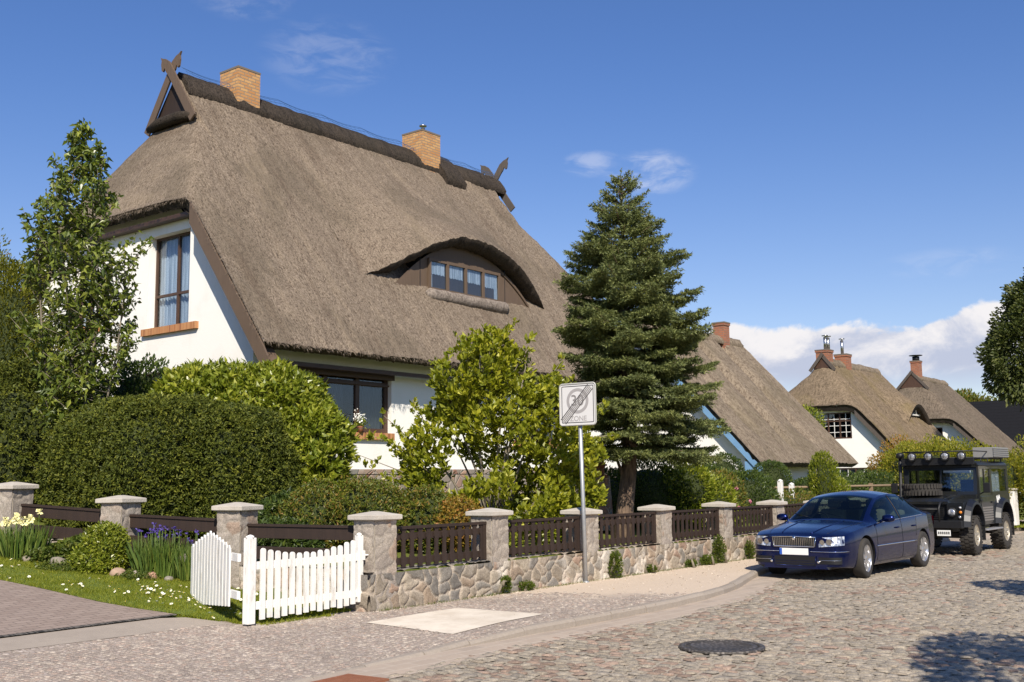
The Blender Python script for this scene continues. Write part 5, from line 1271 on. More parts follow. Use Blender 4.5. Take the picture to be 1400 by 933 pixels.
bush('thuja', 'upright light green shrub growing before the corner of the blue-trimmed house', 'conifer', [(30.0, 12.3, 1.55, .42, .42, 1.0), (30.5, 12.1, 1.0, .4, .4, .7)], 6500, .075, .03, M['laurel'], (30.1, 12.3, .3), 21, thick=.2, rough=.35, up=1.2, core_s=.55)
bush('hedge', 'long green hedge between the blue-trimmed house and the barred window house', 'hedge', [(34.2, 14.0, 1.0, 2.2, 1.1, .85), (38.0, 13.4, 1.0, 2.4, 1.1, .85), (42, 14.2, 1.0, 2.4, 1.2, .95)], 26000, .085, .045, M['shrub_dark'], (36, 13.8, .1), 22, thick=.12, rough=.25, power=2.6, core_s=.82, freq=1.3)
bush('shrub', 'orange-leaved shrub left of the off-road car', 'shrub', [(43.2, 14.4, 2.2, .95, .9, 1.0), (41.6, 14.5, 1.9, .7, .7, .7)], 6000, .09, .045, M['autumn'], (43, 14.4, .3), 23, thick=.2, rough=.35, core_s=.6)
bush('hedge', 'tall golden green hedge rising behind the off-road car', 'hedge', [(39.5, 12.9, 1.5, 1.7, 1.1, 1.45), (37.0, 11.2, 1.35, 1.5, 1.2, 1.5), (38.2, 11.6, 1.75, 1.4, 1.2, 1.2), (35.9, 9.9, 1.35, 1.3, 1.3, 1.4), (36.2, 9.4, 1.55, 1.3, 1.2, 1.1), (37, 7.6, 1.4, 1.6, 1.4, 1.6), (38, 5.2, 1.6, 1.8, 1.6, 1.8)], 60000, .085, .042, M['golden'], (37.5, 10.5, .1), 24, thick=.13, rough=.35, core_s=.8, freq=1.5, up=.5)
bush('shrub', 'small bush climbing beside the barred gable window', 'shrub', [(51.0, 21.6, 4.0, .9, .8, 1.2), (50.5, 21.8, 2.6, .9, .8, 1.4)], 3500, .13, .07, M['laurel'], (51, 21.6, .2), 25, thick=.2, rough=.4)
bush('tree', 'far green treetop rising behind the dark slate roof', 'tree', [(112, 31.5, 7.4, 3.6, 3.4, 2.6), (113, 27.5, 7.0, 3.0, 3.2, 2.3)], 9000, .30, .17, M['shrub_olive'], (112, 30, .1), 26, thick=.15, rough=.3, core_s=.7, stems=2, part='crown')

# ---- spruce
def spruce(loc, Ht, seed):
    rng = np.random.default_rng(seed); T_ = thing('spruce_tree', 'dense dark green spruce in front of the long thatched roof', 'tree', loc)
    mb = MB(); tr = [(-.16, .10, -.2), (-.10, .06, .5), (.0, .0, 1.3), (.05, -.02, 2.2), (.02, 0, 3.2), (0, 0, Ht*.75), (0, 0, Ht)]
    mb.tube(tr, [.22, .175, .15, .13, .10, .045, .01], 12); mb.tube([(.0, 0, .95), (-.22, .15, 1.6)], [.07, .02], 6)
    mb.build('trunk', M['bark'], T_)
    segP, segD, segL = [], [], []; lb = MB()
    z = 1.95; k = 0
    def rad(z, az=0):
        zz = [1.9, 2.65, 3.4, 4.1, 4.83, 5.56, 6.29, 6.9, 7.28]
        return .95*(np.interp(z, zz, [1.50, 1.52, 1.52, 1.54, 1.45, 1.08, .66, .30, .06])+np.interp(z, zz, [.48, .45, .36, .20, .05, .02, 0, 0, 0])*cos(az+.906))
    while z < Ht-.12:
        nb = int(np.interp(z, [1.4, 4, Ht], [12, 10, 6])); a0 = rng.uniform(0, 2*pi)
        for j in range(nb):
            az_ = a0+2*pi*j/nb+rng.normal(0, .18); R_ = rad(z, az_)*rng.uniform(.74, 1.16); 
            if rng.random() < .07: R_ *= 1.15
            t01 = (z-1.4)/(Ht-1.4); sl = np.interp(t01, [0, .35, .75, 1], [-.30, -.10, .20, .8])+rng.normal(0, .05)
            d = np.array([cos(az_), sin(az_), 0]); sd_ = np.array([-sin(az_), cos(az_), 0])
            m_ = max(6, int(R_/.065)); z0 = z+rng.normal(0, .07)
            c = [np.array([0, 0, z0])+d*R_*t+np.array([0, 0, 1])*(sl*R_*t+((.13*R_*t**3) if t01 < .6 else .10*R_*t*t)) for t in np.linspace(0, 1, m_)]
            lb.tube([tuple(c[0]), tuple(c[m_//2]), tuple(c[-1])], [.022, .014, .004], 4)
            for i in range(1, m_):
                t = i/(m_-1); 
                if t < .22: continue
                p = c[i]; ax = unit(c[i]-c[i-1])
                segP.append(c[i-1]); segD.append(c[i]-c[i-1])
                tw = .44*R_*(1-t)**.75*(.55+.45*min(1, t*2))+.10
                for s in (-1, 1):
                    dd = unit(ax*.75+sd_*s*1.0+np.array([0, 0, rng.normal(-.02, .12)])); L = tw*rng.uniform(.65, 1.2)
                    e = p+dd*L+np.array([0, 0, -.12*L]); segP.append(p); segD.append(e-p)
                    if L > .22:
                        for q in (.4, .7):
                            for s2 in (-1, 1):
                                pp = p+(e-p)*q; d3 = unit(dd+s2*np.cross(dd, (0, 0, 1))*.9+np.array([0, 0, rng.normal(0, .15)])); segP.append(pp); segD.append(d3*L*.42)
        z += np.interp(z, [1.4, 3, Ht], [.31, .26, .165]); k += 1
    segP.append(np.array([0, 0, Ht-.1])); segD.append(np.array([0, 0, .28]))
    sP, sD = np.array(segP), np.array(segD); sL = np.linalg.norm(sD, axis=1)
    per = .0105; cnt = np.maximum(3, (sL/per).astype(int)); idx = np.repeat(np.arange(len(sP)), cnt); u = rng.random(len(idx))
    P = sP[idx]+sD[idx]*u[:, None]; ax = unit(sD[idx]); rr = unit(np.cross(ax, rng.normal(0, 1, ax.shape))); rr[:, 2] += .45; D = ax*.75+unit(rr)*.8
    V, F = leaves(P, D, .068, .019, rng, fold=.05)
    # fresh pale tips
    lb.build('limbs', M['bark'], T_)
    link('crown', npmesh('crown', V, F, [M['spruce']], uvs=False), T_); return len(F)
nsp = spruce((18.35, 11.5, .55), 7.28, 3)

# ---- slender small tree at the left
def small_tree():
    rng = np.random.default_rng(6); loc = (9.78, 17.15, 1.0); T_ = thing('small_tree', 'slender leafy tree with thin grey stems before the white gable wall', 'tree', loc)
    st = MB(); Ps, Ds = [], []
    stems = [([(0, 0, 0), (.0, .0, 2.2), (-.05, .05, 3.6), (-.22, .22, 5.0), (.02, -.02, 6.9)], .045), ([(.08, -.05, 0), (.16, -.14, 2.0), (.28, -.25, 3.6), (.15, -.2, 5.2), (.25, -.3, 6.45)], .04), ([(-.05, .08, .2), (-.18, .2, 1.6), (-.35, .4, 3.2), (-.42, .5, 4.6), (-.38, .45, 5.5)], .032), ([(.1, 0, 0), (.3, -.3, 1.3), (.48, -.55, 3.0), (.55, -.65, 4.4)], .028)]
    def prof(z): return np.interp(z, [1.3, 2.1, 3.0, 4.2, 5.1, 5.8, 6.4, 7.0], [.35, .80, .95, .98, .72, .52, .34, .10])
    for pts_, r in stems:
        pts_ = [np.array(p, float) for p in pts_]; st.tube([tuple(p) for p in pts_], list(np.linspace(r, .008, len(pts_))), 7)
        seg = np.array(pts_)
        for z in np.arange(1.35, seg[-1, 2]+.05, .055):
            c = np.array([np.interp(z, seg[:, 2], seg[:, 0]), np.interp(z, seg[:, 2], seg[:, 1]), z]); a = rng.uniform(0, 2*pi); R_ = prof(z)*rng.uniform(.35, 1.05)
            if z < 2.3: R_ *= .8
            tgt = np.array([cos(a), sin(a), 0])*R_+np.array([0, 0, z+R_*.65]); tgt[:2] += c[:2]*.35
            if tgt[2] > 6.95: tgt[2] = 6.95
            st.tube([tuple(c), tuple((c+tgt)/2+np.array([0, 0, -.03])), tuple(tgt)], [.010, .007, .003], 4)
            nl = rng.integers(12, 19); t = rng.uniform(.25, 1.05, nl)
            p = c+(tgt-c)*t[:, None]+rng.normal(0, .045, (nl, 3)); Ps.append(p); Ds.append(unit(rng.normal(0, 1, (nl, 3)))*.9+unit(tgt-c)*.5+np.array([0, 0, -.35]))
    P = np.concatenate(Ps); D = np.concatenate(Ds); P, D = rosettes(P, D, 2, .8, rng); V, F = leaves(P, D, .125, .058, rng, fold=.14, droop=.2)
    link('crown', npmesh('crown', V, F, [M['tree_leaf']], uvs=False), T_); st.build('trunk', M['bark_grey'], T_)
small_tree()

def broad_tree(label, loc, blobs, n, L, m, seed, trunk_h, tr=.3, name='broadleaf_tree', core_s=.55, rough=.35, gap=.3, group=None):
    rng = np.random.default_rng(seed); T_ = thing(name, label, 'tree', loc, group=group)
    P, D = shell(blobs, n, rng, .20, rough, .9, .1, gap, .9, seed=seed); V, F = leaves(P, D, L, L*.55, rng, droop=.15)
    link('crown', npmesh('crown', V, F, [m], uvs=False), T_)
    st = MB(); top = np.array(blobs[0][:3]); st.tube([(0, 0, -.3), (.05, 0, trunk_h*.6), tuple(top)], [tr, tr*.8, tr*.25], 10)
    for b in blobs[1:]: st.tube([(.03, 0, trunk_h*.8), tuple((np.array(b[:3])+np.array([0, 0, trunk_h]))/2), tuple(b[:3])], [tr*.45, tr*.25, .03], 6)
    st.build('trunk', M['bark'], T_); return T_
broad_tree('big dark broadleaf tree cut by the right edge, above the slate roof', (60.9, 11.6, .1), [(0, 0, 8.8, 2.8, 2.8, 3.0), (-1.2, 1.6, 7.4, 2.2, 2.1, 2.0), (.5, 2.2, 8.4, 2.0, 1.7, 2.0), (-.5, -1.5, 7.2, 2.6, 2.6, 2.3), (.3, 1.0, 10.4, 1.9, 1.7, 1.8), (.2, -1.2, 12, 1.9, 1.9, 2.0), (0, .4, 6.0, 2.2, 2.3, 1.2), (0, -2.6, 9.5, 2.6, 2.6, 2.6), (.1, -.3, 12.8, 1.4, 1.1, 1.6), (-.2, .2, 11.6, 1.5, 1.5, 1.6)], 75000, .20, M['far_tree'], 30, 4.5, .4, rough=.5, gap=.40)
# street trees behind the photographer's right shoulder: only their shade falls on the cobbles
for i, (x, y, H_, bl) in enumerate([(6.2, -2.2, 3.4, [(0, 0, 5.3, 1.5, 1.3, 1.0), (-.9, .5, 5.0, .8, .7, .6), (.5, -.9, 6.2, 1.2, 1.0, 1.0), (1.0, .4, 5.6, .8, .9, .6), (1.3, -.6, 5.2, .9, .9, .7)]), (13.2, -.7, 3.4, [(0, -.3, 5.6, 1.1, .8, .8), (.4, .5, 5.9, .7, .5, .35), (1.3, -.9, 6, .9, .9, .9)])]):
    broad_tree(['street tree beside the near pavement whose shade lies on the cobbles', 'farther street tree on the near side of the road'][i], (x, y, 0), bl, 5200, .14, M['tree_leaf'], 50+i, H_, .12, name='street_tree', gap=.36)

# ------------------------------------------------------------------ lawn, flowers, stones
def point_in(px, py, poly):
    poly = np.array(poly); ins = np.zeros(len(px), bool); j = len(poly)-1
    for i in range(len(poly)):
        xi, yi, xj, yj = *poly[i], *poly[j]; c = ((yi > py) != (yj > py)) & (px < (xj-xi)*(py-yi)/(yj-yi+1e-12)+xi); ins ^= c; j = i
    return ins
LAWN = [(7.0, 14.6), (7.28, 13.3), (7.45, 12.2), (7.62, 11.67), (7.82, 11.2), (7.98, 10.72), (8.2, 10.50), (9.7, 10.45), (9.75, 11.2), (9.35, 12.3), (9.0, 13.3), (8.75, 13.9), (8.2, 15.6), (7.6, 18), (6.9, 18)]
def blades(n, poly, h, w_, rng, zf=bank, mat_='grass', name='lawn', lean=.45, label=None):
    pl = np.array(poly); a, b = pl.min(0), pl.max(0); P = rng.uniform(a, b, (n*3, 2)); P = P[point_in(P[:, 0], P[:, 1], poly)][:n]; n = len(P)
    tuft = .5+.8*vnoise(np.stack([P[:, 0], P[:, 1], 0*P[:, 0]], -1), 4, 5, 2)
    B = np.stack([P[:, 0], P[:, 1], zf(P[:, 0], P[:, 1])-.01], -1); a_ = rng.uniform(0, 2*pi, n); s = np.stack([np.cos(a_), np.sin(a_), 0*a_], -1)*w_/2
    up = np.stack([rng.normal(0, lean, n), rng.normal(0, lean, n), np.ones(n)], -1)*(h*tuft*rng.uniform(.5, 1.2, n))[:, None]
    V = np.stack([B-s, B+s, B+up], 1).reshape(-1, 3); return V, np.arange(3*n).reshape(n, 3)
rng = np.random.default_rng(12)
V, F = blades(80000, LAWN, .055, .010, rng)
tag(link('lawn_grass', npmesh('lawn_grass', V, F, [M['grass']], uvs=False)), 'short sunlit grass between the brick drive and the flower bed', 'grass', kind='stuff')
quadpatch('lawn', [(7.6, 18), (7.0, 14.7), (7.3, 13.3), (7.48, 12.2), (7.65, 11.67), (7.86, 11.2), (8.05, 10.70), (8.25, 10.50)], [(8.7, 18), (8.7, 15.2), (8.9, 14), (9.2, 13), (9.5, 12.2), (9.7, 11.4), (9.75, 10.8), (9.78, 10.47)], 30, 10, .008, mat('turf', (.085, .12, .02), 1, build=lambda t, b: setc(t, b, t.mix(t.noise(t.obj(), 12, 4), (.06, .09, .015), (.13, .17, .028)))))
# grass strip under the gate
V1, F1 = blades(9000, [(8.1, 10.28), (9.75, 10.28), (9.78, 10.5), (8.1, 10.62)], .06, .010, rng); V2, F2 = blades(2500, [(8.2, 10.06), (9.3, 10.1), (9.3, 10.3), (8.2, 10.3)], .05, .01, rng)
V, F = combine([(V1, F1), (V2, F2)]); tag(link('verge_grass', npmesh('verge_grass', V, F, [M['grass']], uvs=False)), 'ragged strip of grass under the white picket gate', 'grass', kind='stuff')
V, F = blades(9000, [(34.2, 8.9), (40, 6.9), (42, 8.2), (36, 10)], .12, .03, rng, zf=lambda x, y: .14+0*x); tag(link('far_grass', npmesh('far_grass', V, F, [M['grass']], uvs=False)), 'strip of grass before the white gate pillar at the right edge', 'grass', kind='stuff')
# daisies: each one its own object
mb = MB()
for k in range(9):
    a = 2*pi*k/9; mb.add([(0, 0, .052), (.019*cos(a-.3), .019*sin(a-.3), .056), (.025*cos(a), .025*sin(a), .058), (.019*cos(a+.3), .019*sin(a+.3), .056)], [(0, 1, 2, 3)])
mb.tube([(0, 0, 0), (0, 0, .05)], .0025, 4, m=1); mb.lathe([(.008, .054), (.006, .062), (.001, .064)], (0, 0, 0), n=6, m=2)
dz = mb.build('daisy', [M['petal_w'], M['grass'], mat('daisy_yellow', (.7, .5, .04), .7)], fixn=False); n_d = 0
pl = np.array(LAWN); P = rng.uniform(pl.min(0), pl.max(0), (4000, 2)); P = P[point_in(P[:, 0], P[:, 1], LAWN)]
wgt = np.exp(-((P[:, 0]-8.35)/.45)**2-((P[:, 1]-12.0)/1.0)**2)+.16; P = P[rng.random(len(P)) < wgt*.75][:210]
for i, (x, y) in enumerate(P):
    o = dz if i == 0 else dz.copy()
    if i: COL.objects.link(o)
    s = rng.uniform(.55, .95); o.location = (x, y, float(bank(x, y))+.005); o.scale = (s, s, s); o.rotation_euler = (rng.normal(-.25, .25), rng.normal(-.35, .25), rng.uniform(0, 6))
    tag(o, 'small white daisy growing in the lawn beside the brick drive', 'daisy', 'daisies in the lawn')
# edging stones of the bed
for i, (x, y, a, b, lab, c) in enumerate([(8.60, 13.72, .115, .085, 'pinkish edging stone at the foot of the violet irises, leftmost of the three', (.36, .25, .18)), (8.74, 13.50, .09, .07, 'small grey edging stone between two pinkish stones', (.33, .28, .23)), (8.86, 13.30, .10, .08, 'reddish edging stone right of the small grey one', (.38, .22, .15)),
        (9.0, 13.1, .08, .05, 'flat grey stone at the right end of the bed edging', (.25, .22, .18)), (8.30, 14.75, .13, .09, 'mossy grey boulder in the bed left of the round green bush', (.22, .19, .15)), (8.44, 14.42, .10, .07, 'small mossy rock beside the round green bush', (.26, .22, .16)), (8.1, 15.2, .10, .08, 'half buried rock below the yellow irises', (.24, .2, .15))]):
    bm = bmesh.new(); bmesh.ops.create_icosphere(bm, subdivisions=3, radius=1)
    V = np.array([v.co[:] for v in bm.verts]); nn = vnoise(V+i*9, 1.6, i, 2)-.5; V = V*(1+.45*nn)[:, None]*np.array([a, a*.8, b])
    F = np.array([[v.index for v in f.verts] for f in bm.faces]); bm.free()
    m = mat('edging_rock', c, .9, build=lambda t, b_, c=c: setc(t, b_, t.mix(t.noise(t.obj(), 22, 5, .7), tuple(.6*q for q in c), tuple(1.35*q for q in c)), t.bump(t.noise(t.obj(), 30, 3), .5, .01)))
    tag(link('edging_stone', npmesh('edging_stone', V, F, [m], smooth=True), None, (x, y, float(bank(x, y))+b*.35), i*1.3), lab, 'stone', 'edging stones of the flower bed')
# irises
def iris(label, loc, rx, ry, n, h, nfl, petal, seed, rz=0):
    rng = np.random.default_rng(seed); T_ = thing('iris_clump', label, 'iris', loc, rz); mb_v, mb_f, k = [], [], 0
    r = np.sqrt(rng.random(n)); a = rng.uniform(0, 2*pi, n); B = np.stack([r*rx*np.cos(a), r*ry*np.sin(a), 0*a], -1)
    out = np.stack([B[:, 0]*.35+rng.normal(0, .09, n), B[:, 1]*.35+rng.normal(0, .09, n), np.ones(n)], -1); H_ = h*rng.uniform(.55, 1.05, n)
    s = np.stack([np.cos(a+1), np.sin(a+1), 0*a], -1)*.011; p1 = B+out*(H_*.5)[:, None]; tip = B+out*H_[:, None]*np.array([1.5, 1.5, 1])
    V = np.stack([B-s, B+s, p1+s*.9, tip, p1-s*.9], 1).reshape(-1, 3); link('leaves', npmesh('leaves', V, np.arange(5*n).reshape(n, 5), [M['iris_leaf']], uvs=False), T_)
    for q in range(nfl):
        a = rng.uniform(0, 2*pi); rr = rng.uniform(.1, .95); x, y = rr*rx*cos(a), rr*ry*sin(a); z = h*rng.uniform(.98, 1.32); S_ = MB(); S_.tube([(x*.9, y*.9, 0), (x, y, z)], [.007, .005], 4)
        st = S_.build('flower_stem', M['iris_leaf'], T_)
        np_ = 9 if petal == 'petal_y' else 7; sz = .065 if petal == 'petal_y' else .040
        P = np.repeat(np.array([[x, y, z]]), np_, 0)+rng.normal(0, .008, (np_, 3)); ang = np.arange(np_)*2.4; up = np.where(np.arange(np_) % 2 == 0, .9, -.55)
        D = np.stack([np.cos(ang), np.sin(ang), up], -1); V, F = leaves(P, D, sz, sz*.8, rng, fold=.2, pos=.55); link('blossom', npmesh('blossom', V, F, [M[petal]], uvs=False), st)
    return T_
iris('clump of violet irises in flower between the round green bush and the white gate leaf', (9.12, 13.50, .45), .33, .36, 900, .55, 30, 'petal_p', 1, -.9)
iris('second clump of violet irises nearer the gate leaf', (9.28, 13.02, .42), .22, .24, 420, .50, 8, 'petal_p', 4, -.9)
iris('clump of pale yellow irises at the left edge of the bed', (8.20, 15.65, .68), .34, .40, 620, .50, 13, 'petal_y', 2)
iris('far clump of pale yellow irises cut by the left edge', (7.75, 16.5, .75), .34, .4, 520, .52, 8, 'petal_y', 3)
bush('shrub', 'round light green bush in front of the second stone pillar', 'shrub', [(8.62, 14.05, .85, .33, .33, .38), (8.55, 14.1, .65, .42, .38, .3)], 3200, .055, .026, M['laurel'], (8.6, 14.05, .5), 31, rose=3, thick=.16, rough=.2, up=.7, core_s=.65, freq=3)
bush('perennial', 'low leafy perennials under the two dark planks', 'plant', [(8.65, 15.0, .78, .35, .45, .2), (8.3, 15.2, .72, .3, .3, .14), (8.75, 14.75, .85, .25, .25, .25)], 1500, .07, .04, M['weed'], (8.6, 15.0, .6), 32, rose=4, thick=.3, rough=.3, up=.8, stems=0)
bush('ground_cover', 'tiny-leaved rock plants along the bed edge', 'plant', [(8.2, 14.6, .60, .35, .5, .10), (8.75, 13.5, .5, .3, .35, .08)], 1500, .035, .02, M['weed'], (8.3, 14.4, .5), 33, rose=3, thick=.3, rough=.3, up=.8, stems=0)
# weeds at the wall foot
for i, (x, h, w_, lab) in enumerate([(15.35, .42, .15, 'dark bushy weed growing at the wall foot just right of the traffic sign'), (16.5, .10, .10, 'tiny weed at the wall foot under the third picket panel'), (17.9, .10, .13, 'low weed patch at the wall foot behind the parked cars\' kerb corner'), (18.55, .15, .30, 'broad low weed at the wall foot left of the upright weed'), (19.0, .46, .17, 'upright weed at the wall foot below the fifth pillar'), (20.3, .30, .13, 'narrow weed at the wall foot left of the blue saloon'), (12.45, .22, .06, 'thin weed in a crack of the stone wall below the second pillar'), (12.95, .10, .16, 'creeping weed on the stone wall between second pillar and sign')]):
    bush('weed', lab, 'weed', [(x, 9.93, .12+h*.5, w_, .09, h*.6)], int(260+1500*h*w_*6), .045, .022, M['weed'], (x, 9.93, .1), 60+i, thick=.4, rough=.3, up=.8, stems=2, group='weeds at the foot of the wall')
# foot-of-wall weeds and dry grass tufts
V, F = blades(5000, [(9.9, 9.9), (27, 9.9), (27, 9.99), (9.9, 9.99)], .05, .008, rng, zf=lambda x, y: .1+0*x); tag(link('dry_grass', npmesh('dry_grass', V, F, [M['weed']], uvs=False)), 'thin dry grass along the foot of the stone wall', 'grass', kind='stuff')
# flower pot on the ground floor sill
FP = thing('flower_pot', 'white flowers in a pot on the ground floor window sill', 'flower pot', (19.05, 19.80, 2.98))
mb = MB(); mb.lathe([(.06, 0), (.085, .14), (.09, .15), (.075, .15)], (0, 0, 0), n=14); mb.build('pot', M['brick_red'], FP)
rng = np.random.default_rng(1); P = rng.normal(0, .07, (150, 3))+np.array([0, 0, .25]); V, F = leaves(P, rng.normal(0, 1, (150, 3)), .07, .035, rng); link('leaves', npmesh('leaves', V, F, [M['laurel']], uvs=False), FP)
P = rng.normal(0, .07, (120, 3))+np.array([-.05, 0, .36]); V, F = leaves(P, rng.normal(0, 1, (120, 3)), .05, .04, rng); link('blossom', npmesh('blossom', V, F, [M['petal_w']], uvs=False), FP)
# stone pedestal with terracotta by the spruce
PD = thing('garden_pedestal', 'stone pedestal with brick top standing left of the spruce trunk', 'pedestal', (18.7, 12.6, .7))
mb = MB(); mb.lathe([(.42, 0), (.40, .5), (.36, 1.1)], (0, 0, 0), n=8, smooth=False); mb.build('base', M['stone_far'], PD); mb = MB(); mb.box(-.22, .22, -.22, .22, 1.1, 1.12); mb.box(-.18, .18, -.18, .18, 1.12, 1.75); mb.box(-.22, .22, -.22, .22, 1.3, 1.34); mb.build('brick_top', M['brick_red'], PD)

# ------------------------------------------------------------------ cars
M['navy'] = mat('navy_metallic_paint', (.0035, .011, .075), .20, .72, .3, coat=.5)
M['car_black'] = mat('black_car_paint', (.012, .013, .012), .28, .1, .5, coat=.6, build=lambda t, b: setc(t, b, t.mix(t.math('MULTIPLY', t.noise(t.obj(), 4, 5, .7), .25), (.006, .007, .007), (.03, .027, .022)), None, t.math('ADD', .22, t.math('MULTIPLY', t.noise(t.obj(), 3, 5), .35))))
M['trim'] = mat('black_plastic', (.010, .010, .011), .5)
M['tyre'] = mat('tyre_rubber', (.022, .021, .020), .85, build=lambda t, b: setc(t, b, t.mix(t.noise(t.obj(), 9, 4), (.016, .015, .015), (.055, .048, .040))))
M['alloy'] = mat('alloy_wheel', (.62, .62, .64), .28, .85)
M['chrome'] = mat('chrome', (.75, .76, .78), .08, 1)
M['lamp'] = mat('headlamp', (.72, .75, .78), .10, .55, .6, coat=1, build=lambda t, b: setc(t, b, t.mix(t.sstep(t.noise(t.mapping(t.obj(), (1, 1, .6)), 16, 2), .4, .6), (.30, .32, .36), (.92, .92, .92)), t.bump(t.noise(t.obj(), 22, 2), .8, .02)))
def cg(t, b): b.inputs['Transmission Weight'].default_value = 0
def cgl(t, b):
    g = t.new('ShaderNodeBsdfGlossy'); g.inputs['Roughness'].default_value = .01; g.inputs['Color'].default_value = (.8, .9, .9, 1)
    tr = t.new('ShaderNodeBsdfTransparent'); tr.inputs['Color'].default_value = (.36, .44, .40, 1)
    fr = t.new('ShaderNodeLayerWeight'); fr.inputs['Blend'].default_value = .5; f = t.math('ADD', t.math('MULTIPLY', t.math('POWER', fr.outputs['Facing'], 5), .7), .045, clamp=True)
    mx = t.new('ShaderNodeMixShader'); t.val(mx.inputs[0], f); t.l.new(tr.outputs[0], mx.inputs[1]); t.l.new(g.outputs[0], mx.inputs[2]); t.l.new(mx.outputs[0], t.n['Material Output'].inputs[0])
M['car_glass'] = mat('tinted_car_glass', build=cgl)
M['plate_w'] = mat('plate_white', (.74, .74, .72), .4); M['plate_b'] = mat('plate_blue', (.02, .09, .42), .4)
M['seat'] = mat('seat_beige', (.30, .27, .22), .8)
def ip(x, xs_, ys_): return np.interp(x, xs_, ys_)
def sedan():
    T_ = thing('saloon_car', 'dark blue saloon parked at the kerb with silver alloy wheels and a blank number plate', 'car', (17.52, 7.74, -.004), -.022)
    xw = (.95, 3.76); Ra = .388
    def sm(xs_, ys_):
        xs_ = np.array(xs_); ys_ = np.array(ys_)
        def f(x):
            x = np.asarray(x, float); o = 0
            for d, w_ in ((-.06, .2), (-.03, .2), (0, .2), (.03, .2), (.06, .2)): o = o+w_*np.interp(x+d*min(1, 1), xs_, ys_)
            return o
        return f
    W_ = lambda x: np.interp(x, [0, .02, .06, .14, .28, .5, .9, 1.4, 3.4, 4.1, 4.5, 4.68, 4.77, 4.80], [.60, .68, .74, .795, .835, .862, .878, .885, .885, .87, .83, .76, .68, .60])
    zt = sm([0, .05, .15, .4, .9, 1.25, 1.32, 1.6, 1.9, 2.1, 2.4, 2.8, 3.2, 3.5, 3.8, 4.05, 4.2, 4.3, 4.55, 4.72, 4.8], [.725, .765, .80, .855, .92, .955, .970, 1.14, 1.30, 1.385, 1.44, 1.462, 1.445, 1.395, 1.28, 1.17, 1.105, 1.075, 1.06, 1.03, .93])
    zs = sm([0, .1, .4, .9, 1.3, 2, 3, 3.9, 4.5, 4.72, 4.8], [.665, .715, .79, .85, .885, .915, .95, .98, .985, .96, .86])
    wr = sm([0, .2, .6, 1.25, 1.6, 2.1, 2.8, 3.4, 3.8, 4.15, 4.5, 4.8], [.42, .56, .64, .715, .66, .60, .595, .585, .60, .64, .68, .48])
    zr = lambda x: zt(x)-ip(x, [0, .2, 1.2, 1.6, 2.1, 3.4, 4.1, 4.8], [.02, .03, .035, .05, .065, .07, .04, .03])
    def z0(x):
        z = np.full_like(x, .20); z = np.where(x < .5, .20+.04*(1-x/.5), z)
        for c in xw:
            d = np.abs(x-c); z = np.where(d < Ra, np.maximum(z, .335+np.sqrt(np.maximum(Ra**2-d**2, 0))), z)
        return z
    st = np.unique(np.round(np.concatenate([[0, .01, .02, .035, .06, .09, .12], np.arange(.15, 4.7, .05), [4.7, 4.73, 4.76, 4.78, 4.8]]+[c+Ra*np.cos(np.linspace(0, pi, 33)) for c in xw]+[[c-Ra-.003, c+Ra+.003] for c in xw]), 4))
    lo = z0(st); lo2 = np.where(lo > .3, lo, lo)
    def side(x, t, zl):       # t 0..1 sill to shoulder
        z = zl+(zs(x)-zl)*t; y = W_(x)-.05*np.clip((.42-z)/.22, 0, 1)**1.5-.035*np.clip((z-.62)/np.maximum(zs(x)-.62, .02), 0, 1)**2
        return y, z
    rings = []
    for x, zl in zip(st, lo):
        r = [(0, .20), (.60*min(1, W_(x)/.62), .20)]
        r.append((r[1][0], zl if zl > .3 else .20)); 
        ys_, z_ = side(x, 0, zl); r.append((ys_-.012, zl-.0))
        for t in np.linspace(0.02, 1, 11): a = side(x, t, zl); r.append((float(a[0]), float(a[1])))
        ysh, zsh = r[-1]; yr, zr_ = float(wr(x)), float(zr(x))
        for t in np.linspace(0, 1, 8)[1:]: 
            bu = .018*sin(pi*t) if zt(x) > 1.1 else .0
            r.append((ysh+(yr-ysh)*t+bu, zsh+(zr_-zsh)*(t**(.85 if zt(x) < 1.1 else 1))))
        for t in np.linspace(1, 0, 9)[1:]: r.append((yr*t, zr_+(float(zt(x))-zr_)*(1-t*t)))
        rings.append(r)
    R_ = np.array(rings); a, b, _ = R_.shape
    half = np.concatenate([np.broadcast_to(st[:, None, None], (a, b, 1)), R_], 2)
    mb = MB()
    for sg in (1, -1):
        P = half.copy(); P[..., 1] *= sg
        V = P.reshape(-1, 3); F = grid_faces(a, b); col = np.arange(b-1); mi = np.tile(np.where(col < 3, 1, 0), a-1); smf = col >= 3
        for f, m_, s_ in zip(F.tolist(), mi, np.tile(smf, a-1)):
            ii, jj = f[0]//b, f[0] % b; xm = (st[ii]+st[ii+1])/2     # leave the window openings out of the shell
            if 15 <= jj <= 19 and (1.62+.0*jj < xm-(.075*(jj-15) if xm < 2.3 else 0) and xm < 2.56 or 2.74 < xm < 3.66): continue
            if jj >= 22 and (1.37 < xm < 2.06 or 3.53 < xm < 4.12): continue
            mb.F.append(tuple(i+mb.n for i in f)); mb.M.append(int(m_)); mb.S.append(bool(s_))
        mb.V.append(V); mb.n += len(V)
    for e in (0, a-1):
        ring = [half[e, k] for k in range(b)]+[half[e, k]*np.array([1, -1, 1]) for k in range(b-2, 0, -1)]
        mb.add(ring, [tuple(range(len(ring)))], 0)
    body = mb.build('body', [M['navy'], M['trim']], T_)
    me = body.data; bm = bmesh.new(); bm.from_mesh(me); bmesh.ops.remove_doubles(bm, verts=bm.verts, dist=.0006); bmesh.ops.recalc_face_normals(bm, faces=bm.faces)
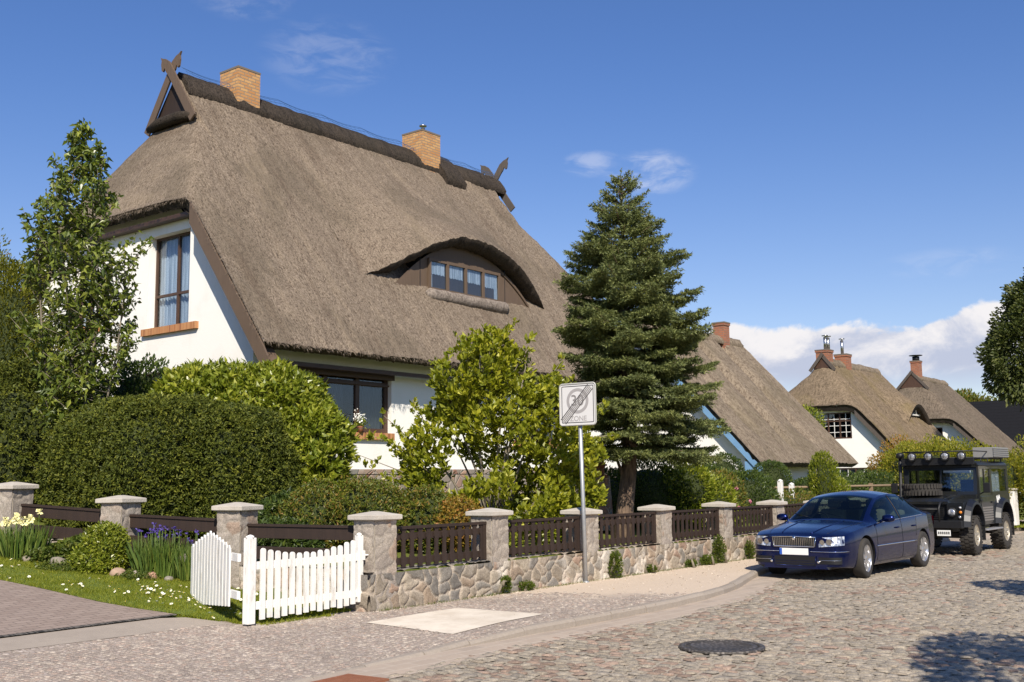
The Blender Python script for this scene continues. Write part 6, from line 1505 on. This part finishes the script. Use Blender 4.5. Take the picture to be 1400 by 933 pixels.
    for e in bm.edges:
        if len(e.link_faces) == 2 and e.calc_face_angle(0) > radians(38): e.smooth = False
    bm.to_mesh(me); bm.free()
    def ysurf(x, z):
        zsh = float(zs(x)); 
        if z <= zsh: return float(side(x, (z-.2)/(zsh-.2), .2)[0])
        t = min(1, (z-zsh)/(float(zr(x))-zsh)); ysh = float(side(x, 1, .2)[0]); bu = .018*sin(pi*t) if zt(x) > 1.1 else 0
        return ysh+(float(wr(x))-ysh)*t+bu
    # side glass
    for sg in (-1, 1):
        for xa, xb in ((1.56, 2.60), (2.69, 3.86)):
            n = 26; P = []
            for i in range(n+1):
                x = xa+(xb-xa)*i/n; lo_ = float(zs(x))+.022; hi = float(zr(x))-.03
                if xb > 3: hi = min(hi, float(zr(x))-.03-.10*max(0, (x-3.45)/.4)**2)
                if hi < lo_+.004: hi = lo_+.004
                P.append([(x, sg*(ysurf(x, lo_+(hi-lo_)*t)+.006), lo_+(hi-lo_)*t) for t in np.linspace(0, 1, 6)])
            mb = MB(); mb.grid(np.array(P)); mb.build('side_window', M['car_glass'], T_, fixn=False)
        mb = MB(); mb.tube([(x, sg*(ysurf(x, float(zs(x))+.012)+.006), float(zs(x))+.012) for x in np.linspace(1.52, 3.9, 30)], .007, 5); 
        arc = [(x, sg*(ysurf(x, float(zr(x))-.022)+.004), float(zr(x))-.022) for x in np.linspace(1.6, 3.75, 34)]
        mb.build('window_trim', M['chrome'], T_)
        # shut lines, moulding, handles
        mb = MB()
        for xl in (1.42, 2.645, 3.46):
            zz = np.linspace(.27 if xl < 3 else .62, float(zs(xl))+.005, 12); mb.tube([(xl-(.0 if xl < 3 else .12*(1-(z-.6)/.4)), sg*(ysurf(xl, z)+.0005), z) for z in zz], .0045, 4)
        mb.tube([(2.645, sg*(ysurf(2.645, z)+.004), z) for z in np.linspace(float(zs(2.645)), float(zr(2.645))-.02, 8)], .012, 4)
        mb.tube([(x, sg*(ysurf(x, .255)+.001), .255) for x in np.linspace(1.42, 3.35, 12)], .004, 4)
        mb.build('door_gap', M['trim'], T_)
        mb = MB(); mb.tube([(x, sg*(ysurf(x, .525)+.004), .525) for x in np.linspace(1.38, 3.34, 16)], .011, 6); mb.build('side_moulding', M['chrome'], T_)
        for xh in (2.42, 3.28):
            mb = MB(); mb.tube([(xh-.09, sg*(ysurf(xh, .80)+.012), .80), (xh, sg*(ysurf(xh, .80)+.03), .803), (xh+.09, sg*(ysurf(xh, .80)+.012), .80)], .014, 6); mb.build('door_handle', M['navy'], T_)
        mb = MB(); mb.lathe([(.01, -.12), (.06, -.10), (.078, -.03), (.075, .04), (.055, .09), (.01, .105)], (0, 0, 0), 'y', 16); V = np.concatenate(mb.V); V = V*np.array([.8, 1, .85])+np.array([1.66, sg*1.0, .985]); mb.V = [V]
        mb.tube([(1.66, sg*.84, .92), (1.66, sg*.93, .965)], .025, 6); mi = mb.build('wing_mirror', M['navy'], T_)
        # headlamps wrap round the corners
        P = []; yy = np.linspace(.43, .80, 14)
        for y in yy:
            xx = float(np.interp(y+.006, [.60, .68, .74, .795, .835, .862], [0, .02, .06, .14, .28, .5])) if y > .58 else 0
            t = (y-.43)/.37; zl = .560+.030*t; zh = .715+.020*t-.01*(t < .05)
            xt = np.interp(np.linspace(0, 1, 5), [0, 1], [0, .035])
            P.append([(xx-.014+xt[k], sg*(y+.008-.01*k/4), zl+(zh-zl)*k/4) for k in range(5)])
        mb = MB(); mb.grid(np.array(P)); hl = mb.build('headlight', M['lamp'], T_, fixn=False)
        mb = MB()
        for q, (yl, rl) in enumerate(((.50, .042), (.62, .050))):
            xx = float(np.interp(yl, [.60, .68, .74], [0, .02, .06])); mb.lathe([(rl, -.0), (rl*.9, .012), (.01, .016)], (xx-.026, sg*yl, .640+.006*q), 'x', 14)
        mb.build('lamp_lens', M['chrome'], hl)
        # fog lamp recess
        P = [[(float(np.interp(y, [.60, .68, .74, .795], [0, .02, .06, .14]))-.008, sg*y, z) for z in (.285, .34, .395)] for y in np.linspace(.42, .78, 10)]
        mb = MB(); mb.grid(np.array(P)); fr = mb.build('fog_recess', M['trim'], T_, fixn=False)
        mb = MB(); mb.tube([(float(np.interp(y, [.60, .68, .74, .795], [0, .02, .06, .14]))-.012, sg*y, .345) for y in np.linspace(.43, .77, 8)], .006, 4); mb.lathe([(.03, 0), (.02, -.012), (.01, -.012)], (-.012, sg*.42, .315), 'x', 10); mb.build('fog_lamp', M['chrome'], fr)
        mb = MB(); mb.tube([(float(np.interp(y, [.60, .68, .74, .795, .835, .862], [0, .02, .06, .14, .28, .5]))-.006, sg*y, .485) for y in np.linspace(.28, .835, 16)], .008, 5); mb.build('bumper_trim', M['chrome'], T_)
        # tail lamp
        mb = MB(); P = [[(float(np.interp(y, [.60, .68, .76, .83], [4.80, 4.77, 4.68, 4.5]))+.006, sg*(y+.004), z) for z in (.74, .85, .93)] for y in np.linspace(.52, .82, 10)]; mb.grid(np.array(P)); mb.build('tail_lamp', mat('tail_lamp_red', (.35, .01, .01), .2), T_, fixn=False)
    # windscreen and rear window
    for xa, xb, nm in ((1.345, 2.10, 'windscreen'), (3.50, 4.16, 'rear_window')):
        P = []
        for x in np.linspace(xa, xb, 16):
            P.append([(x-(.004 if nm[0] == 'w' else -.004), s*float(wr(x))*.955, float(zr(x))+(float(zt(x))-float(zr(x)))*(1-(s*.955)**2)+.006) for s in np.linspace(-1, 1, 17)])
        mb = MB(); mb.grid(np.array(P)); wsn = mb.build(nm, M['car_glass'], T_, fixn=False)
        if nm == 'windscreen':
            mb = MB()
            for s0 in (-.35, .30):
                mb.tube([(1.32+.05, s0, .992), (1.50, s0+.38, 1.085-.02)], .007, 4)
            mb.build('wiper', M['trim'], wsn)
    # cabin seen through the glass
    cb = MB(); cb.box(1.30, 4.20, -.76, .76, .30, .36); cb.box(1.36, 1.72, -.74, .74, .60, .905, bev=.04); cb.box(3.62, 4.25, -.70, .70, .5, .93); cb.build('cabin_trim', M['trim'], T_)
    for sy_ in (-.37, .37):
        for x0_, h_ in ((2.05, 1.02), (3.05, .98)):
            s_ = MB(); s_.box(x0_, x0_+.5, sy_-.25, sy_+.25, .45, .62, bev=.05); s_.box(x0_+.42, x0_+.58, sy_-.24, sy_+.24, .55, h_+.10, bev=.06); s_.box(x0_+.50, x0_+.60, sy_-.12, sy_+.12, h_+.12, h_+.28, bev=.04); s_.build('seat', M['seat'], T_)
    s_ = MB(); s_.tube([(1.90+.05*sin(a), .37+.18*cos(a), .90+.17*sin(a)) for a in np.linspace(0, 2*pi, 20)], .014, 6); s_.build('steering_wheel', M['trim'], T_)
    s_ = MB(); s_.box(1.98, 2.0, -.12, .12, 1.27, 1.33, bev=.008); s_.build('rear_view_mirror', M['trim'], T_)
    for sg in (-1, 1):
        mb = MB(); tp_ = lambda x, k: (x, sg*float(wr(x))*k, float(zr(x))+(float(zt(x))-float(zr(x)))*(1-k*k)+.001)
        mb.tube([tp_(x, .97) for x in np.linspace(.16, 1.27, 20)], .003, 4); mb.build('bonnet_gap', M['trim'], T_)
        mb = MB(); mb.tube([tp_(x, .52) for x in np.linspace(.10, 1.25, 16)], .010, 6); mb.build('bonnet_crease', M['navy'], T_)
    # grille with chrome surround, badge; plate; lower intake
    g = MB(); g.box(-.012, .02, -.385, .385, .565, .715); gr = g.build('grille', M['trim'], T_)
    c = MB()
    for k in range(22):
        y = -.355+.0338*k; c.box(-.020, -.010, y-.0045, y+.0045, .575, .705)
    c.tube([(-.018, -.39, .718), (-.018, -.36, .565), (-.018, .36, .565), (-.018, .39, .718), (-.016, 0, .730), (-.018, -.39, .718)], .010, 5); c.lathe([(.038, 0), (.03, -.012), (.01, -.014)], (-.018, 0, .700), 'x', 16); c.build('chrome_surround', M['chrome'], gr)
    p = MB(); p.box(-.030, -.012, -.25, .26, .425, .535, bev=.004); pl = p.build('number_plate', M['plate_w'], T_); p = MB(); p.box(-.032, -.030, .215, .258, .428, .532); p.build('country_band', M['plate_b'], pl)
    p = MB(); p.box(-.014, .02, -.37, .37, .255, .405); lg = p.build('lower_intake', M['trim'], T_); p = MB(); p.tube([(-.018, -.38, .41), (-.018, -.35, .25), (-.018, .35, .25), (-.018, .38, .41)], .006, 4)
    [p.box(-.018, -.014, -.34, .34, z-.004, z+.004) for z in (.29, .33)]; p.build('intake_bar', M['navy'], lg)
    for ix, x in enumerate(xw):
        for sg in (-1, 1):
            wheel(T_, (x, sg*.778, .337), .337, .215, sg, 'sedan', steer=(.10 if ix == 0 else 0))
    return T_
def wheel(par, c, R_, wd, sg, kind, steer=0):
    w0 = wd/2; mb = MB(); rr = R_*(.68 if kind == 'sedan' else .56)
    prof = [(rr, -w0*.85), (R_*.86, -w0), (R_*.965, -w0*.86), (R_, -w0*.6), (R_, w0*.6), (R_*.965, w0*.86), (R_*.86, w0), (rr, w0*.85)]
    mb.lathe(prof, (0, 0, 0), 'y', 48, cap=False)
    if kind != 'sedan':    # knobbly tread
        for k in range(30):
            a = 2*pi*k/30
            for row, (y0, y1) in enumerate(((-w0*1.02, -w0*.35), (-w0*.28, w0*.28), (w0*.35, w0*1.02))):
                a2 = a+(.1 if row == 1 else 0); ca, sa = cos(a2), sin(a2); hw = R_*.060
                V = []
                for rad_, ww in ((R_*.985, hw), (R_*1.032, hw*.85)):
                    for y in (y0, y1):
                        for s in (-1, 1): V.append((ca*rad_-sa*ww*s, y, sa*rad_+ca*ww*s))
                mb.add(V, [(0, 1, 3, 2), (4, 6, 7, 5), (0, 4, 5, 1), (2, 3, 7, 6), (0, 2, 6, 4), (1, 5, 7, 3)])
    o = mb.build('wheel', M['tyre'], par); o.location = c; o.rotation_euler = (0, 0, steer)
    s = sg; d = MB(); n = 7 if kind == 'sedan' else 10
    d.lathe([(rr*1.0, s*w0*.88), (rr*1.0, s*w0*.80), (rr*.93, s*w0*.78), (rr*.90, s*w0*.3)], (0, 0, 0), 'y', 36, cap=False)
    d.lathe([(.01, s*w0*.74), (rr*.16, s*w0*.74), (rr*.22, s*w0*.62), (rr*.22, s*w0*.3)], (0, 0, 0), 'y', 20)
    for k in range(n):
        a = 2*pi*k/n+.2; u = np.array([cos(a), 0, sin(a)]); v = np.array([-sin(a), 0, cos(a)]); w1, w2 = (rr*.13, rr*.20) if kind == 'sedan' else (rr*.09, rr*.10)
        V = []
        for (t, ww, y) in ((rr*.18, w1, .70), (rr*.60, (w1+w2)*.5, .72), (rr*.94, w2, .80)):
            for yy in (y*w0*s, (y*w0-.03)*s):
                for q in (-1, 1): V.append(u*t+v*ww*q+np.array([0, yy, 0]))
        F = []
        for l in (0, 4): F += [(l, l+1, l+5, l+4), (l+2, l+6, l+7, l+3), (l, l+4, l+6, l+2), (l+1, l+3, l+7, l+5)]
        d.add(V, F, 0)
    d.build('rim', M['alloy'] if kind == 'sedan' else M['alloy_old'], o)
    bk = MB(); bk.lathe([(rr*.9, s*w0*.18), (.01, s*w0*.16)], (0, 0, 0), 'y', 24); bk.build('brake', M['trim'], o)
M['alloy_old'] = mat('worn_alloy_wheel', rough=.45, metal=.7, build=lambda t, b: setc(t, b, t.mix(t.noise(t.obj(), 12, 4), (.42, .36, .27), (.62, .58, .5))))
sedan()

def offroader():
    T_ = thing('off_road_car', 'boxy black off-road car with four roof lamps, bonnet spare tyre and knobbly tyres', 'car', (24.14, 7.74, -.004), -.010)
    K, B_ = M['car_black'], M['trim']
    def part(nm, boxes, m, par=T_, bev=.012):
        mb = MB()
        for q in boxes: mb.box(*q[:6], bev=q[6] if len(q) > 6 else bev)
        return mb.build(nm, m, par)
    part('chassis', [(.2, 3.8, -.42, .42, .48, .66), (.7, .86, -.75, .75, .36, .48), (3.06, 3.22, -.75, .75, .36, .48)], B_)
    # wings with wheel cut-outs built as prisms in side view
    def sidebody(name, poly, y0, y1, m):
        mb = MB()
        mb.prism(poly, lambda a, b: (a, y0, b), lambda a, b: (a, y1, b)); return mb.build(name, m, T_)
    arch = lambda cx, r, z, n=10: [(cx-r*cos(pi*k/n), z+r*sin(pi*k/n)*.95) for k in range(n+1)]
    fw_ = [(.22, .72)]+arch(.78, .50, .62)+[(1.42, .62), (1.42, 1.20), (.22, 1.13)]
    rb = [(1.42, .62), (2.62, .62)]+arch(3.14, .50, .64)+[(3.86, .70), (3.86, 1.27), (1.42, 1.27)]
    for s in (-1, 1):
        sidebody('front_wing', fw_, s*.50, s*.84, K); sidebody('body_side', rb, s*.74, s*.86, K)
        for cx in (.78, 3.14):    # flares
            mb = MB(); n = 14; V = []
            for k in range(n+1):
                a = pi*k/n
                for (r, y) in ((.50, .82), (.50, .97), (.56, .965), (.62, .85)): V.append((cx-r*cos(a), s*y, .62+r*sin(a)*.95))
            F = [(4*k+i, 4*k+(i+1) % 4, 4*k+4+(i+1) % 4, 4*k+4+i) for k in range(n) for i in range(4)]+[(0, 1, 2, 3), (4*n, 4*n+1, 4*n+2, 4*n+3)]
            mb.add(V, F); mb.build('wheel_flare', M['flare'], T_)
        mb = MB(); mb.lathe([(.105, 0), (.105, -.03), (.09, -.035)], (.215, s*.60, .93), 'x', 20); mb.build('lamp_ring', B_, T_)
        mb = MB(); mb.lathe([(.085, -.03), (.06, -.05), (.01, -.058)], (.215, s*.60, .93), 'x', 20); mb.build('headlight', M['lamp'], T_)
        for (y, z, r) in ((.78, .93, .035), (.78, 1.03, .03), (.76, .83, .03)): mb = MB(); mb.lathe([(r, 0), (r*.8, -.025), (.005, -.03)], (.215, s*y, z), 'x', 12); mb.build('indicator', M['ind'] if r > .03 else M['lamp'], T_)
    part('grille', [(.30, .34, -.50, .50, .74, 1.10)]+[(.285, .30, -.40, .40, .78+.04*k, .795+.04*k) for k in range(8)], B_, bev=0)
    mb = MB(); mb.prism([(.24, 1.10), (.24, 1.16), (.32, 1.20), (1.40, 1.28), (1.40, 1.16)], lambda a, b: (a, -.52, b), lambda a, b: (a, .52, b)); mb.prism([(.34, 1.19), (.40, 1.225), (1.36, 1.30), (1.36, 1.26)], lambda a, b: (a, -.36, b), lambda a, b: (a, .36, b)); mb.build('bonnet', K, T_)
    part('scuttle', [(1.38, 1.50, -.80, .80, 1.1, 1.30)], K)
    part('bumper', [(-.02, .14, -.86, .86, .60, .76), (.14, .3, -.5, .5, .56, .74), (-.06, .06, -.24, .24, .70, .86)], B_)
    mb = MB(); mb.cyl((-.02, -.17, .78), (-.02, .17, .78), .05, 10); mb.build('winch', M['steel'], T_)
    for s in (-1, 1): mb = MB(); mb.tube([(0, s*.40, .74), (-.02, s*.40, 1.02), (.1, s*.40, 1.14), (.22, s*.40, 1.15)], .024, 8); mb.build('bull_bar', B_, T_)
    mb = MB(); mb.tube([(-.01, -.40, 1.0), (-.01, .40, 1.0)], .02, 8); mb.build('bull_bar', B_, T_)
    p = part('number_plate', [(-.035, -.02, -.62, -.34, .44, .56)], M['plate_w'], bev=.003); q = MB()
    for k in range(6): q.box(-.038, -.036, -.60+.042*k, -.575+.042*k, .475, .53)
    q.build('plate_marks', M['black'], p)
    # windscreen, pillars, roof
    def slope(nm, y0, y1, z0, z1, th, m, inset=0):
        f = lambda z: 1.46+(z-1.30)*.17-inset; mb = MB(); mb.add([(f(z), y, z) for z in (z0, z1) for y in (y0, y1)]+[(f(z)+th, y, z) for z in (z0, z1) for y in (y0, y1)], [(0, 1, 3, 2), (4, 6, 7, 5), (0, 4, 5, 1), (2, 3, 7, 6), (0, 2, 6, 4), (1, 5, 7, 3)]); return mb.build(nm, m, T_)
    for y0, y1, z0, z1 in ((-.80, -.72, 1.28, 1.92), (.72, .80, 1.28, 1.92), (-.72, .72, 1.28, 1.36), (-.72, .72, 1.84, 1.92), (-.015, .015, 1.36, 1.84)): slope('windscreen_frame', y0, y1, z0, z1, .05, K, .01)
    slope('windscreen', -.72, .72, 1.36, 1.84, .01, M['glass'])
    mb = MB(); mb.box(1.555, 1.57, -.66, -.06, 1.775, 1.83); mb.build('sun_visor', M['plate_w'], T_)  # white visor bar, its bright reflection put into the colour
    mb = MB(); R1 = [(1.95, -.83), (2.00, -.82), (2.035, -.74), (2.05, -.4), (2.055, 0), (2.05, .4), (2.035, .74), (2.00, .82), (1.95, .83)]
    P = np.array([[(x, y, z+(-.02 if x in (1.5, 3.88) else 0)) for z, y in R1] for x in (1.5, 1.56, 3.82, 3.88)]); mb.grid(P); mb.add([tuple(v) for v in P[0]], [tuple(range(9))]); mb.add([tuple(v) for v in P[-1]], [tuple(range(9))]); mb.box(1.5, 3.88, -.83, .83, 1.90, 1.952); mb.build('roof', M['roof_paint'], T_)
    # upper sides: front door window, rear side window, both sides; floor, seats, steering wheel
    for s in (-1, 1):
        Y0, Y1 = s*.80, s*.84
        part('pillar', [(1.50, 1.60, Y0, Y1, 1.27, 1.92, 0), (2.36, 2.50, Y0, Y1, 1.27, 1.92, 0), (3.72, 3.88, Y0, Y1, 1.27, 1.92, 0), (1.60, 3.72, Y0, Y1, 1.27, 1.34, 0), (1.60, 3.72, Y0, Y1, 1.86, 1.92, 0), (1.92, 1.96, Y0, Y1, 1.34, 1.86, 0)], K, bev=0)
        part('side_window', [(1.60, 1.92, s*.815, s*.825, 1.34, 1.86, 0), (1.96, 2.36, s*.815, s*.825, 1.34, 1.86, 0)], M['glass'], bev=0)
        part('side_window', [(2.50, 3.72, s*.815, s*.825, 1.34, 1.86, 0)], M['glass'], bev=0)
        dr = part('door', [(1.48, 2.38, s*.855, s*.872, .66, 1.25)], K); part('door_ribs', [(1.53, 2.33, s*.872, s*.880, .70+.055*k, .735+.055*k, .003) for k in range(6)], M['ribs'], dr); part('door_handle', [(2.22, 2.34, s*.870, s*.895, 1.08, 1.13)], B_, dr)
        part('hinge', [(1.44, 1.56, s*.86, s*.885, z, z+.05) for z in (.80, 1.13)], B_)
        mr = MB(); mr.tube([(1.52, s*.84, 1.30), (1.42, s*1.02, 1.38)], .012, 6); mr.box(1.38, 1.43, s*.95, s*1.10, 1.33, 1.55, bev=.015); mr.build('wing_mirror', B_, T_)
        part('side_step', [(1.36, 2.60, s*.78, s*1.00, .50, .535)], M['step']); part('gutter', [(1.5, 3.88, s*.82, s*.86, 1.925, 1.945, .003)], B_)
        mb = MB()
        for k in range(3): mb.tube([(2.74+.1*k+.03*j, s*(.863), 1.24-.10*j+.01*k) for j in range(5)], [.004, .016, .018, .014, .003], 5)
        mb.build('reflection_stripes', M['plate_w'], T_)  # white strips modelled in place of a reflection on the body side
    part('seat', [(2.0, 2.5, -.65, -.15, .85, 1.05, .05), (2.42, 2.56, -.65, -.15, 1.0, 1.62, .05), (2.0, 2.5, .15, .65, .85, 1.05, .05), (2.42, 2.56, .15, .65, 1.0, 1.62, .05)], M['dark_room'])
    part('floor', [(1.42, 3.84, -.78, .78, .62, .70, 0), (1.42, 1.75, -.78, .78, 1.0, 1.24, .04)], B_)
    mb = MB(); mb.tube([(1.88, -.38+.19*cos(a), 1.22+.19*sin(a)) for a in np.linspace(0, 2*pi, 20)], .014, 6); mb.build('steering_wheel', B_, T_)
    mb = MB(); mb.box(2.8, 3.5, -.74, -.70, 1.30, 1.8, bev=.02); mb.build('reflection_sheet', M['curtain'], T_)  # white sheet added behind the glass in place of the window's reflection
    part('rear_door', [(3.86, 3.89, -.8, .8, .66, 1.27), (3.86, 3.89, -.8, -.5, 1.27, 1.92), (3.86, 3.89, .5, .8, 1.27, 1.92), (3.86, 3.89, -.5, .5, 1.84, 1.92)], K)
    # spare tyre flat on the bonnet
    sp_ = MB(); sp_.lathe([(.22, -.11), (.36, -.13), (.40, -.09), (.41, 0), (.40, .09), (.36, .13), (.22, .11), (.20, 0), (.22, -.11)], (.92, .24, 1.41), 'z', 40)
    for k in range(34):
        a = 2*pi*k/34; ca, sa = cos(a), sin(a)
        for z0, z1, o in ((-.125, -.03, 0), (.03, .125, .09)):
            V = []
            for r, ww in ((.40, .026), (.432, .020)):
                for z in (z0, z1):
                    for q in (-1, 1): c_, s_ = cos(a+o), sin(a+o); V.append((.92+c_*r-s_*ww*q, .24+s_*r+c_*ww*q, 1.41+z))
            sp_.add(V, [(0, 1, 3, 2), (4, 6, 7, 5), (0, 4, 5, 1), (2, 3, 7, 6), (0, 2, 6, 4), (1, 5, 7, 3)])
    o = sp_.build('spare_tyre', M['tyre'], T_); mb = MB(); mb.lathe([(.22, .02), (.10, .0), (.05, .06), (.01, .07)], (.92, .24, 1.41), 'z', 24); mb.build('spare_rim', M['alloy_old'], o)
    # roof rack, lamps, snorkel, ladder box
    rk = MB()
    for y in (-.78, .78): rk.tube([(1.35, y, 2.10), (3.75, y, 2.10)], .016, 6); rk.tube([(1.38, y*.98, 2.26), (2.6, y*.98, 2.26)], .012, 6)
    for k in range(9): rk.tube([(1.36+.295*k, -.78, 2.11), (1.36+.295*k, .78, 2.11)], .013, 6)
    for k in range(5):
        for y in (-.78, .78): rk.tube([(1.40+.55*k, y, 1.94), (1.40+.55*k, y, 2.12)], .014, 5)
    rk.tube([(1.35, -.78, 2.26), (1.35, .78, 2.26)], .014, 6); rk.box(1.34, 1.37, -.80, .80, 1.96, 2.10)
    rk.build('roof_rack', B_, T_)
    for y in (-.56, -.20, .17, .54):
        mb = MB(); mb.lathe([(.03, .10), (.08, .07), (.100, .02), (.103, -.02), (.098, -.03)], (1.28, y, 2.15), 'x', 24); mb.tube([(1.33, y, 2.05), (1.33, y, 2.12)], .015, 6); lm = mb.build('roof_lamp', B_, T_)
        mb = MB(); mb.lathe([(.088, -.024), (.06, -.036), (.01, -.042)], (1.28, y, 2.15), 'x', 24); mb.build('lens', M['lens_dim'], lm)
        mb = MB(); [mb.tube([(1.215, y+.115*cos(a), 2.15+.115*sin(a)), (1.215, y-.115*cos(a), 2.15-.115*sin(a))], .004, 4) for a in (0, pi/2)]; mb.build('lamp_guard', B_, lm)
    bx = MB(); bx.box(2.55, 3.75, -.92, -.45, 2.12, 2.36, bev=.01)
    for k in range(5): bx.box(2.53, 3.77, -.935, -.91, 2.14+.045*k, 2.165+.045*k, bev=.004)
    bx.build('rack_box', M['rack_box'], T_)
    mb = MB(); mb.tube([(1.1, .86, 1.1), (1.4, .88, 1.25), (1.52, .90, 1.9), (1.53, .90, 2.12)], [.045, .045, .04, .04], 10); mb.lathe([(.05, 0), (.09, .02), (.09, .10), (.06, .13), (.01, .14)], (1.53, .90, 2.12), 'z', 16); mb.build('snorkel', B_, T_)
    mb = MB(); mb.box(1.0, 1.1, -.60, -.5, .50, .52); mb.build('mud_flap', B_, T_) if False else None
    for s in (-1, 1):
        for x in (1.30, 3.66): mb = MB(); mb.box(x, x+.015, s*.68, s*.96, .30, .66); mb.build('mud_flap', B_, T_)
    for ix, x in enumerate((.78, 3.14)):
        for s in (-1, 1): wheel(T_, (x, s*.80, .425), .412, .29, s, 'off', steer=(.05 if ix == 0 else 0))
M['lens_dim'] = mat('dim_lamp_glass', (.42, .43, .45), .12, .5, .5, build=lambda t, b: setc(t, b, t.mix(t.noise(t.obj(), 14, 3), (.10, .10, .11), (.75, .75, .76))))  # lamp glass mottled from dark to light grey
M['flare'] = mat('flare_plastic', (.009, .010, .014), .4); M['ind'] = mat('orange_lens', (.6, .2, .02), .2); M['roof_paint'] = mat('dark_roof_paint', (.012, .013, .012), .4)
M['ribs'] = mat('ribbed_grey_metal', (.22, .20, .185), .5, .3); M['step'] = mat('chequer_plate', (.42, .41, .42), .4, .6); M['rack_box'] = mat('grey_rack_box', (.24, .235, .225), .55, .1)
offroader()
bpy.context.view_layer.update()
